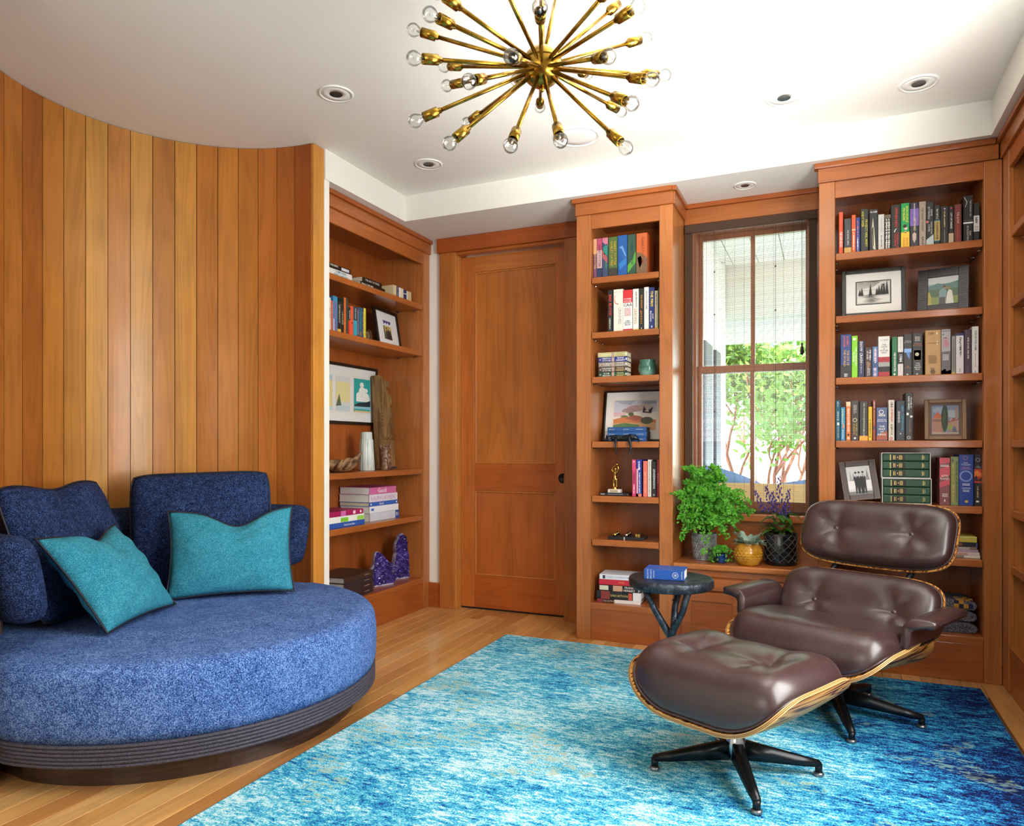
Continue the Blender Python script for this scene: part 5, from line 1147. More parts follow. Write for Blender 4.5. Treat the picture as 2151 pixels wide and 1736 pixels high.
row_y(1.790, 4.05, K3, 1230, 590, [
 (505, 612, 215, '#1f2426', 'black book with red capitals', [('t', 'BAD BLOOD', 0.10, 0.62, '#e8402e', 0.1, 0.85), ('t', 'CARREYROU', 0.66, 0.94, WTH, 0.2, 0.6)]),
 (632, 846, 195, '#ece6da', 'thick cream book with a thin red curve', [('T', 'ADAM TOOZE', 0.06, 0.09, '#c8b8a8', 0.15, 0.8), ('p', '#d85a34', [(0.18, 0.14), (0.22, 0.14), (0.10, 0.22), (0.2, 0.31), (0.45, 0.35), (0.44, 0.36), (0.16, 0.33), (0.06, 0.23)]), ('p', '#8a3018', [(0.42, 0.36), (0.46, 0.32), (0.5, 0.36)]), ('t', 'CRASHED', 0.40, 0.86, '#a8a49a', 0.45, 0.85)]),
 (848, 1056, 210, '#ecebe8', 'thick white book with red top and foot', [('b', 0.0, 0.31, '#d42c34'), ('b', 0.95, 1.0, '#c8243a'), ('T', 'POWER\nHOUSE', 0.20, 0.30, WTH, 0.1, 0.9), ('T', 'CAA', 0.32, 0.42, '#1d1b1c', 0.08, 0.92), ('s', 0.44, 0.62, '#d09090', 0.15, 0.85), ('T', 'JAMES\nANDREW\nMILLER', 0.73, 0.88, '#3a5a5c', 0.15, 0.85)]),
 (1068, 1200, 185, '#eae8e2', 'white book with large gold capitals', [('t', 'ALEX FERGUSON', 0.05, 0.46, '#2a3438', 0.42, 0.75), ('t', 'LEADING', 0.46, 0.86, '#b08a2c', 0.15, 0.75), ('b', 0.96, 1.0, '#d8c04a')]),
 (1206, 1318, 175, '#222324', 'black book with gold capitals, red tick', [('t', 'PHIL KNIGHT', 0.14, 0.50, '#d89a2c', 0.3, 0.75), ('t', 'SHOE DOG', 0.54, 0.86, '#d89a2c', 0.2, 0.7), ('p', '#e0442c', [(0.1, 0.50), (0.4, 0.55), (0.5, 0.50), (0.4, 0.58)]), ('p', WTH, [(0.4, 0.97), (0.5, 0.93), (0.6, 0.97)])]),
 (1322, 1428, 145, '#e4e3de', 'tall white book with fine grey capitals', [('t', 'SKIN IN THE GAME', 0.06, 0.55, '#8a8c8e', 0.3, 0.75), ('s', 0.6, 0.78, '#d8c0b8', 0.4, 0.55)]),
 (1432, 1560, 150, '#22306c', 'navy book with large yellow title', [('t', 'THE FIRM', 0.06, 0.48, '#f0d83c', 0.12, 0.88), ('t', 'DUFF\nMcDONALD', 0.52, 0.86, WTH, 0.15, 0.85), ('b', 0.91, 0.96, '#b8c0d8', 0.4, 0.6)]),
 (1564, 1636, 225, '#d8cfb0', 'short cream paperback with black and red print', [('s', 0.05, 0.42, '#2a2824', 0.35, 0.7), ('s', 0.44, 0.62, '#d8403a', 0.35, 0.7), ('s', 0.7, 0.92, '#4a463c', 0.4, 0.65), ('b', 0.94, 1.0, '#d8b83c')], {'hard': False}),
 (1640, 1692, 165, '#2c4a22', 'dark green book half hidden by the frame', [('s', 0.3, 0.8, '#b8b494', 0.55, 0.8)]),
], 'on narrow bookcase second shelf', 'books on the second shelf of the narrow bookcase')
K4 = 5.26
row_y(0.838, 4.05, K4, 1240, 730, [
 (462, 503, 1242, '#c83a6c', 'pink book with its red cover showing', [('b', 0, 0.3, '#d84a74'), ('t', 'CAPITALE', 0.34, 0.66, '#3a1428', 0.15, 0.8), ('s', 0.68, 0.95, '#f2d4dc', 0.3, 0.7), ('d', 0.5, 0.06, 0.003, WTH)]),
 (509, 566, 1242, '#2a3a94', 'blue book with red and white print', [('b', 0.25, 1.0, '#d8a0a8', 0, 0.35), ('s', 0.05, 0.3, WTH, 0.35, 0.75), ('s', 0.35, 0.9, '#e8e4ec', 0.5, 0.75), ('b', 0.92, 1.0, '#d87a70')]),
 (583, 631, 1258, '#e0705c', 'coral book with pale marks', [('s', 0.3, 0.9, '#f0b8a4', 0.35, 0.65)]),
 (634, 673, 1243, '#d8d0c4', 'white book with speckled lettering', [('s', 0.04, 0.95, '#6a605a', 0.4, 0.62)]),
 (677, 731, 1262, '#1f1e20', 'black book with tall white capitals', [('t', 'SENSEMAKING', 0.12, 0.86, WTH, 0.2, 0.8), ('s', 0.92, 0.96, '#b8b4ac', 0.3, 0.7)]),
 (734, 764, 1240, '#a82a34', 'dark red book half hidden by the frame', [('t', 'THE MORE OF LESS', 0.06, 0.94, '#f0d8d4', 0.3, 0.75)]),
], 'beside the gold trophy', 'books beside the gold trophy')

# ---- lying stacks on the shelves facing the camera side
def stack_y(shelf_z, Y, items, where, group, name='book'):
    """items bottom first: (px0, px1, thickness, depth, colour, look, deco[, yaw])"""
    z = shelf_z + 0.0006
    for it in items:
        x0, x1, th, dp, col, look, deco = it[:7]; yw = it[7] if len(it) > 7 else 0.0; op = it[8] if len(it) > 8 else {}
        a, b = onY(x0, 900, Y).x, onY(x1, 900, Y).x
        book(f'{look} {where}', ((a + b) / 2, Y, z), 0, b - a, th, dp, col, deco, lying=True, group=group, yaw=R(yw), pages=op.get('pages'), hard=op.get('hard', True), name=name)
        z += th + 0.0006
def dune(c, ttl, acc): return [('T', ttl, 0.12, 0.92, WTH, 0.12, 0.46), ('T', 'FRANK\nHERBERT', 0.08, 0.95, acc, 0.62, 0.93), ('b', 0.06, 0.94, '#b89a8c', 0.47, 0.56), ('b', 0.3, 0.75, '#f0ece4', 0.95, 0.985), ('p', '#d8a8a0', [(0.03, 0.5), (0.09, 0.3), (0.09, 0.7)])]
stack_y(1.530, 4.055, [
 (1257, 1317, 0.0285, 0.11, '#1c4a38', 'dark green paperback at the bottom', dune(0, 'DUNE\nMESSIAH', '#d8c87a')),
 (1257, 1317, 0.029, 0.11, '#4a4238', 'dark brown paperback second from the bottom', dune(0, 'CHILDREN\nOF DUNE', '#d8b87a')),
 (1257, 1317, 0.028, 0.11, '#8c8078', 'grey paperback in the middle', dune(0, 'GOD EMPEROR\nOF DUNE', '#d8d0c0')),
 (1256.5, 1317.5, 0.0285, 0.11, '#1f3484', 'royal blue paperback second from the top', dune(0, 'HERETICS\nOF DUNE', WTH)),
 (1256, 1317, 0.027, 0.11, '#c8c48c', 'pale yellow-green paperback on top', dune(0, 'CHAPTERHOUSE', '#a89a5c')),
], 'of the stack beside the green vase', 'paperback stack beside the green vase')
blu = lambda y: [('T', 'BBC Sussex', 0.3, 0.7, WTH, 0.03, 0.2), ('T', y, 0.3, 0.7, WTH, 0.40, 0.56), ('T', 'Scott Alexander', 0.3, 0.7, WTH, 0.70, 0.95)]
stack_y(1.154, 4.095, [
 (1276, 1358, 0.027, 0.10, '#1a4f8c', 'blue clothbound book at the bottom of three under the painting', blu('2014–2015'), 0, {'pages': M('#5c4a40', 0.8)}),
 (1276, 1359, 0.029, 0.10, '#1d5596', 'blue clothbound book in the middle of three under the painting', blu('2016–2017'), 0, {'pages': M('#5c4a40', 0.8)}),
 (1276, 1358, 0.0265, 0.10, '#1a4f8c', 'blue clothbound book on top of three under the painting', blu('2013–2014'), 0, {'pages': M('#5c4a40', 0.8)}),
], 'behind the cat figure', 'blue clothbound books')
stack_y(0.838, 4.06, [(1259, 1318, 0.0145, 0.15, '#1d2128', 'thin black book lying under the gold trophy', [('s', 0.3, 0.7, '#8a8a90', 0.3, 0.85), ('s', 0.3, 0.7, WTH, 0.05, 0.2)])], 'on the narrow bookcase', None)
stack_y(0.215, 4.055, [
 (1255, 1345, 0.020, 0.17, '#241a1c', 'thin dark book at the bottom', [('T', 'VALUATION', 0.1, 0.95, '#d8b48c', 0.14, 0.42), ('b', 0, 1, '#e4ded8', 0.40, 1.0), ('b', 0, 1, '#8c2a34', 0.0, 0.12)], 3, {'pages': M_PAGES_W}),
 (1254, 1346, 0.046, 0.17, '#1f1c1d', 'thick black-red book second from the bottom', [('b', 0, 1, '#8c3430', 0.10, 0.30), ('T', 'VALUATION', 0.15, 0.9, '#d8bc6a', 0.32, 0.70), ('b', 0.1, 0.95, '#c8503a', 0.72, 0.80), ('b', 0, 1, '#e6e2de', 0.82, 1.0)], 3, {'pages': M_PAGES_W}),
 (1259, 1340, 0.036, 0.11, '#1d1a1a', 'black paperback with peach block in the middle', [('b', 0.12, 0.85, '#d8d4bc', 0.01, 0.24), ('b', 0.05, 0.95, '#c89a7c', 0.36, 0.6), ('T', 'FRANK\nHERBERT', 0.1, 0.95, '#e8e0d4', 0.62, 0.93)], 2, {'pages': M_PAGES_W, 'hard': False}),
 (1259, 1344, 0.031, 0.16, '#c42438', 'red cloth book second from the top', [('b', 0, 1, '#a81c30', 0.2, 0.21), ('b', 0, 1, '#a81c30', 0.7, 0.71), ('s', 0.3, 0.6, '#d87a4a', 0.48, 0.62)], 4, {'pages': M_PAGES_W}),
 (1260, 1346, 0.029, 0.16, '#dfe0e8', 'white paperback with a blue picture on top', [('T', 'CABLE COWBOY', 0.2, 0.8, '#a8acc0', 0.18, 0.62), ('T', 'MARK ROBICHAUX', 0.3, 0.7, '#3a4a8c', 0.66, 0.9), ('b', 0.2, 0.85, '#2a2c3c', 0.08, 0.14)], 4, {'pages': M_PAGES_W, 'hard': False}),
], 'of the lowest stack in the narrow bookcase', 'book stack on the lowest shelf of the narrow bookcase')
# ---- two slipcases of green volumes
for j, (z0, x0, x1, dx) in enumerate(((0.838, 1853, 1957, 0), (0.838 + 0.128, 1852.5, 1956, -0.002))):
    a, b = onY(x0, 1000, 4.06).x + dx, onY(x1, 1000, 4.06).x + dx; H = 0.127
    t = thing('boxed_book_set', f'white slipcase holding three green volumes, {"lower" if j == 0 else "upper"} of two stacked by the silver-framed photograph', 'books', ((a + b) / 2, 4.06, z0 + 0.0006), group='green boxed sets')
    w2 = (b - a) / 2
    obj('slipcase', boxes([(-w2, w2, 0, 0.17, 0, 0.003), (-w2, w2, 0, 0.17, H - 0.003, H), (-w2, -w2 + 0.003, 0, 0.17, 0.003, H - 0.003), (w2 - 0.003, w2, 0, 0.17, 0.003, H - 0.003), (-w2, w2, 0.167, 0.17, 0.003, H - 0.003)]), M('#e6e4de', 0.5), t, local=True)
    for i in range(3):
        vz0, vz1 = 0.0035 + i * 0.04, 0.0035 + (i + 1) * 0.04 - 0.0006
        v = box('volume', -w2 + 0.0035, w2 - 0.0035, 0.003, 0.165, vz0, vz1, M('#1f4a30', 0.5), t, local=True, bev=0.006)
        W_ = 2 * w2
        zz = (vz0 + vz1) / 2; hh = vz1 - vz0 - 0.010
        box('title_block', -w2 + 0.21 * W_, -w2 + 0.49 * W_, 0.0015, 0.006, zz - hh / 2, zz + hh / 2, M('#1d1718', 0.5), v, local=True)
        obj('gilt', boxes([(-w2 + f_ * W_, -w2 + (f_ + wd_) * W_, 0.0008, 0.004, zz - hh * q_ / 2, zz + hh * q_ / 2) for f_, wd_, q_ in ((0.18, 0.012, 1.0), (0.25, 0.012, 0.7), (0.28, 0.008, 0.7), (0.325, 0.014, 0.2), (0.365, 0.008, 0.7), (0.39, 0.008, 0.8), (0.415, 0.008, 0.7), (0.83, 0.008, 0.8), (0.86, 0.008, 0.6))]), M('#d8bc6a', 0.35, 0.6), v, local=True)
# ---- flat stack behind the chair, lower right
stack_y(0.584, 4.06, [
 (1975, 2059, 0.014, 0.18, '#e0dacc', 'cream paperback at the bottom', [('s', 0.2, 0.8, '#5a5040', 0.1, 0.6)], 0, {'hard': False}),
 (1975, 2058, 0.014, 0.18, '#e2d2d0', 'pale pink paperback second from the bottom', [('s', 0.3, 0.8, '#c86a5a', 0.2, 0.7)], 0, {'hard': False}),
 (1975, 2055, 0.012, 0.17, '#b89ab0', 'mauve paperback third from the bottom', [], 0, {'hard': False}),
 (1975, 2052, 0.013, 0.17, '#8a7a6c', 'brown paperback fourth from the bottom', [('s', 0.3, 0.8, '#e0d8cc', 0.2, 0.8)], 0, {'hard': False}),
 (1975, 2053, 0.020, 0.17, '#1d1a24', 'black magazine-like book fifth from the bottom', [('b', 0, 1, '#2a62b4', 0.97, 1.0), ('b', 0.2, 0.8, '#8a5a2c', 0.25, 0.6)]),
 (1975, 2052, 0.028, 0.17, '#c8b84a', 'yellow hardback on top', [('b', 0, 0.2, '#e0d88c')]),
], 'of the flat stack behind the lounge chair', 'flat book stack behind the lounge chair')
# ---- big blue book on the side table
bp = onZ(1385, 1206, 0.526 + 0.001)
bk = book('thick royal blue dictionary lying on the bronze side table', (-0.668, 3.212, 0.5275), 0, 0.178, 0.044, 0.125, '#1c4fa0', [('t', 'SHORTER', 0.0, 1.0, '#b8c4dc', 0.06, 0.12), ('t', 'OXFORD', 0.0, 1.0, '#b8c4dc', 0.14, 0.20), ('t', 'ENGLISH', 0.1, 0.9, '#b8c4dc', 0.22, 0.27), ('d', 0.78, 0.5, 0.014, '#9aa8c8', 0.0105), ('d', 0.78, 0.5, 0.006, '#9aa8c8'), ('s', 0.1, 0.9, '#9aa8c8', 0.92, 0.96)], lying=True, yaw=R(3), pages=M_PAGES_W)

# ================================================================== recessed bookcase on the left (faces +x)
def loc_x(px, py, X): return onX(px, py, X)
def row_x(shelf_z, X, k, x0_, y0_, items, where, group, depth=0.15):
    for i, it in enumerate(items):
        zx0, zx1, zt, col, look, deco = it[:6]; op = it[6] if len(it) > 6 else {}
        a = onX(x0_ + zx0 / k, y0_, X).y; b = onX(x0_ + zx1 / k, y0_, X).y
        top = onX(x0_ + (zx0 + zx1) / 2 / k, y0_ + zt / k, X).z
        book(f'{look}, {ORD[i]} from left {where}', (X, (a + b) / 2, shelf_z + 0.0006), R(90), max(0.006, b - a - 0.0008), top - shelf_z, op.get('D', depth), col, deco, group=group, hard=op.get('hard', True), pages=op.get('pages'))
K5 = 8.265
row_x(1.788, -2.62, K5, 690, 530, [
 (8, 42, 790, '#d8d0c0', 'cream book cut off by the plaster edge', [('s', 0.3, 0.6, '#3a342c', 0.3, 0.7)]),
 (44, 78, 840, '#c8543c', 'rust red book', [('s', 0.1, 0.9, '#e8b49c', 0.4, 0.6)]),
 (80, 156, 765, '#3a86b4', 'light blue book with hot pink lettering', [('t', 'LEVIATHAN WAKES', 0.14, 0.98, '#e02a6c', 0.25, 0.75), ('b', 0.62, 0.95, '#d8e8ec', 0.1, 0.25)]),
 (160, 214, 860, '#1f1c18', 'black book with a yellow foot', [('b', 0.86, 1.0, '#e0a83a'), ('t', 'NEVERNIGHT', 0.05, 0.72, '#d8ccb0', 0.2, 0.8)]),
 (218, 266, 870, '#24221c', 'black book with white capitals', [('t', 'I AM PILGRIM', 0.03, 0.95, '#e0d8c4', 0.25, 0.75)]),
 (270, 340, 795, '#3c463c', 'tall grey-green book with an orange cover', [('b', 0, 1, '#d8702e', 0, 0.42)]),
 (350, 384, 960, '#2a201c', 'short black and red book', [('b', 0.45, 1.0, '#e04a2c'), ('s', 0.1, 0.4, WTH, 0.3, 0.7)]),
 (386, 432, 940, '#e05a34', 'orange book with a small seal', [('d', 0.5, 0.55, 0.006, '#8a2c18')]),
 (437, 494, 950, '#26424c', 'teal and navy book with white title', [('b', 0.45, 1.0, '#3aa4b8'), ('t', 'THE WAVE', 0.05, 0.4, WTH, 0.25, 0.75)]),
 (497, 526, 955, '#4c2c5c', 'narrow purple book', [('s', 0.1, 0.9, '#d8c8e0', 0.35, 0.65)]),
 (529, 582, 965, '#1f5a6c', 'dark teal book', [('s', 0.15, 0.7, '#2f9aa8', 0.3, 0.7), ('b', 0.78, 0.9, '#8a6a44', 0.3, 0.8)]),
 (585, 612, 970, '#22386c', 'narrow navy book with yellow marks', [('s', 0.1, 0.9, '#e0c83c', 0.4, 0.9)]),
 (615, 650, 975, '#dcd034', 'bright yellow book', [('s', 0.2, 0.9, '#8a7c1c', 0.4, 0.65)]),
], 'beside the framed couple', 'books beside the framed photograph of a couple')
def stack_x(shelf_z, X, items, where, group):
    z = shelf_z + 0.0006
    for it in items:
        y0, y1, th, dp, col, look, deco = it[:7]; op = it[7] if len(it) > 7 else {}
        book(f'{look} {where}', (X, (y0 + y1) / 2, z), R(90), y1 - y0, th, dp, col, deco, lying=True, group=group, pages=op.get('pages'), hard=op.get('hard', True), yaw=R(op.get('yaw', 0)))
        z += th + 0.0006
def yy(px, X): return onX(px, 900, X).y
stack_x(2.110, -2.64, [
 (3.268, yy(741, -2.64), 0.012, 0.16, '#28323c', 'thin dark book at the bottom', []),
 (3.262, yy(739.5, -2.64), 0.042, 0.16, '#e4e4dc', 'thick white book in the middle', [('T', 'SOMETHING\nDEEPLY HIDDEN', 0.1, 0.9, '#3a86b4', 0.45, 0.9)], {'pages': M_PAGES_W}),
 (3.265, yy(736.5, -2.64), 0.028, 0.15, '#2c1f1c', 'dark brown book on top', [('b', 0.2, 0.8, '#d8d4dc', 0.72, 0.95), ('T', 'NUDGING', 0.1, 0.6, WTH, 0.35, 0.65)]),
], 'of the top shelf stack at the plaster edge', 'top shelf stack at the plaster edge')
stack_x(2.110, -2.66, [
 (yy(757, -2.66), yy(809, -2.66), 0.048, 0.11, '#1e1813', 'thick black paperback below', [('T', 'KING JORDAN', 0.1, 0.5, WTH, 0.04, 0.5), ('T', 'A GREAT NOVEL', 0.45, 0.75, '#c89a4a', 0.45, 0.95)], {'hard': False}),
 (yy(761, -2.66), yy(802, -2.66), 0.030, 0.11, '#211a16', 'black paperback on top', [('T', 'THE ART OF WINE', 0.25, 0.8, '#d8d4cc', 0.1, 0.9)], {'hard': False}),
], 'in the middle of the top shelf of the recessed bookcase', 'black paperbacks on the top shelf')
ys = [yy(v, -2.63) for v in (827.5, 833, 838.5, 848, 855, 864)]
ys = [yy(826.5 + (864 - 826.5) * f, -2.63) for f in (0, 0.17, 0.31, 0.56, 0.74, 1.0)]
for i, (c_, look, deco) in enumerate((('#d8c49c', 'cream and orange paperback', [('b', 0.72, 1.0, '#e09a3a')]), ('#1f2a5c', 'navy paperback with white title', [('t', 'ON WAR', 0.1, 0.7, WTH, 0.2, 0.8), ('b', 0.75, 0.9, '#c8283a')]), ('#e0d4b8', 'cream and gold paperback', [('b', 0.0, 1.0, '#f0ede4', 0, 0.35), ('b', 0.75, 1.0, '#e0a04a', 0.35, 1)]), ('#24306c', 'navy and red paperback', [('b', 0.75, 1.0, '#c8283a'), ('b', 0.3, 0.36, WTH, 0.1, 0.9)]), ('#d0bc90', 'tan paperback with a gold foot', [('b', 0.72, 1.0, '#e0a43c'), ('b', 0, 1, '#f0ede4', 0, 0.15)]))):
    book(f'small {look}, {ORD[i]} in the recessed top shelf row', (-2.63, (ys[i] + ys[i + 1]) / 2, 2.1106), R(90), ys[i + 1] - ys[i] - 0.0006, 0.088 - 0.002 * i, 0.10, c_, deco, group='small paperbacks on the recessed top shelf', hard=False)
stack_x(0.649, -2.64, [
 (yy(777.5, -2.64), yy(838.5, -2.64), 0.052, 0.232, '#cdd2dc', 'thick pale grey art book at the bottom', [('b', 0, 1, '#1f4496', 0.86, 1.0), ('T', 'B1', 0.2, 0.8, WTH, 0.87, 0.99), ('s', 0.3, 0.6, '#e0e0ec', 0.1, 0.6)], {'pages': M_PAGES_W}),
 (yy(776.5, -2.64), yy(837, -2.64), 0.042, 0.230, '#e8ebf2', 'white art book second from the bottom', [('b', 0.3, 0.65, '#3a6ac0', 0.05, 0.14)], {'pages': M_PAGES_W}),
 (yy(776, -2.64), yy(835.5, -2.64), 0.026, 0.234, '#2f62b8', 'thin blue art book in the middle', [('T', 'Gaudí', 0.1, 0.9, WTH, 0.3, 0.5), ('d', 0.05, 0.5, 0.006, WTH), ('d', 0.95, 0.5, 0.006, WTH)]),
 (yy(776, -2.64), yy(835, -2.64), 0.048, 0.236, '#e2dce8', 'thick pale lilac art book second from the top', [('T', 'RALPH LAUREN', 0.15, 0.95, '#c8a0c0', 0.03, 0.9)], {'pages': M_PAGES_W}),
 (yy(777, -2.64), yy(832, -2.64), 0.046, 0.236, '#d06aa0', 'pink art book on top', [('T', 'Gaudi', 0.1, 0.95, WTH, 0.2, 0.7), ('b', 0, 0.06, '#8a2a4c')], {'pages': M_PAGES_W}),
], 'of the tall stack over the amethysts', 'tall art book stack')
stack_x(0.649, -2.60, [
 (3.262, yy(766, -2.60), 0.030, 0.22, '#2a5ab0', 'blue paperback at the bottom', [('T', 'Giving Done Right', 0.1, 0.95, WTH, 0.44, 0.8)], {'pages': M_PAGES_W}),
 (3.266, yy(765, -2.60), 0.036, 0.21, '#eef0ea', 'white and lime paperback in the middle', [('b', 0.25, 0.95, '#7cc83a', 0.42, 0.60), ('b', 0.25, 0.95, '#9ad45a', 0.82, 0.99)], {'pages': M_PAGES_W}),
 (3.263, yy(763, -2.60), 0.030, 0.21, '#a8205c', 'magenta book on top', [('b', 0, 1, '#d06ab0', 0.44, 0.56), ('b', 0.2, 0.8, '#f2dce8', 0.74, 0.80), ('d', 0.93, 0.5, 0.008, WTH)], {'pages': M_PAGES_W}),
], 'of the short stack at the plaster edge', 'short stack cut by the plaster edge')
stack_x(0.215, -2.60, [(yy(720, -2.60) - 0.02 * (3 - i) * 0, yy(787, -2.60) + 0.002 * (i % 2), 0.0335, 0.24, c_, f'dark brown leather-look book, {["bottom", "second from the bottom", "third from the bottom", "top"][i]}', [('s', 0.42, 0.55, '#a88c78', 0.68, 0.86)], {'pages': M('#b8b4b4', 0.8), 'yaw': 4}) for i, c_ in enumerate(('#2f2a30', '#33292a', '#2f2a30', '#3a2c26'))], 'of four beside the amethysts', 'four dark brown books beside the amethysts')
# ================================================================== pictures and ornaments on the shelves
def picture_mesh(W, H, layers, y0=0.0):
    V = []; Fc = []; mi = []; mats = []
    for i, (c_, poly) in enumerate(layers):
        o0 = len(V); V += [((x - 0.5) * W, y0 - 0.00025 * i, z * H) for x, z in poly]; Fc.append(tuple(range(o0, o0 + len(poly))))
        m = M(c_, 0.55)
        if m not in mats: mats.append(m)
        mi.append(mats.index(m))
    me = mesh(V, Fc); me.polygons.foreach_set('material_index', mi); return me, mats
FULL = [(0, 0), (1, 0), (1, 1), (0, 1)]
def sq(x0, x1, z0, z1): return [(x0, z0), (x1, z0), (x1, z1), (x0, z1)]
def ell(cx, cz, rx, rz, n=14): return [(cx + rx * math.cos(2 * math.pi * k / n), cz + rz * math.sin(2 * math.pi * k / n)) for k in range(n)]
def framed(name, label, cat, loc, rot, W, H, bw, fm, mat_w, mat_col, layers, dep=0.018, glass=False, group=None, bev=0.002):
    """Frame of outer size W x H, border bw, then a passe-partout of width mat_w round the print. Origin: middle of the bottom edge, front at y = 0."""
    loc = Vector(loc) + Vector((0, 0, dep * math.sin(-rot[0]) + abs(math.sin(rot[1])) * W / 2 + 0.0006))
    t = thing(name, label, cat, loc, rot, group)
    for (a) in ((-W / 2, -W / 2 + bw, 0, dep, 0, H), (W / 2 - bw, W / 2, 0, dep, 0, H), (-W / 2 + bw, W / 2 - bw, 0, dep, 0, bw), (-W / 2 + bw, W / 2 - bw, 0, dep, H - bw, H)):
        box('frame_rail', *a, fm, t, bev, local=True)
    box('backing', -W / 2 + bw * 0.5, W / 2 - bw * 0.5, dep * 0.75, dep, bw * 0.5, H - bw * 0.5, M('#3a2c20', 0.9), t, local=True)
    iw, ih = W - 2 * bw, H - 2 * bw
    if mat_w:
        mw = mat_w if isinstance(mat_w, (tuple, list)) else (mat_w, mat_w, mat_w, mat_w)
        box('mount_board', -iw / 2, iw / 2, dep * 0.45, dep * 0.75, bw, H - bw, M(mat_col, 0.7), t, local=True)
    else: mw = (0, 0, 0, 0)
    if layers:
        pw, ph = iw - mw[0] - mw[1], ih - mw[2] - mw[3]
        me, mats = picture_mesh(pw, ph, layers); o = obj('print', me, mats, t, local=True); o.location = ((mw[0] - mw[1]) / 2, dep * 0.44, bw + mw[2])
    if glass: box('glazing', -iw / 2, iw / 2, dep * 0.30, dep * 0.30 + 0.001, bw, H - bw, M_GLASS, t, local=True)
    return t
BLKF = M('#17140f', 0.35)
couple = [('#8a9a6c', FULL), ('#c8b86a', sq(0, 1, 0.30, 0.72)), ('#e8e8f0', sq(0, 1, 0.72, 1)), ('#4a4c8c', [(0, 1), (0.1, 0.78), (0.3, 0.9), (0.45, 0.8), (0.6, 0.92), (0.8, 0.8), (1, 0.9), (1, 1)]), ('#3c5030', sq(0, 0.12, 0, 0.7)), ('#4a4038', [(0.15, 0), (0.2, 0.42), (0.34, 0.5), (0.5, 0.42), (0.55, 0)]), ('#b07c5c', ell(0.36, 0.55, 0.07, 0.07)), ('#3a2418', ell(0.35, 0.58, 0.085, 0.07)), ('#b07c5c', ell(0.37, 0.54, 0.055, 0.055)), ('#2f2c30', [(0.45, 0), (0.48, 0.5), (0.62, 0.58), (0.82, 0.5), (0.95, 0)]), ('#c89a78', ell(0.63, 0.66, 0.07, 0.08)), ('#e8e8ec', [(0.6, 0.56), (0.68, 0.56), (0.64, 0.4)])]
# recessed bookcase: framed couple and the long framed pair of beach prints
a, b = onX(791, 700, -2.72), onX(851, 720, -2.66)
framed('photo_frame', 'black frame with white mount around a small photograph of a couple', 'picture frame', ((a.x + b.x) / 2, (a.y + b.y) / 2, 1.7886), (R(-9), 0, R(96)), 0.335, 0.262, 0.022, BLKF, (0.09, 0.09, 0.035, 0.055), '#e6e6e8', couple)
bx_ = onX(795.5, 830, -2.862); zb, zt = onX(795, 895, -2.862).z, onX(795, 776, -2.862).z
beach = [('#e8e8e2', FULL), ('#e6d890', sq(0.0, 0.24, 0.06, 0.94)), ('#bcd2dc', sq(0.0, 0.24, 0.80, 0.94)), ('#c2d8dc', [(0, 0.06), (0.24, 0.06), (0.24, 0.14), (0.1, 0.2), (0, 0.22)]), ('#f0e8b8', ell(0.12, 0.55, 0.08, 0.1)), ('#6a7c4a', [(0.0, 0.16), (0.06, 0.22), (0.08, 0.42), (0.1, 0.22), (0.16, 0.14)]),
         ('#d8dcd8', sq(0.30, 0.56, 0.06, 0.94)), ('#e6dca0', sq(0.30, 0.56, 0.3, 0.8)), ('#c8d8dc', sq(0.30, 0.56, 0.06, 0.2)), ('#5c7050', [(0.30, 0.18), (0.36, 0.5), (0.40, 0.2)]), ('#2fa8a4', sq(0.64, 0.96, 0.06, 0.94)), ('#f0f2ec', sq(0.68, 0.95, 0.34, 0.46)), ('#f0f2ec', ell(0.74, 0.50, 0.06, 0.09)), ('#f0f2ec', ell(0.87, 0.48, 0.07, 0.10)), ('#f0f2ec', ell(0.80, 0.62, 0.07, 0.11)), ('#f0f2ec', ell(0.79, 0.78, 0.04, 0.07)), ('#f0f2ec', ell(0.87, 0.64, 0.04, 0.06)), ('#24303a', [(0.64, 0.24), (0.72, 0.30), (0.88, 0.34), (0.96, 0.38), (0.96, 0.22), (0.64, 0.20)]), ('#8ec8d4', sq(0.64, 0.96, 0.14, 0.21)), ('#e0c88c', sq(0.64, 0.96, 0.06, 0.10))]
framed('wall_picture', 'black framed set of pale beach prints hung inside the recessed bookcase', 'picture', (-2.868, bx_.y - 0.35, zb), (0, 0, R(90)), 0.70, zt - zb, 0.020, BLKF, (0.05, 0.045, 0.05, 0.05), '#ecece8', beach, dep=0.018)
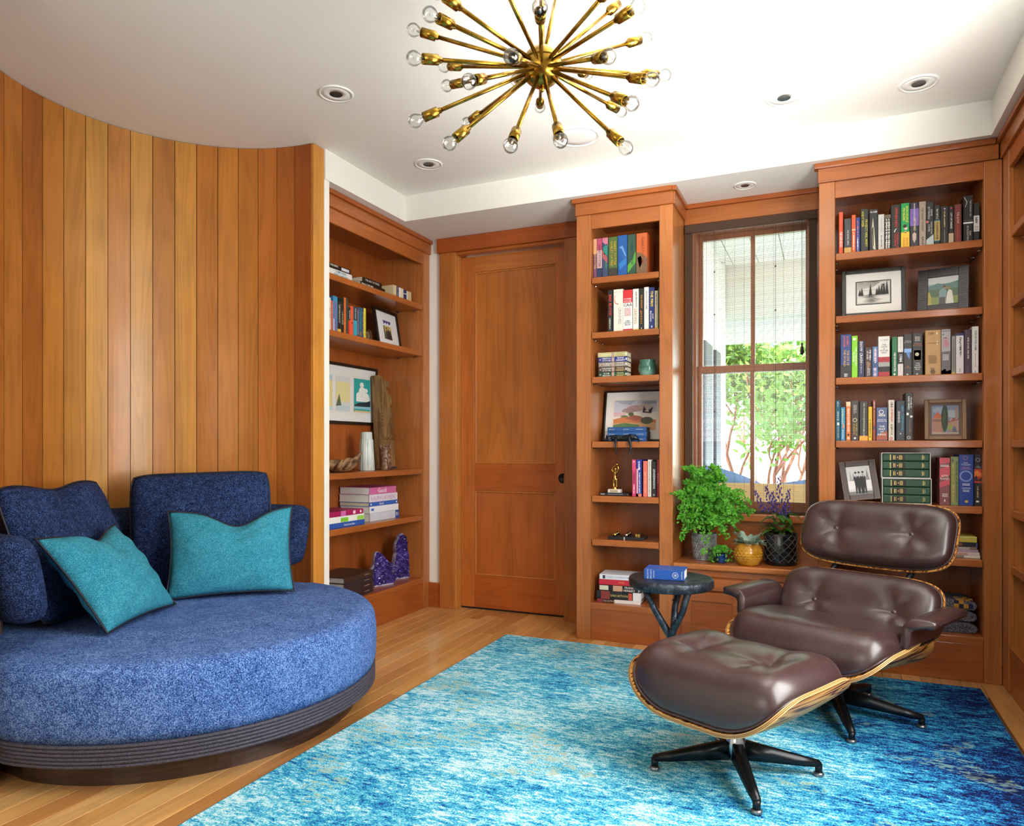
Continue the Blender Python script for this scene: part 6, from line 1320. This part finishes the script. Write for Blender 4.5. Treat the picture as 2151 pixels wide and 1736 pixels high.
# narrow bookcase: watercolour leaning at the back
wc = [('#e6e0d4', FULL), ('#c8c8d4', sq(0.05, 0.95, 0.62, 0.95)), ('#a8aebc', [(0.05, 0.95), (0.5, 0.95), (0.4, 0.82), (0.2, 0.86)]), ('#b89a94', ell(0.5, 0.72, 0.18, 0.09)), ('#a88c8c', ell(0.36, 0.66, 0.14, 0.07)), ('#c8b4a8', ell(0.72, 0.76, 0.14, 0.08)), ('#9aa4b4', ell(0.8, 0.88, 0.16, 0.05)), ('#d8b4b8', sq(0.05, 0.3, 0.50, 0.62)), ('#c87a4a', [(0.05, 0.42), (0.3, 0.5), (0.6, 0.46), (0.95, 0.40), (0.95, 0.3), (0.05, 0.3)]), ('#a8604a', [(0.3, 0.44), (0.45, 0.54), (0.62, 0.5), (0.75, 0.4), (0.5, 0.38)]), ('#c89a6a', sq(0.05, 0.95, 0.12, 0.32)), ('#5c6a3c', ell(0.42, 0.56, 0.06, 0.055)), ('#6c7a48', ell(0.28, 0.50, 0.08, 0.03)), ('#4c5438', ell(0.76, 0.38, 0.13, 0.10)), ('#5a7a4a', [(0.05, 0.26), (0.3, 0.32), (0.6, 0.26), (0.6, 0.2), (0.05, 0.2)]), ('#3a2230', [(0.66, 0.6), (0.68, 0.78), (0.76, 0.64), (0.88, 0.76), (0.84, 0.58)]), ('#d8ccc0', [(0.70, 0.63), (0.76, 0.69), (0.80, 0.62)])]
p = onY(1264.5, 923, 4.20)
framed('watercolor_picture', 'black framed landscape watercolour leaning behind the blue books', 'picture', (p.x + 0.19, 4.20, 1.1546), (R(-12), 0, 0), 0.375, 0.315, 0.011, BLKF, (0.035, 0.03, 0.03, 0.04), '#e8e6e0', wc, dep=0.014)
# wide bookcase: woodcut, wedding photograph, painting, silver-framed photograph
rnd = random.Random(2)
cut = [('#e2ded6', FULL), ('#1a1816', sq(0.0, 1, 0.0, 1)), ('#d8d4cc', sq(0.03, 0.97, 0.04, 0.96)), ('#1a1816', sq(0.045, 0.955, 0.06, 0.94)), ('#d8d4cc', sq(0.05, 0.95, 0.07, 0.93))]
for i in range(12): cut.append(('#1a1816', [(0.05 + 0.3 * rnd.random(), 0.6 + 0.32 * rnd.random())] * 1 + [(0.3 + 0.5 * rnd.random(), 0.62 + 0.3 * rnd.random()), (0.35 + 0.5 * rnd.random(), 0.62 + 0.3 * rnd.random())]))
cut.append(('#d8d4cc', sq(0.08, 0.75, 0.62, 0.90)))
for i in range(9): z = 0.66 + 0.03 * i; cut.append(('#1a1816', [(0.06, z), (0.5 + 0.03 * i, z + 0.05), (0.5 + 0.03 * i, z + 0.06), (0.06, z + 0.008)]))
for x, h in ((0.12, 0.28), (0.18, 0.35), (0.42, 0.5), (0.6, 0.3), (0.66, 0.42), (0.73, 0.48), (0.8, 0.52), (0.88, 0.62)): cut.append(('#1a1816', [(x - 0.045, 0.38), (x + 0.045, 0.38), (x, 0.38 + h)]))
for i in range(14): z = 0.08 + 0.022 * i; x0 = 0.07 + 0.2 * rnd.random(); cut.append(('#1a1816', [(x0, z), (x0 + 0.25 + 0.4 * rnd.random(), z + 0.02), (x0 + 0.3, z + 0.028)]))
p0, p1 = onY(1768.5, 659, 4.10), onY(1903.5, 654, 4.10)
framed('framed_woodcut', 'black framed black and white woodcut of pine trees in a wide white mount', 'picture', ((p0.x + p1.x) / 2, 4.10, 1.7906), (R(-7), 0, R(0)), p1.x - p0.x, 0.250, 0.020, BLKF, (0.045, 0.045, 0.042, 0.042), '#e4e2dc', cut)
wed = [('#8aa09c', FULL), ('#d8dcd8', sq(0, 1, 0.75, 1)), ('#6c8c88', [(0, 0.66), (0.3, 0.78), (0.6, 0.72), (1, 0.82), (1, 0.5), (0, 0.5)]), ('#5c7458', sq(0, 1, 0.25, 0.55)), ('#8a9a5c', sq(0, 1, 0.0, 0.28)), ('#b4a860', [(0, 0), (0.14, 0), (0.12, 0.3), (0.05, 0.5), (0, 0.45)]), ('#8ca4a8', [(0.36, 0.02), (0.38, 0.5), (0.5, 0.58), (0.62, 0.5), (0.6, 0.02)]), ('#5c5c58', sq(0.38, 0.58, 0.0, 0.26)), ('#e6e4da', [(0.6, 0), (0.64, 0.4), (0.7, 0.52), (0.8, 0.46), (0.86, 0)]), ('#c8a88c', ell(0.56, 0.61, 0.05, 0.05)), ('#6a5038', ell(0.55, 0.635, 0.055, 0.04)), ('#a8845c', ell(0.68, 0.57, 0.05, 0.055))]
p0, p1 = onY(1936, 652, 4.13), onY(2025, 648, 4.13)
rbm = NT('ribbed_dark_frame'); rbm.base(lin('#2a1a24'), 0.35); rbm = rbm.m
t = framed('photo_frame', 'dark ribbed frame with a colour photograph of a couple before green hills', 'picture frame', ((p0.x + p1.x) / 2, 4.14, 1.7906), (R(-8), 0, R(-14)), 0.222, 0.232, 0.045, rbm, 0, '#fff', wed, dep=0.016)
rb = [(-0.111 + 0.001, 0.111 - 0.001, -0.002, 0.001, 0.006 + 0.0085 * i, 0.0095 + 0.0085 * i) for i in range(26)]
rb = [r for q in rb for r in ([(q[0], -0.067, *q[2:]), (0.067, q[1], *q[2:])] if 0.045 < q[4] < 0.186 else [q])]
o = obj('ribs', boxes(rb), rbm, t, local=True); o['kind'] = 'stuff'
pt = [('#7c8aa0', FULL), ('#9aa6b4', ell(0.3, 0.82, 0.25, 0.12)), ('#a8b0b8', ell(0.75, 0.7, 0.22, 0.14)), ('#b8806a', [(0.02, 0.5), (0.1, 0.6), (0.22, 0.78), (0.36, 0.6), (0.4, 0.5), (0.4, 0.02), (0.02, 0.02)]), ('#c0603c', [(0.06, 0.56), (0.13, 0.68), (0.23, 0.77), (0.34, 0.66), (0.38, 0.56)]), ('#8a6254', sq(0.02, 0.4, 0.42, 0.52)), ('#a87c6c', sq(0.02, 0.5, 0.1, 0.36)), ('#b08878', [(0.6, 0.36), (0.76, 0.56), (0.98, 0.56), (0.98, 0.1), (0.6, 0.1)]), ('#94584a', [(0.6, 0.44), (0.76, 0.56), (0.98, 0.56), (0.98, 0.48), (0.62, 0.4)]), ('#a08478', sq(0.86, 0.95, 0.5, 0.92)), ('#32402a', [(0.40, 0.2), (0.36, 0.4), (0.36, 0.7), (0.42, 0.95), (0.48, 1.0), (0.56, 0.96), (0.60, 0.7), (0.60, 0.35), (0.54, 0.16), (0.48, 0.05)]), ('#44553a', [(0.42, 0.4), (0.44, 0.8), (0.5, 0.92), (0.5, 0.5)]), ('#8a9c3c', ell(0.68, 0.24, 0.08, 0.09)), ('#5c6478', [(0.76, 0.04), (0.76, 0.2), (0.82, 0.28), (0.9, 0.2), (0.9, 0.04)]), ('#b4a094', sq(0.02, 0.98, 0.0, 0.06)), ('#d8d0c8', [(0.66, 0.46), (0.74, 0.54), (0.76, 0.53), (0.68, 0.45)])]
p0, p1 = onY(1942, 925, 4.13), onY(2030.5, 925, 4.13)
t = framed('small_painting', 'small painting of a cypress and a domed church in a stepped wooden frame', 'picture', ((p0.x + p1.x) / 2, 4.125, 1.1546), (R(-6), 0, R(-4)), p1.x - p0.x, 0.204, 0.019, M('#8a6a4a', 0.45), (0.012, 0.012, 0.010, 0.010), '#4a3424', pt, dep=0.034, bev=0.003)
for z_ in (0,):
    W_ = p1.x - p0.x; obj('inner_step', boxes([(-W_ / 2 + 0.018, -W_ / 2 + 0.030, 0.010, 0.02, 0.018, 0.186), (W_ / 2 - 0.030, W_ / 2 - 0.018, 0.010, 0.02, 0.018, 0.186), (-W_ / 2 + 0.030, W_ / 2 - 0.030, 0.010, 0.02, 0.018, 0.029), (-W_ / 2 + 0.030, W_ / 2 - 0.030, 0.010, 0.02, 0.175, 0.186)], 0.001), M('#6a4c32', 0.5), t, local=True)
men = [('#d8d8d6', FULL), ('#eceae8', sq(0, 1, 0.2, 0.5)), ('#a8a8a4', [(0.1, 0.5), (0.16, 0.85), (0.22, 0.5)]), ('#8a8c88', [(0.22, 0.5), (0.28, 0.8), (0.34, 0.5)]), ('#9a9c98', [(0.6, 0.5), (0.68, 0.86), (0.76, 0.5)]), ('#8a8c88', [(0.78, 0.5), (0.86, 0.9), (0.94, 0.5)]), ('#7a7a78', sq(0, 1, 0.0, 0.12))]
for x in (0.38, 0.52, 0.68): men += [('#1a1a1c', [(x - 0.09, 0.05), (x - 0.075, 0.35), (x - 0.10, 0.60), (x, 0.70), (x + 0.10, 0.60), (x + 0.08, 0.35), (x + 0.07, 0.05), (x + 0.02, 0.05), (x, 0.3), (x - 0.03, 0.05)]), ('#c8c0b8', ell(x, 0.75, 0.045, 0.05)), ('#2a2624', ell(x, 0.78, 0.048, 0.035)), ('#e8e8e8', [(x - 0.025, 0.68), (x + 0.025, 0.68), (x, 0.58)])]
p0, p1 = onY(1777, 1051, 4.07), onY(1844, 1054, 4.07)
t = framed('photo_frame', 'beaded silver and brown frame with a black and white photograph of three people in suits', 'picture frame', ((p0.x + p1.x) / 2 + 0.004, 4.075, 0.8386), (R(-17), R(-6), R(6)), 0.168, 0.208, 0.028, M('#3c221c', 0.35), 0, '#fff', men, dep=0.014)
bd = []
for k in range(34):
    f_ = k / 34; P = [(-0.084, 0), (0.084, 0), (0.084, 0.208), (-0.084, 0.208)]; L = f_ * 4; i = int(L); q = L - i; A, B = P[i], P[(i + 1) % 4]
for i in range(4):
    A, B = [(-0.083, 0.002), (0.083, 0.002), (0.083, 0.206), (-0.083, 0.206)][i], [(0.083, 0.002), (0.083, 0.206), (-0.083, 0.206), (-0.083, 0.002)][i]; n = 26 if i % 2 == 0 else 32
    for k in range(n): bd.append(ellipsoid_data((A[0] + (B[0] - A[0]) * k / n, -0.001, A[1] + (B[1] - A[1]) * k / n), 0.0024, 0.0024, 0.0024, 6, 4))
o = obj('beading', join(bd), M('#d8d2c8', 0.25, 0.8), t, local=True, smooth=True); o['kind'] = 'stuff'

def organic(name, parts, m, parent, vox=0.0025, smooth=True, rot=None):
    """One continuous sculpted surface grown from overlapping forms."""
    o = obj(name, join(parts), m, parent, local=True, smooth=True); md = o.modifiers.new('blend', 'REMESH'); md.mode = 'VOXEL'; md.voxel_size = vox; md.use_smooth_shade = True
    sm = o.modifiers.new('soften', 'SMOOTH'); sm.factor = 0.5; sm.iterations = 4
    return o
# ---- green vase
p = onY(1360, 783, 4.12); t = thing('ceramic_vase', 'small green glazed pottery vase beside the paperback stack', 'vase', (p.x, 4.12, 1.5306))
gl = NT('celadon'); _v = gl.coords((1, 1, 1), False); sx = gl.n('SeparateXYZ'); gl.l(_v, sx.inputs[0]); nz = gl.noise(_v, 25, 3)
gl.base(gl.ramp(gl.math('ADD', gl.math('MULTIPLY', sx.outputs['Z'], 8.0), gl.math('MULTIPLY', nz, 0.25)), [(0.25, lin('#7fb0a0')), (0.5, lin('#3c6a5c')), (0.95, lin('#4d7c6c'))]), 0.12, 0.5); gl = gl.m
obj('body', lathe([(0.036, 0.0), (0.040, 0.004), (0.049, 0.025), (0.053, 0.045), (0.050, 0.068), (0.044, 0.080), (0.046, 0.090), (0.048, 0.094), (0.044, 0.095), (0.040, 0.085), (0.0, 0.06)], 40, cap1=False), gl, t, local=True, smooth=True)
obj('foot_ring', lathe([(0.037, 0.0), (0.038, 0.003), (0.035, 0.006)], 32, cap0=True), M('#a89a84', 0.6), t, local=True, smooth=True)
# ---- bronze cat lying on the shelf edge
CATM = pot_mat('cat_bronze', '#15171a', '#3c434c', 60, 0.5, 0.3, metal=0.7)
p = onY(1308, 928, 4.03); t = thing('cat_sculpture', 'dark bronze cat lying on the shelf edge with its legs dangling over', 'sculpture', (p.x, 4.045, 1.1546))
P = [tube_data([(-0.075, 0, 0.020), (-0.04, 0, 0.022), (0.0, 0, 0.018), (0.04, 0, 0.024), (0.07, 0, 0.022), (0.082, 0, 0.016)], [0.013, 0.017, 0.016, 0.019, 0.016, 0.008], 12), ellipsoid_data((-0.088, -0.006, 0.018), 0.017, 0.016, 0.015, 12, 8), ellipsoid_data((-0.098, -0.016, 0.012), 0.009, 0.008, 0.007, 8, 6)]
for s_ in (-1, 1): P.append(tube_data([(-0.088 + 0.010 * s_, 0.0, 0.028), (-0.088 + 0.013 * s_, 0.0, 0.040)], [0.006, 0.0015], 6))
P += [tube_data([(-0.035, -0.006, 0.018), (-0.034, -0.036, 0.010), (-0.033, -0.046, -0.010), (-0.031, -0.047, -0.040), (-0.028, -0.049, -0.062), (-0.026, -0.054, -0.070)], [0.010, 0.009, 0.007, 0.0055, 0.0055, 0.006], 8),
      tube_data([(0.040, -0.006, 0.020), (0.044, -0.034, 0.014), (0.052, -0.046, -0.010), (0.057, -0.047, -0.034), (0.052, -0.048, -0.060), (0.048, -0.053, -0.072)], [0.015, 0.013, 0.009, 0.006, 0.0055, 0.006], 8),
      tube_data([(-0.06, -0.008, 0.012), (-0.070, -0.030, 0.008), (-0.085, -0.036, 0.006)], [0.009, 0.007, 0.006], 8),
      tube_data([(0.08, 0, 0.014), (0.095, -0.015, 0.009), (0.100, -0.034, 0.007), (0.098, -0.046, -0.004)], [0.006, 0.005, 0.0045, 0.004], 7)]
organic('body', P, CATM, t, 0.0022)
# ---- gold basketball trophy
p = onY(1291, 1036, 4.10); tz = 0.838 + 0.0006 + 0.0145 + 0.0012
t = thing('trophy', 'small gold trophy figure holding a ball overhead on a white base', 'trophy', (p.x, 4.11, tz))
GLD = M('#d8b45a', 0.18, 1.0)
box('base', -0.037, 0.037, -0.025, 0.025, 0, 0.020, M('#e4ded4', 0.3), t, 0.002, local=True); box('nameplate', -0.024, 0.024, -0.0262, -0.025, 0.004, 0.016, M('#c8b48c', 0.3, 0.6), t, local=True)
P = [lathe_data([(0.016, 0.020), (0.015, 0.028), (0.012, 0.034)], 14), tube_data([(-0.007, 0, 0.032), (-0.009, 0.001, 0.055), (-0.006, 0, 0.080)], [0.0045, 0.0055, 0.008], 8), tube_data([(0.008, 0, 0.032), (0.010, 0.001, 0.055), (0.006, 0, 0.080)], [0.0045, 0.0055, 0.008], 8), tube_data([(0, 0, 0.078), (0, 0, 0.10), (0.001, 0, 0.118), (0.002, 0, 0.127)], [0.010, 0.0095, 0.012, 0.006], 10), ellipsoid_data((0.003, -0.001, 0.138), 0.0075, 0.008, 0.0095, 10, 8),
     tube_data([(-0.010, 0, 0.120), (-0.020, -0.002, 0.135), (-0.010, -0.004, 0.150), (0.006, -0.004, 0.160)], [0.0045, 0.004, 0.0035, 0.0035], 7), tube_data([(0.013, 0, 0.120), (0.021, -0.002, 0.138), (0.018, -0.004, 0.158)], [0.0045, 0.004, 0.0035], 7), ellipsoid_data((0.013, -0.004, 0.166), 0.011, 0.011, 0.009, 10, 8)]
organic('figure', P, GLD, t, 0.0017)
# ---- noughts and crosses board with metal pieces
p = onY(1318, 1130, 4.12); t = thing('tic_tac_toe_set', 'black game board with gold and silver noughts and crosses pieces', 'game set', (p.x, 4.13, 0.5846), (0, 0, R(4)))
box('board', -0.105, 0.105, -0.07, 0.07, 0, 0.016, M('#15151a', 0.3), t, 0.002, local=True); box('silver_inlay', -0.012, -0.004, -0.071, 0.071, 0.001, 0.0165, M('#d8d8d8', 0.2, 1.0), t, local=True)
k = 0
for iy in range(3):
    for ix in range(3):
        x, y = -0.068 + 0.068 * ix, -0.044 + 0.044 * iy; k += 1; m = GLD if k % 2 else M('#c8c4bc', 0.2, 1.0)
        if k % 3: o = obj('nought', lathe([(0.013, 0.016), (0.014, 0.030), (0.011, 0.034), (0.006, 0.034), (0.006, 0.022)], 18, at=(x, y, 0), cap1=False), m, t, local=True, smooth=True)
        else: o = obj('cross', boxes([(x - 0.014, x - 0.004, y - 0.014, y - 0.004, 0.016, 0.036), (x + 0.004, x + 0.014, y - 0.014, y - 0.004, 0.016, 0.036), (x - 0.014, x - 0.004, y + 0.004, y + 0.014, 0.016, 0.036), (x + 0.004, x + 0.014, y + 0.004, y + 0.014, 0.016, 0.036), (x - 0.005, x + 0.005, y - 0.005, y + 0.005, 0.016, 0.034)], 0.0015), m, t, local=True)
# ---- folded knit blanket on the lowest shelf
t = thing('folded_blanket', 'folded grey knit blanket with navy and yellow stripes on the lowest shelf', 'blanket', (0.555, 4.08, 0.2156))
kn = fabric('grey_knit', '#3a3a42', '#5c5a60', '#84828a', 120, 0.8)
for i, (z0, c_) in enumerate(((0.0, 0), (0.055, 0), (0.108, 0))):
    V = []; Fc = []; prof = [(-0.105, z0), (-0.11, z0 + 0.02), (-0.10, z0 + 0.045), (0.0, z0 + 0.052), (0.08, z0 + 0.050), (0.105, z0 + 0.038), (0.112, z0 + 0.022), (0.10, z0 + 0.004), (0.0, z0)]
    V, Fc = prism_data(prof, 0.0 + 0.006 * i, 0.20); obj('fold', fix_normals(mesh(V, Fc)), kn, t, local=True)
cb = []
for i in range(4):
    for j in range(3):
        if (i + j) % 2 == 0: cb.append((0.022 + 0.019 * i, 0.040 + 0.019 * i, 0.005 + 0.03 * j, 0.03 + 0.03 * j, 0.157, 0.1605))
obj('yellow_checks', boxes([(0.015, 0.035, 0.008, 0.018, 0.120, 0.140), (0.055, 0.075, 0.008, 0.018, 0.120, 0.140), (0.035, 0.055, 0.008, 0.018, 0.140, 0.1595)] + cb), M('#c08a2a', 0.9), t, local=True); obj('navy_checks', boxes([(0.035, 0.055, 0.0085, 0.018, 0.120, 0.140), (0.015, 0.035, 0.0085, 0.018, 0.140, 0.159), (0.075, 0.095, 0.0085, 0.018, 0.120, 0.140)]), M('#1c2448', 0.9), t, local=True)
# ---- recessed bookcase ornaments
p = onX(775.5, 705, -2.66); t = thing('paperweight', 'clear glass arched paperweight beside the yellow book', 'paperweight', (-2.66, p.y, 1.7886), (0, 0, R(90)))
V, Fc = prism_data([(-0.035, 0), (0.035, 0), (0.035, 0.04), (0.030, 0.06), (0.018, 0.075), (0, 0.08), (-0.018, 0.075), (-0.030, 0.06), (-0.035, 0.04)], 0, 0.025)
obj('glass_block', fix_normals(mesh(V, Fc)), glass_mat('paperweight_glass', (0.72, 0.80, 0.76), 0.5), t, local=True); obj('etched_face', lathe([(0.022, 0), (0.022, 0.001), (0.017, 0.001), (0.017, 0)], 24, axis=(0, -1, 0), at=(0, 0.014, 0.042), cap0=False, cap1=False), M('#9ab0a8', 0.4), t, local=True)
p = onX(770, 990, -2.70); t = thing('fluted_vase', 'tall pale pearly fluted vase with a stepped neck', 'vase', (-2.70, p.y, 0.9716))
pearl = NT('pearl_glaze'); pv = pearl.coords((30, 30, 1), False); pearl.base(pearl.ramp(pearl.noise(pv, 2, 2), [(0.35, lin('#9fb8b4')), (0.65, lin('#dfe2da'))]), 0.2, 0.6); pearl = pearl.m
obj('body', lathe([(0.050, 0.0), (0.052, 0.004), (0.042, 0.195), (0.040, 0.200), (0.037, 0.203), (0.034, 0.245), (0.031, 0.247), (0.030, 0.235), (0.0, 0.20)], 72, cap1=False, wob=lambda a, h: 1 + 0.022 * math.cos(18 * a)), pearl, t, local=True, smooth=True)
p = onX(722, 985, -2.68); t = thing('driftwood_bowl', 'gnarled brown driftwood bowl with wavy rim next to the fluted vase', 'bowl', (-2.69, p.y - 0.03, 0.9716))
DW = pot_mat('driftwood', '#4a3020', '#b48a5c', 22, 1.2, 0.7)
V = []; Fc = []; n = 48; prof = [(0.045, 0.0), (0.075, 0.012), (0.105, 0.040), (0.125, 0.085), (0.122, 0.090), (0.098, 0.050), (0.066, 0.022), (0.01, 0.016)]
for (r_, z_) in prof:
    for k in range(n):
        a = 2 * math.pi * k / n; w_ = 1 + (0.10 * math.sin(3 * a + 1) + 0.07 * math.sin(7 * a) + 0.04 * math.sin(13 * a)) * (z_ / 0.09); V.append((r_ * w_ * math.cos(a), r_ * w_ * math.sin(a), z_ * (1 + 0.30 * math.sin(2 * a + 0.6) * (z_ / 0.09) + 0.12 * math.sin(9 * a))))
for i in range(len(prof) - 1):
    for k in range(n): k2 = (k + 1) % n; Fc.append((i * n + k, i * n + k2, (i + 1) * n + k2, (i + 1) * n + k))
Fc.append(tuple(range(n - 1, -1, -1))); Fc.append(tuple((len(prof) - 1) * n + k for k in range(n)))
obj('bowl', mesh(V, Fc), DW, t, local=True, smooth=True)
obj('root_mass', join([tube_data([(0.10 * math.cos(a), 0.10 * math.sin(a), 0.02), (0.115 * math.cos(a + .2), 0.115 * math.sin(a + .2), 0.045), (0.105 * math.cos(a + .35), 0.105 * math.sin(a + .35), 0.075)], [0.012, 0.014, 0.006], 7) for a in (3.4, 4.0, 4.6, 5.2, 5.7)]), DW, t, local=True, smooth=True)
# carved corbel: outline from the photograph, real thickness
p = onX(815, 985, -2.76); t = thing('carved_corbel', 'tall weathered carved wooden corbel with scalloped edge leaning in the corner', 'carving', (-2.77, p.y + 0.028, 0.9756), (R(-3), 0, R(90)))
CW = NT('old_carved_wood'); cv = CW.coords((8, 8, 1.2), False); CW.base(CW.ramp(CW.noise(cv, 5, 4, 0.6, 0.5), [(0.3, lin('#5a4028')), (0.7, lin('#a07c4e'))]), 0.75, 0.2); CW.bump(CW.noise(cv, 9, 3), 0.7, 0.006); CW = CW.m
ol = [(-0.082, 0.0), (0.078, 0.0), (0.078, 0.17), (0.080, 0.20), (0.050, 0.235)]
for zc_ in (0.300, 0.385, 0.475):
    for k in range(9): an = -math.pi / 2 + math.pi * k / 8; ol.append((0.046 + 0.032 * math.cos(an), zc_ + 0.038 * math.sin(an)))
ol += [(0.012, 0.545), (0.004, 0.555)]
for k in range(9): an = -math.pi * 0.75 + 1.5 * math.pi * k / 8; ol.append((0.034 + 0.026 * math.cos(an), 0.585 + 0.024 * math.sin(an)))
ol += [(-0.03, 0.618), (-0.045, 0.64), (-0.084, 0.638)]
V, Fc = prism_data(ol, 0, 0.055); obj('body', fix_normals(mesh(V, Fc)), CW, t, local=True)
obj('rope_border', join([tube_data([(-0.080, -0.003, 0.23 + 0.022 * i), (-0.058, -0.004, 0.243 + 0.022 * i)], 0.005, 6) for i in range(18)]), CW, t, local=True, smooth=True)
obj('relief_line', tube([(-0.050, -0.002, 0.22), (-0.050, -0.003, 0.62)], 0.004, 6), CW, t, local=True); obj('base_relief', join([tube_data([(-0.07 + 0.02 * i, -0.003, 0.20), (-0.06 + 0.02 * i, -0.004, 0.212), (-0.05 + 0.02 * i, -0.003, 0.20)], 0.004, 6) for i in range(7)]), CW, t, local=True, smooth=True)
for k, zc_ in enumerate((0.300, 0.385, 0.475)): obj('scroll', tube([(0.045 + 0.022 * math.cos(an), -0.002, zc_ + 0.026 * math.sin(an)) for an in [0.3 * j - 1.8 for j in range(14)]], 0.0035, 6), CW, t, local=True)
obj('dark_foot', boxes([(-0.078, 0.074, -0.012, 0.065, -0.0005, 0.010)]), M('#2a3440', 0.6), t, local=True)
p = onX(809, 987, -2.655); t = thing('carved_king', 'small dark carved wooden bearded figure with a crown', 'carving', (-2.655, p.y, 0.9716), (0, 0, R(90)))
KM = pot_mat('dark_carving', '#4a2c1c', '#8a6448', 60, 0.6, 0.35)
P = [lathe_data([(0.033, 0.0), (0.034, 0.03), (0.036, 0.08), (0.035, 0.12), (0.037, 0.150)], 20), ellipsoid_data((0, -0.030, 0.095), 0.008, 0.012, 0.016, 8, 6)]
P += [ellipsoid_data((sx_ * 0.014, -0.028, 0.108), 0.009, 0.007, 0.006, 8, 6) for sx_ in (-1, 1)]
P += [tube_data([(sx_ * 0.012, -0.032, 0.080), (sx_ * 0.014, -0.036, 0.05), (sx_ * 0.008, -0.034, 0.012)], [0.007, 0.010, 0.006], 8) for sx_ in (-1, 0, 1)] + [tube_data([(-0.024, -0.022, 0.078), (0, -0.037, 0.084), (0.024, -0.022, 0.078)], 0.006, 7)]
P += [tube_data([(0.034 * math.cos(a), 0.034 * math.sin(a), 0.14), (0.037 * math.cos(a), 0.037 * math.sin(a), 0.172)], [0.009, 0.003], 7) for a in [2 * math.pi * k / 9 for k in range(9)]]
organic('figure', P, KM, t, 0.0025)
# ---- amethysts
def amethyst(label, loc, rotz, outline, dep, seed):
    t = thing('amethyst', label, 'crystal', loc, (0, 0, rotz), 'amethysts'); rnd = random.Random(seed)
    rindm = pot_mat('rock_rind', '#8c88b0', '#cfcbe4', 40, 0.8, 0.6); cx_ = sum(x for x, z in outline) / len(outline); cz_ = sum(z for x, z in outline) / len(outline)
    n = len(outline); V = []; Fc = []
    for (s_, y_) in ((0.94, -0.010), (1.0, 0.006), (0.97, dep * 0.6), (0.70, dep)):
        V += [(cx_ + (x - cx_) * s_, y_, max(0, cz_ + (z - cz_) * s_) if z > 0.002 else 0.0) for x, z in outline]
    for i in range(3):
        for k in range(n): k2 = (k + 1) % n; Fc.append((i * n + k, (i + 1) * n + k, (i + 1) * n + k2, i * n + k2))
    Fc.append(tuple(range(n))); Fc.append(tuple(3 * n + k for k in range(n - 1, -1, -1)))
    obj('rock', fix_normals(mesh(V, Fc)), rindm, t, local=True)
    def inside(x, z):
        c = False; j = n - 1
        for i in range(n):
            xi, zi = cx_ + (outline[i][0] - cx_) * 0.93, cz_ + (outline[i][1] - cz_) * 0.94; xj, zj = cx_ + (outline[j][0] - cx_) * 0.93, cz_ + (outline[j][1] - cz_) * 0.94
            if (zi > z) != (zj > z) and x < (xj - xi) * (z - zi) / (zj - zi) + xi: c = not c
            j = i
        return c
    V = []; Fc = []; x0, x1 = min(x for x, z in outline), max(x for x, z in outline); zt_ = max(z for x, z in outline); k = 0
    while k < 2600:
        x, z = rnd.uniform(x0, x1), rnd.uniform(0.012, zt_); k += 1
        if not inside(x, z): continue
        s_ = rnd.uniform(0.0035, 0.0085); ax = Vector((rnd.gauss(0, .35), -1, rnd.gauss(0, .35))).normalized(); a = ax.orthogonal().normalized(); a.rotate(Matrix.Rotation(rnd.uniform(0, 2), 3, ax)); b = ax.cross(a); o0 = len(V); c = Vector((x, -0.009, z))
        for q in range(6): V.append(c + (a * math.cos(q * 1.047) + b * math.sin(q * 1.047)) * s_)
        V.append(c + ax * s_ * 1.5)
        for q in range(6): Fc.append((o0 + q, o0 + (q + 1) % 6, o0 + 6))
    am = NT('amethyst'); av = am.coords((1, 1, 1), False); am.base(am.ramp(am.noise(av, 35, 3), [(0.35, lin('#1e1550')), (0.58, lin('#46358c')), (0.78, lin('#8f80c4'))]), 0.08, 0.7); am = am.m
    o = obj('crystals', fix_normals(mesh(V, Fc)), am, t, local=True); o['kind'] = 'stuff'
p = onX(806, 1222, -2.66)
amethyst('low pointed purple amethyst cluster leaning to one side', (-2.665, p.y, 0.2156), R(66), [(-0.075, 0), (0.075, 0), (0.092, 0.02), (0.090, 0.05), (0.075, 0.075), (0.085, 0.10), (0.070, 0.14), (0.045, 0.145), (0.02, 0.17), (-0.01, 0.205), (-0.035, 0.225), (-0.055, 0.222), (-0.065, 0.19), (-0.068, 0.14), (-0.09, 0.10), (-0.085, 0.05)], 0.05, 1)
p = onX(850, 1215, -2.68)
amethyst('tall purple amethyst geode with a pale rocky rim', (-2.69, p.y - 0.03, 0.2156), R(66), [(-0.058, 0), (0.062, 0), (0.062, 0.06), (0.055, 0.12), (0.060, 0.15), (0.046, 0.20), (0.046, 0.25), (0.035, 0.29), (0.012, 0.312), (-0.012, 0.305), (-0.028, 0.27), (-0.045, 0.24), (-0.042, 0.18), (-0.055, 0.13), (-0.060, 0.06)], 0.055, 2)
# ================================================================== lettering becomes plain meshes
_dg = bpy.context.evaluated_depsgraph_get()
for o in [o for o in scene.objects if o.type == 'FONT']:
    me = bpy.data.meshes.new_from_object(o.evaluated_get(_dg)); me.materials.clear(); me.materials.append(o.data.materials[0])
    n = bpy.data.objects.new('lettering', me); C.objects.link(n); n.parent = o.parent; n.matrix_local = o.matrix_local.copy()
    bpy.data.objects.remove(o)
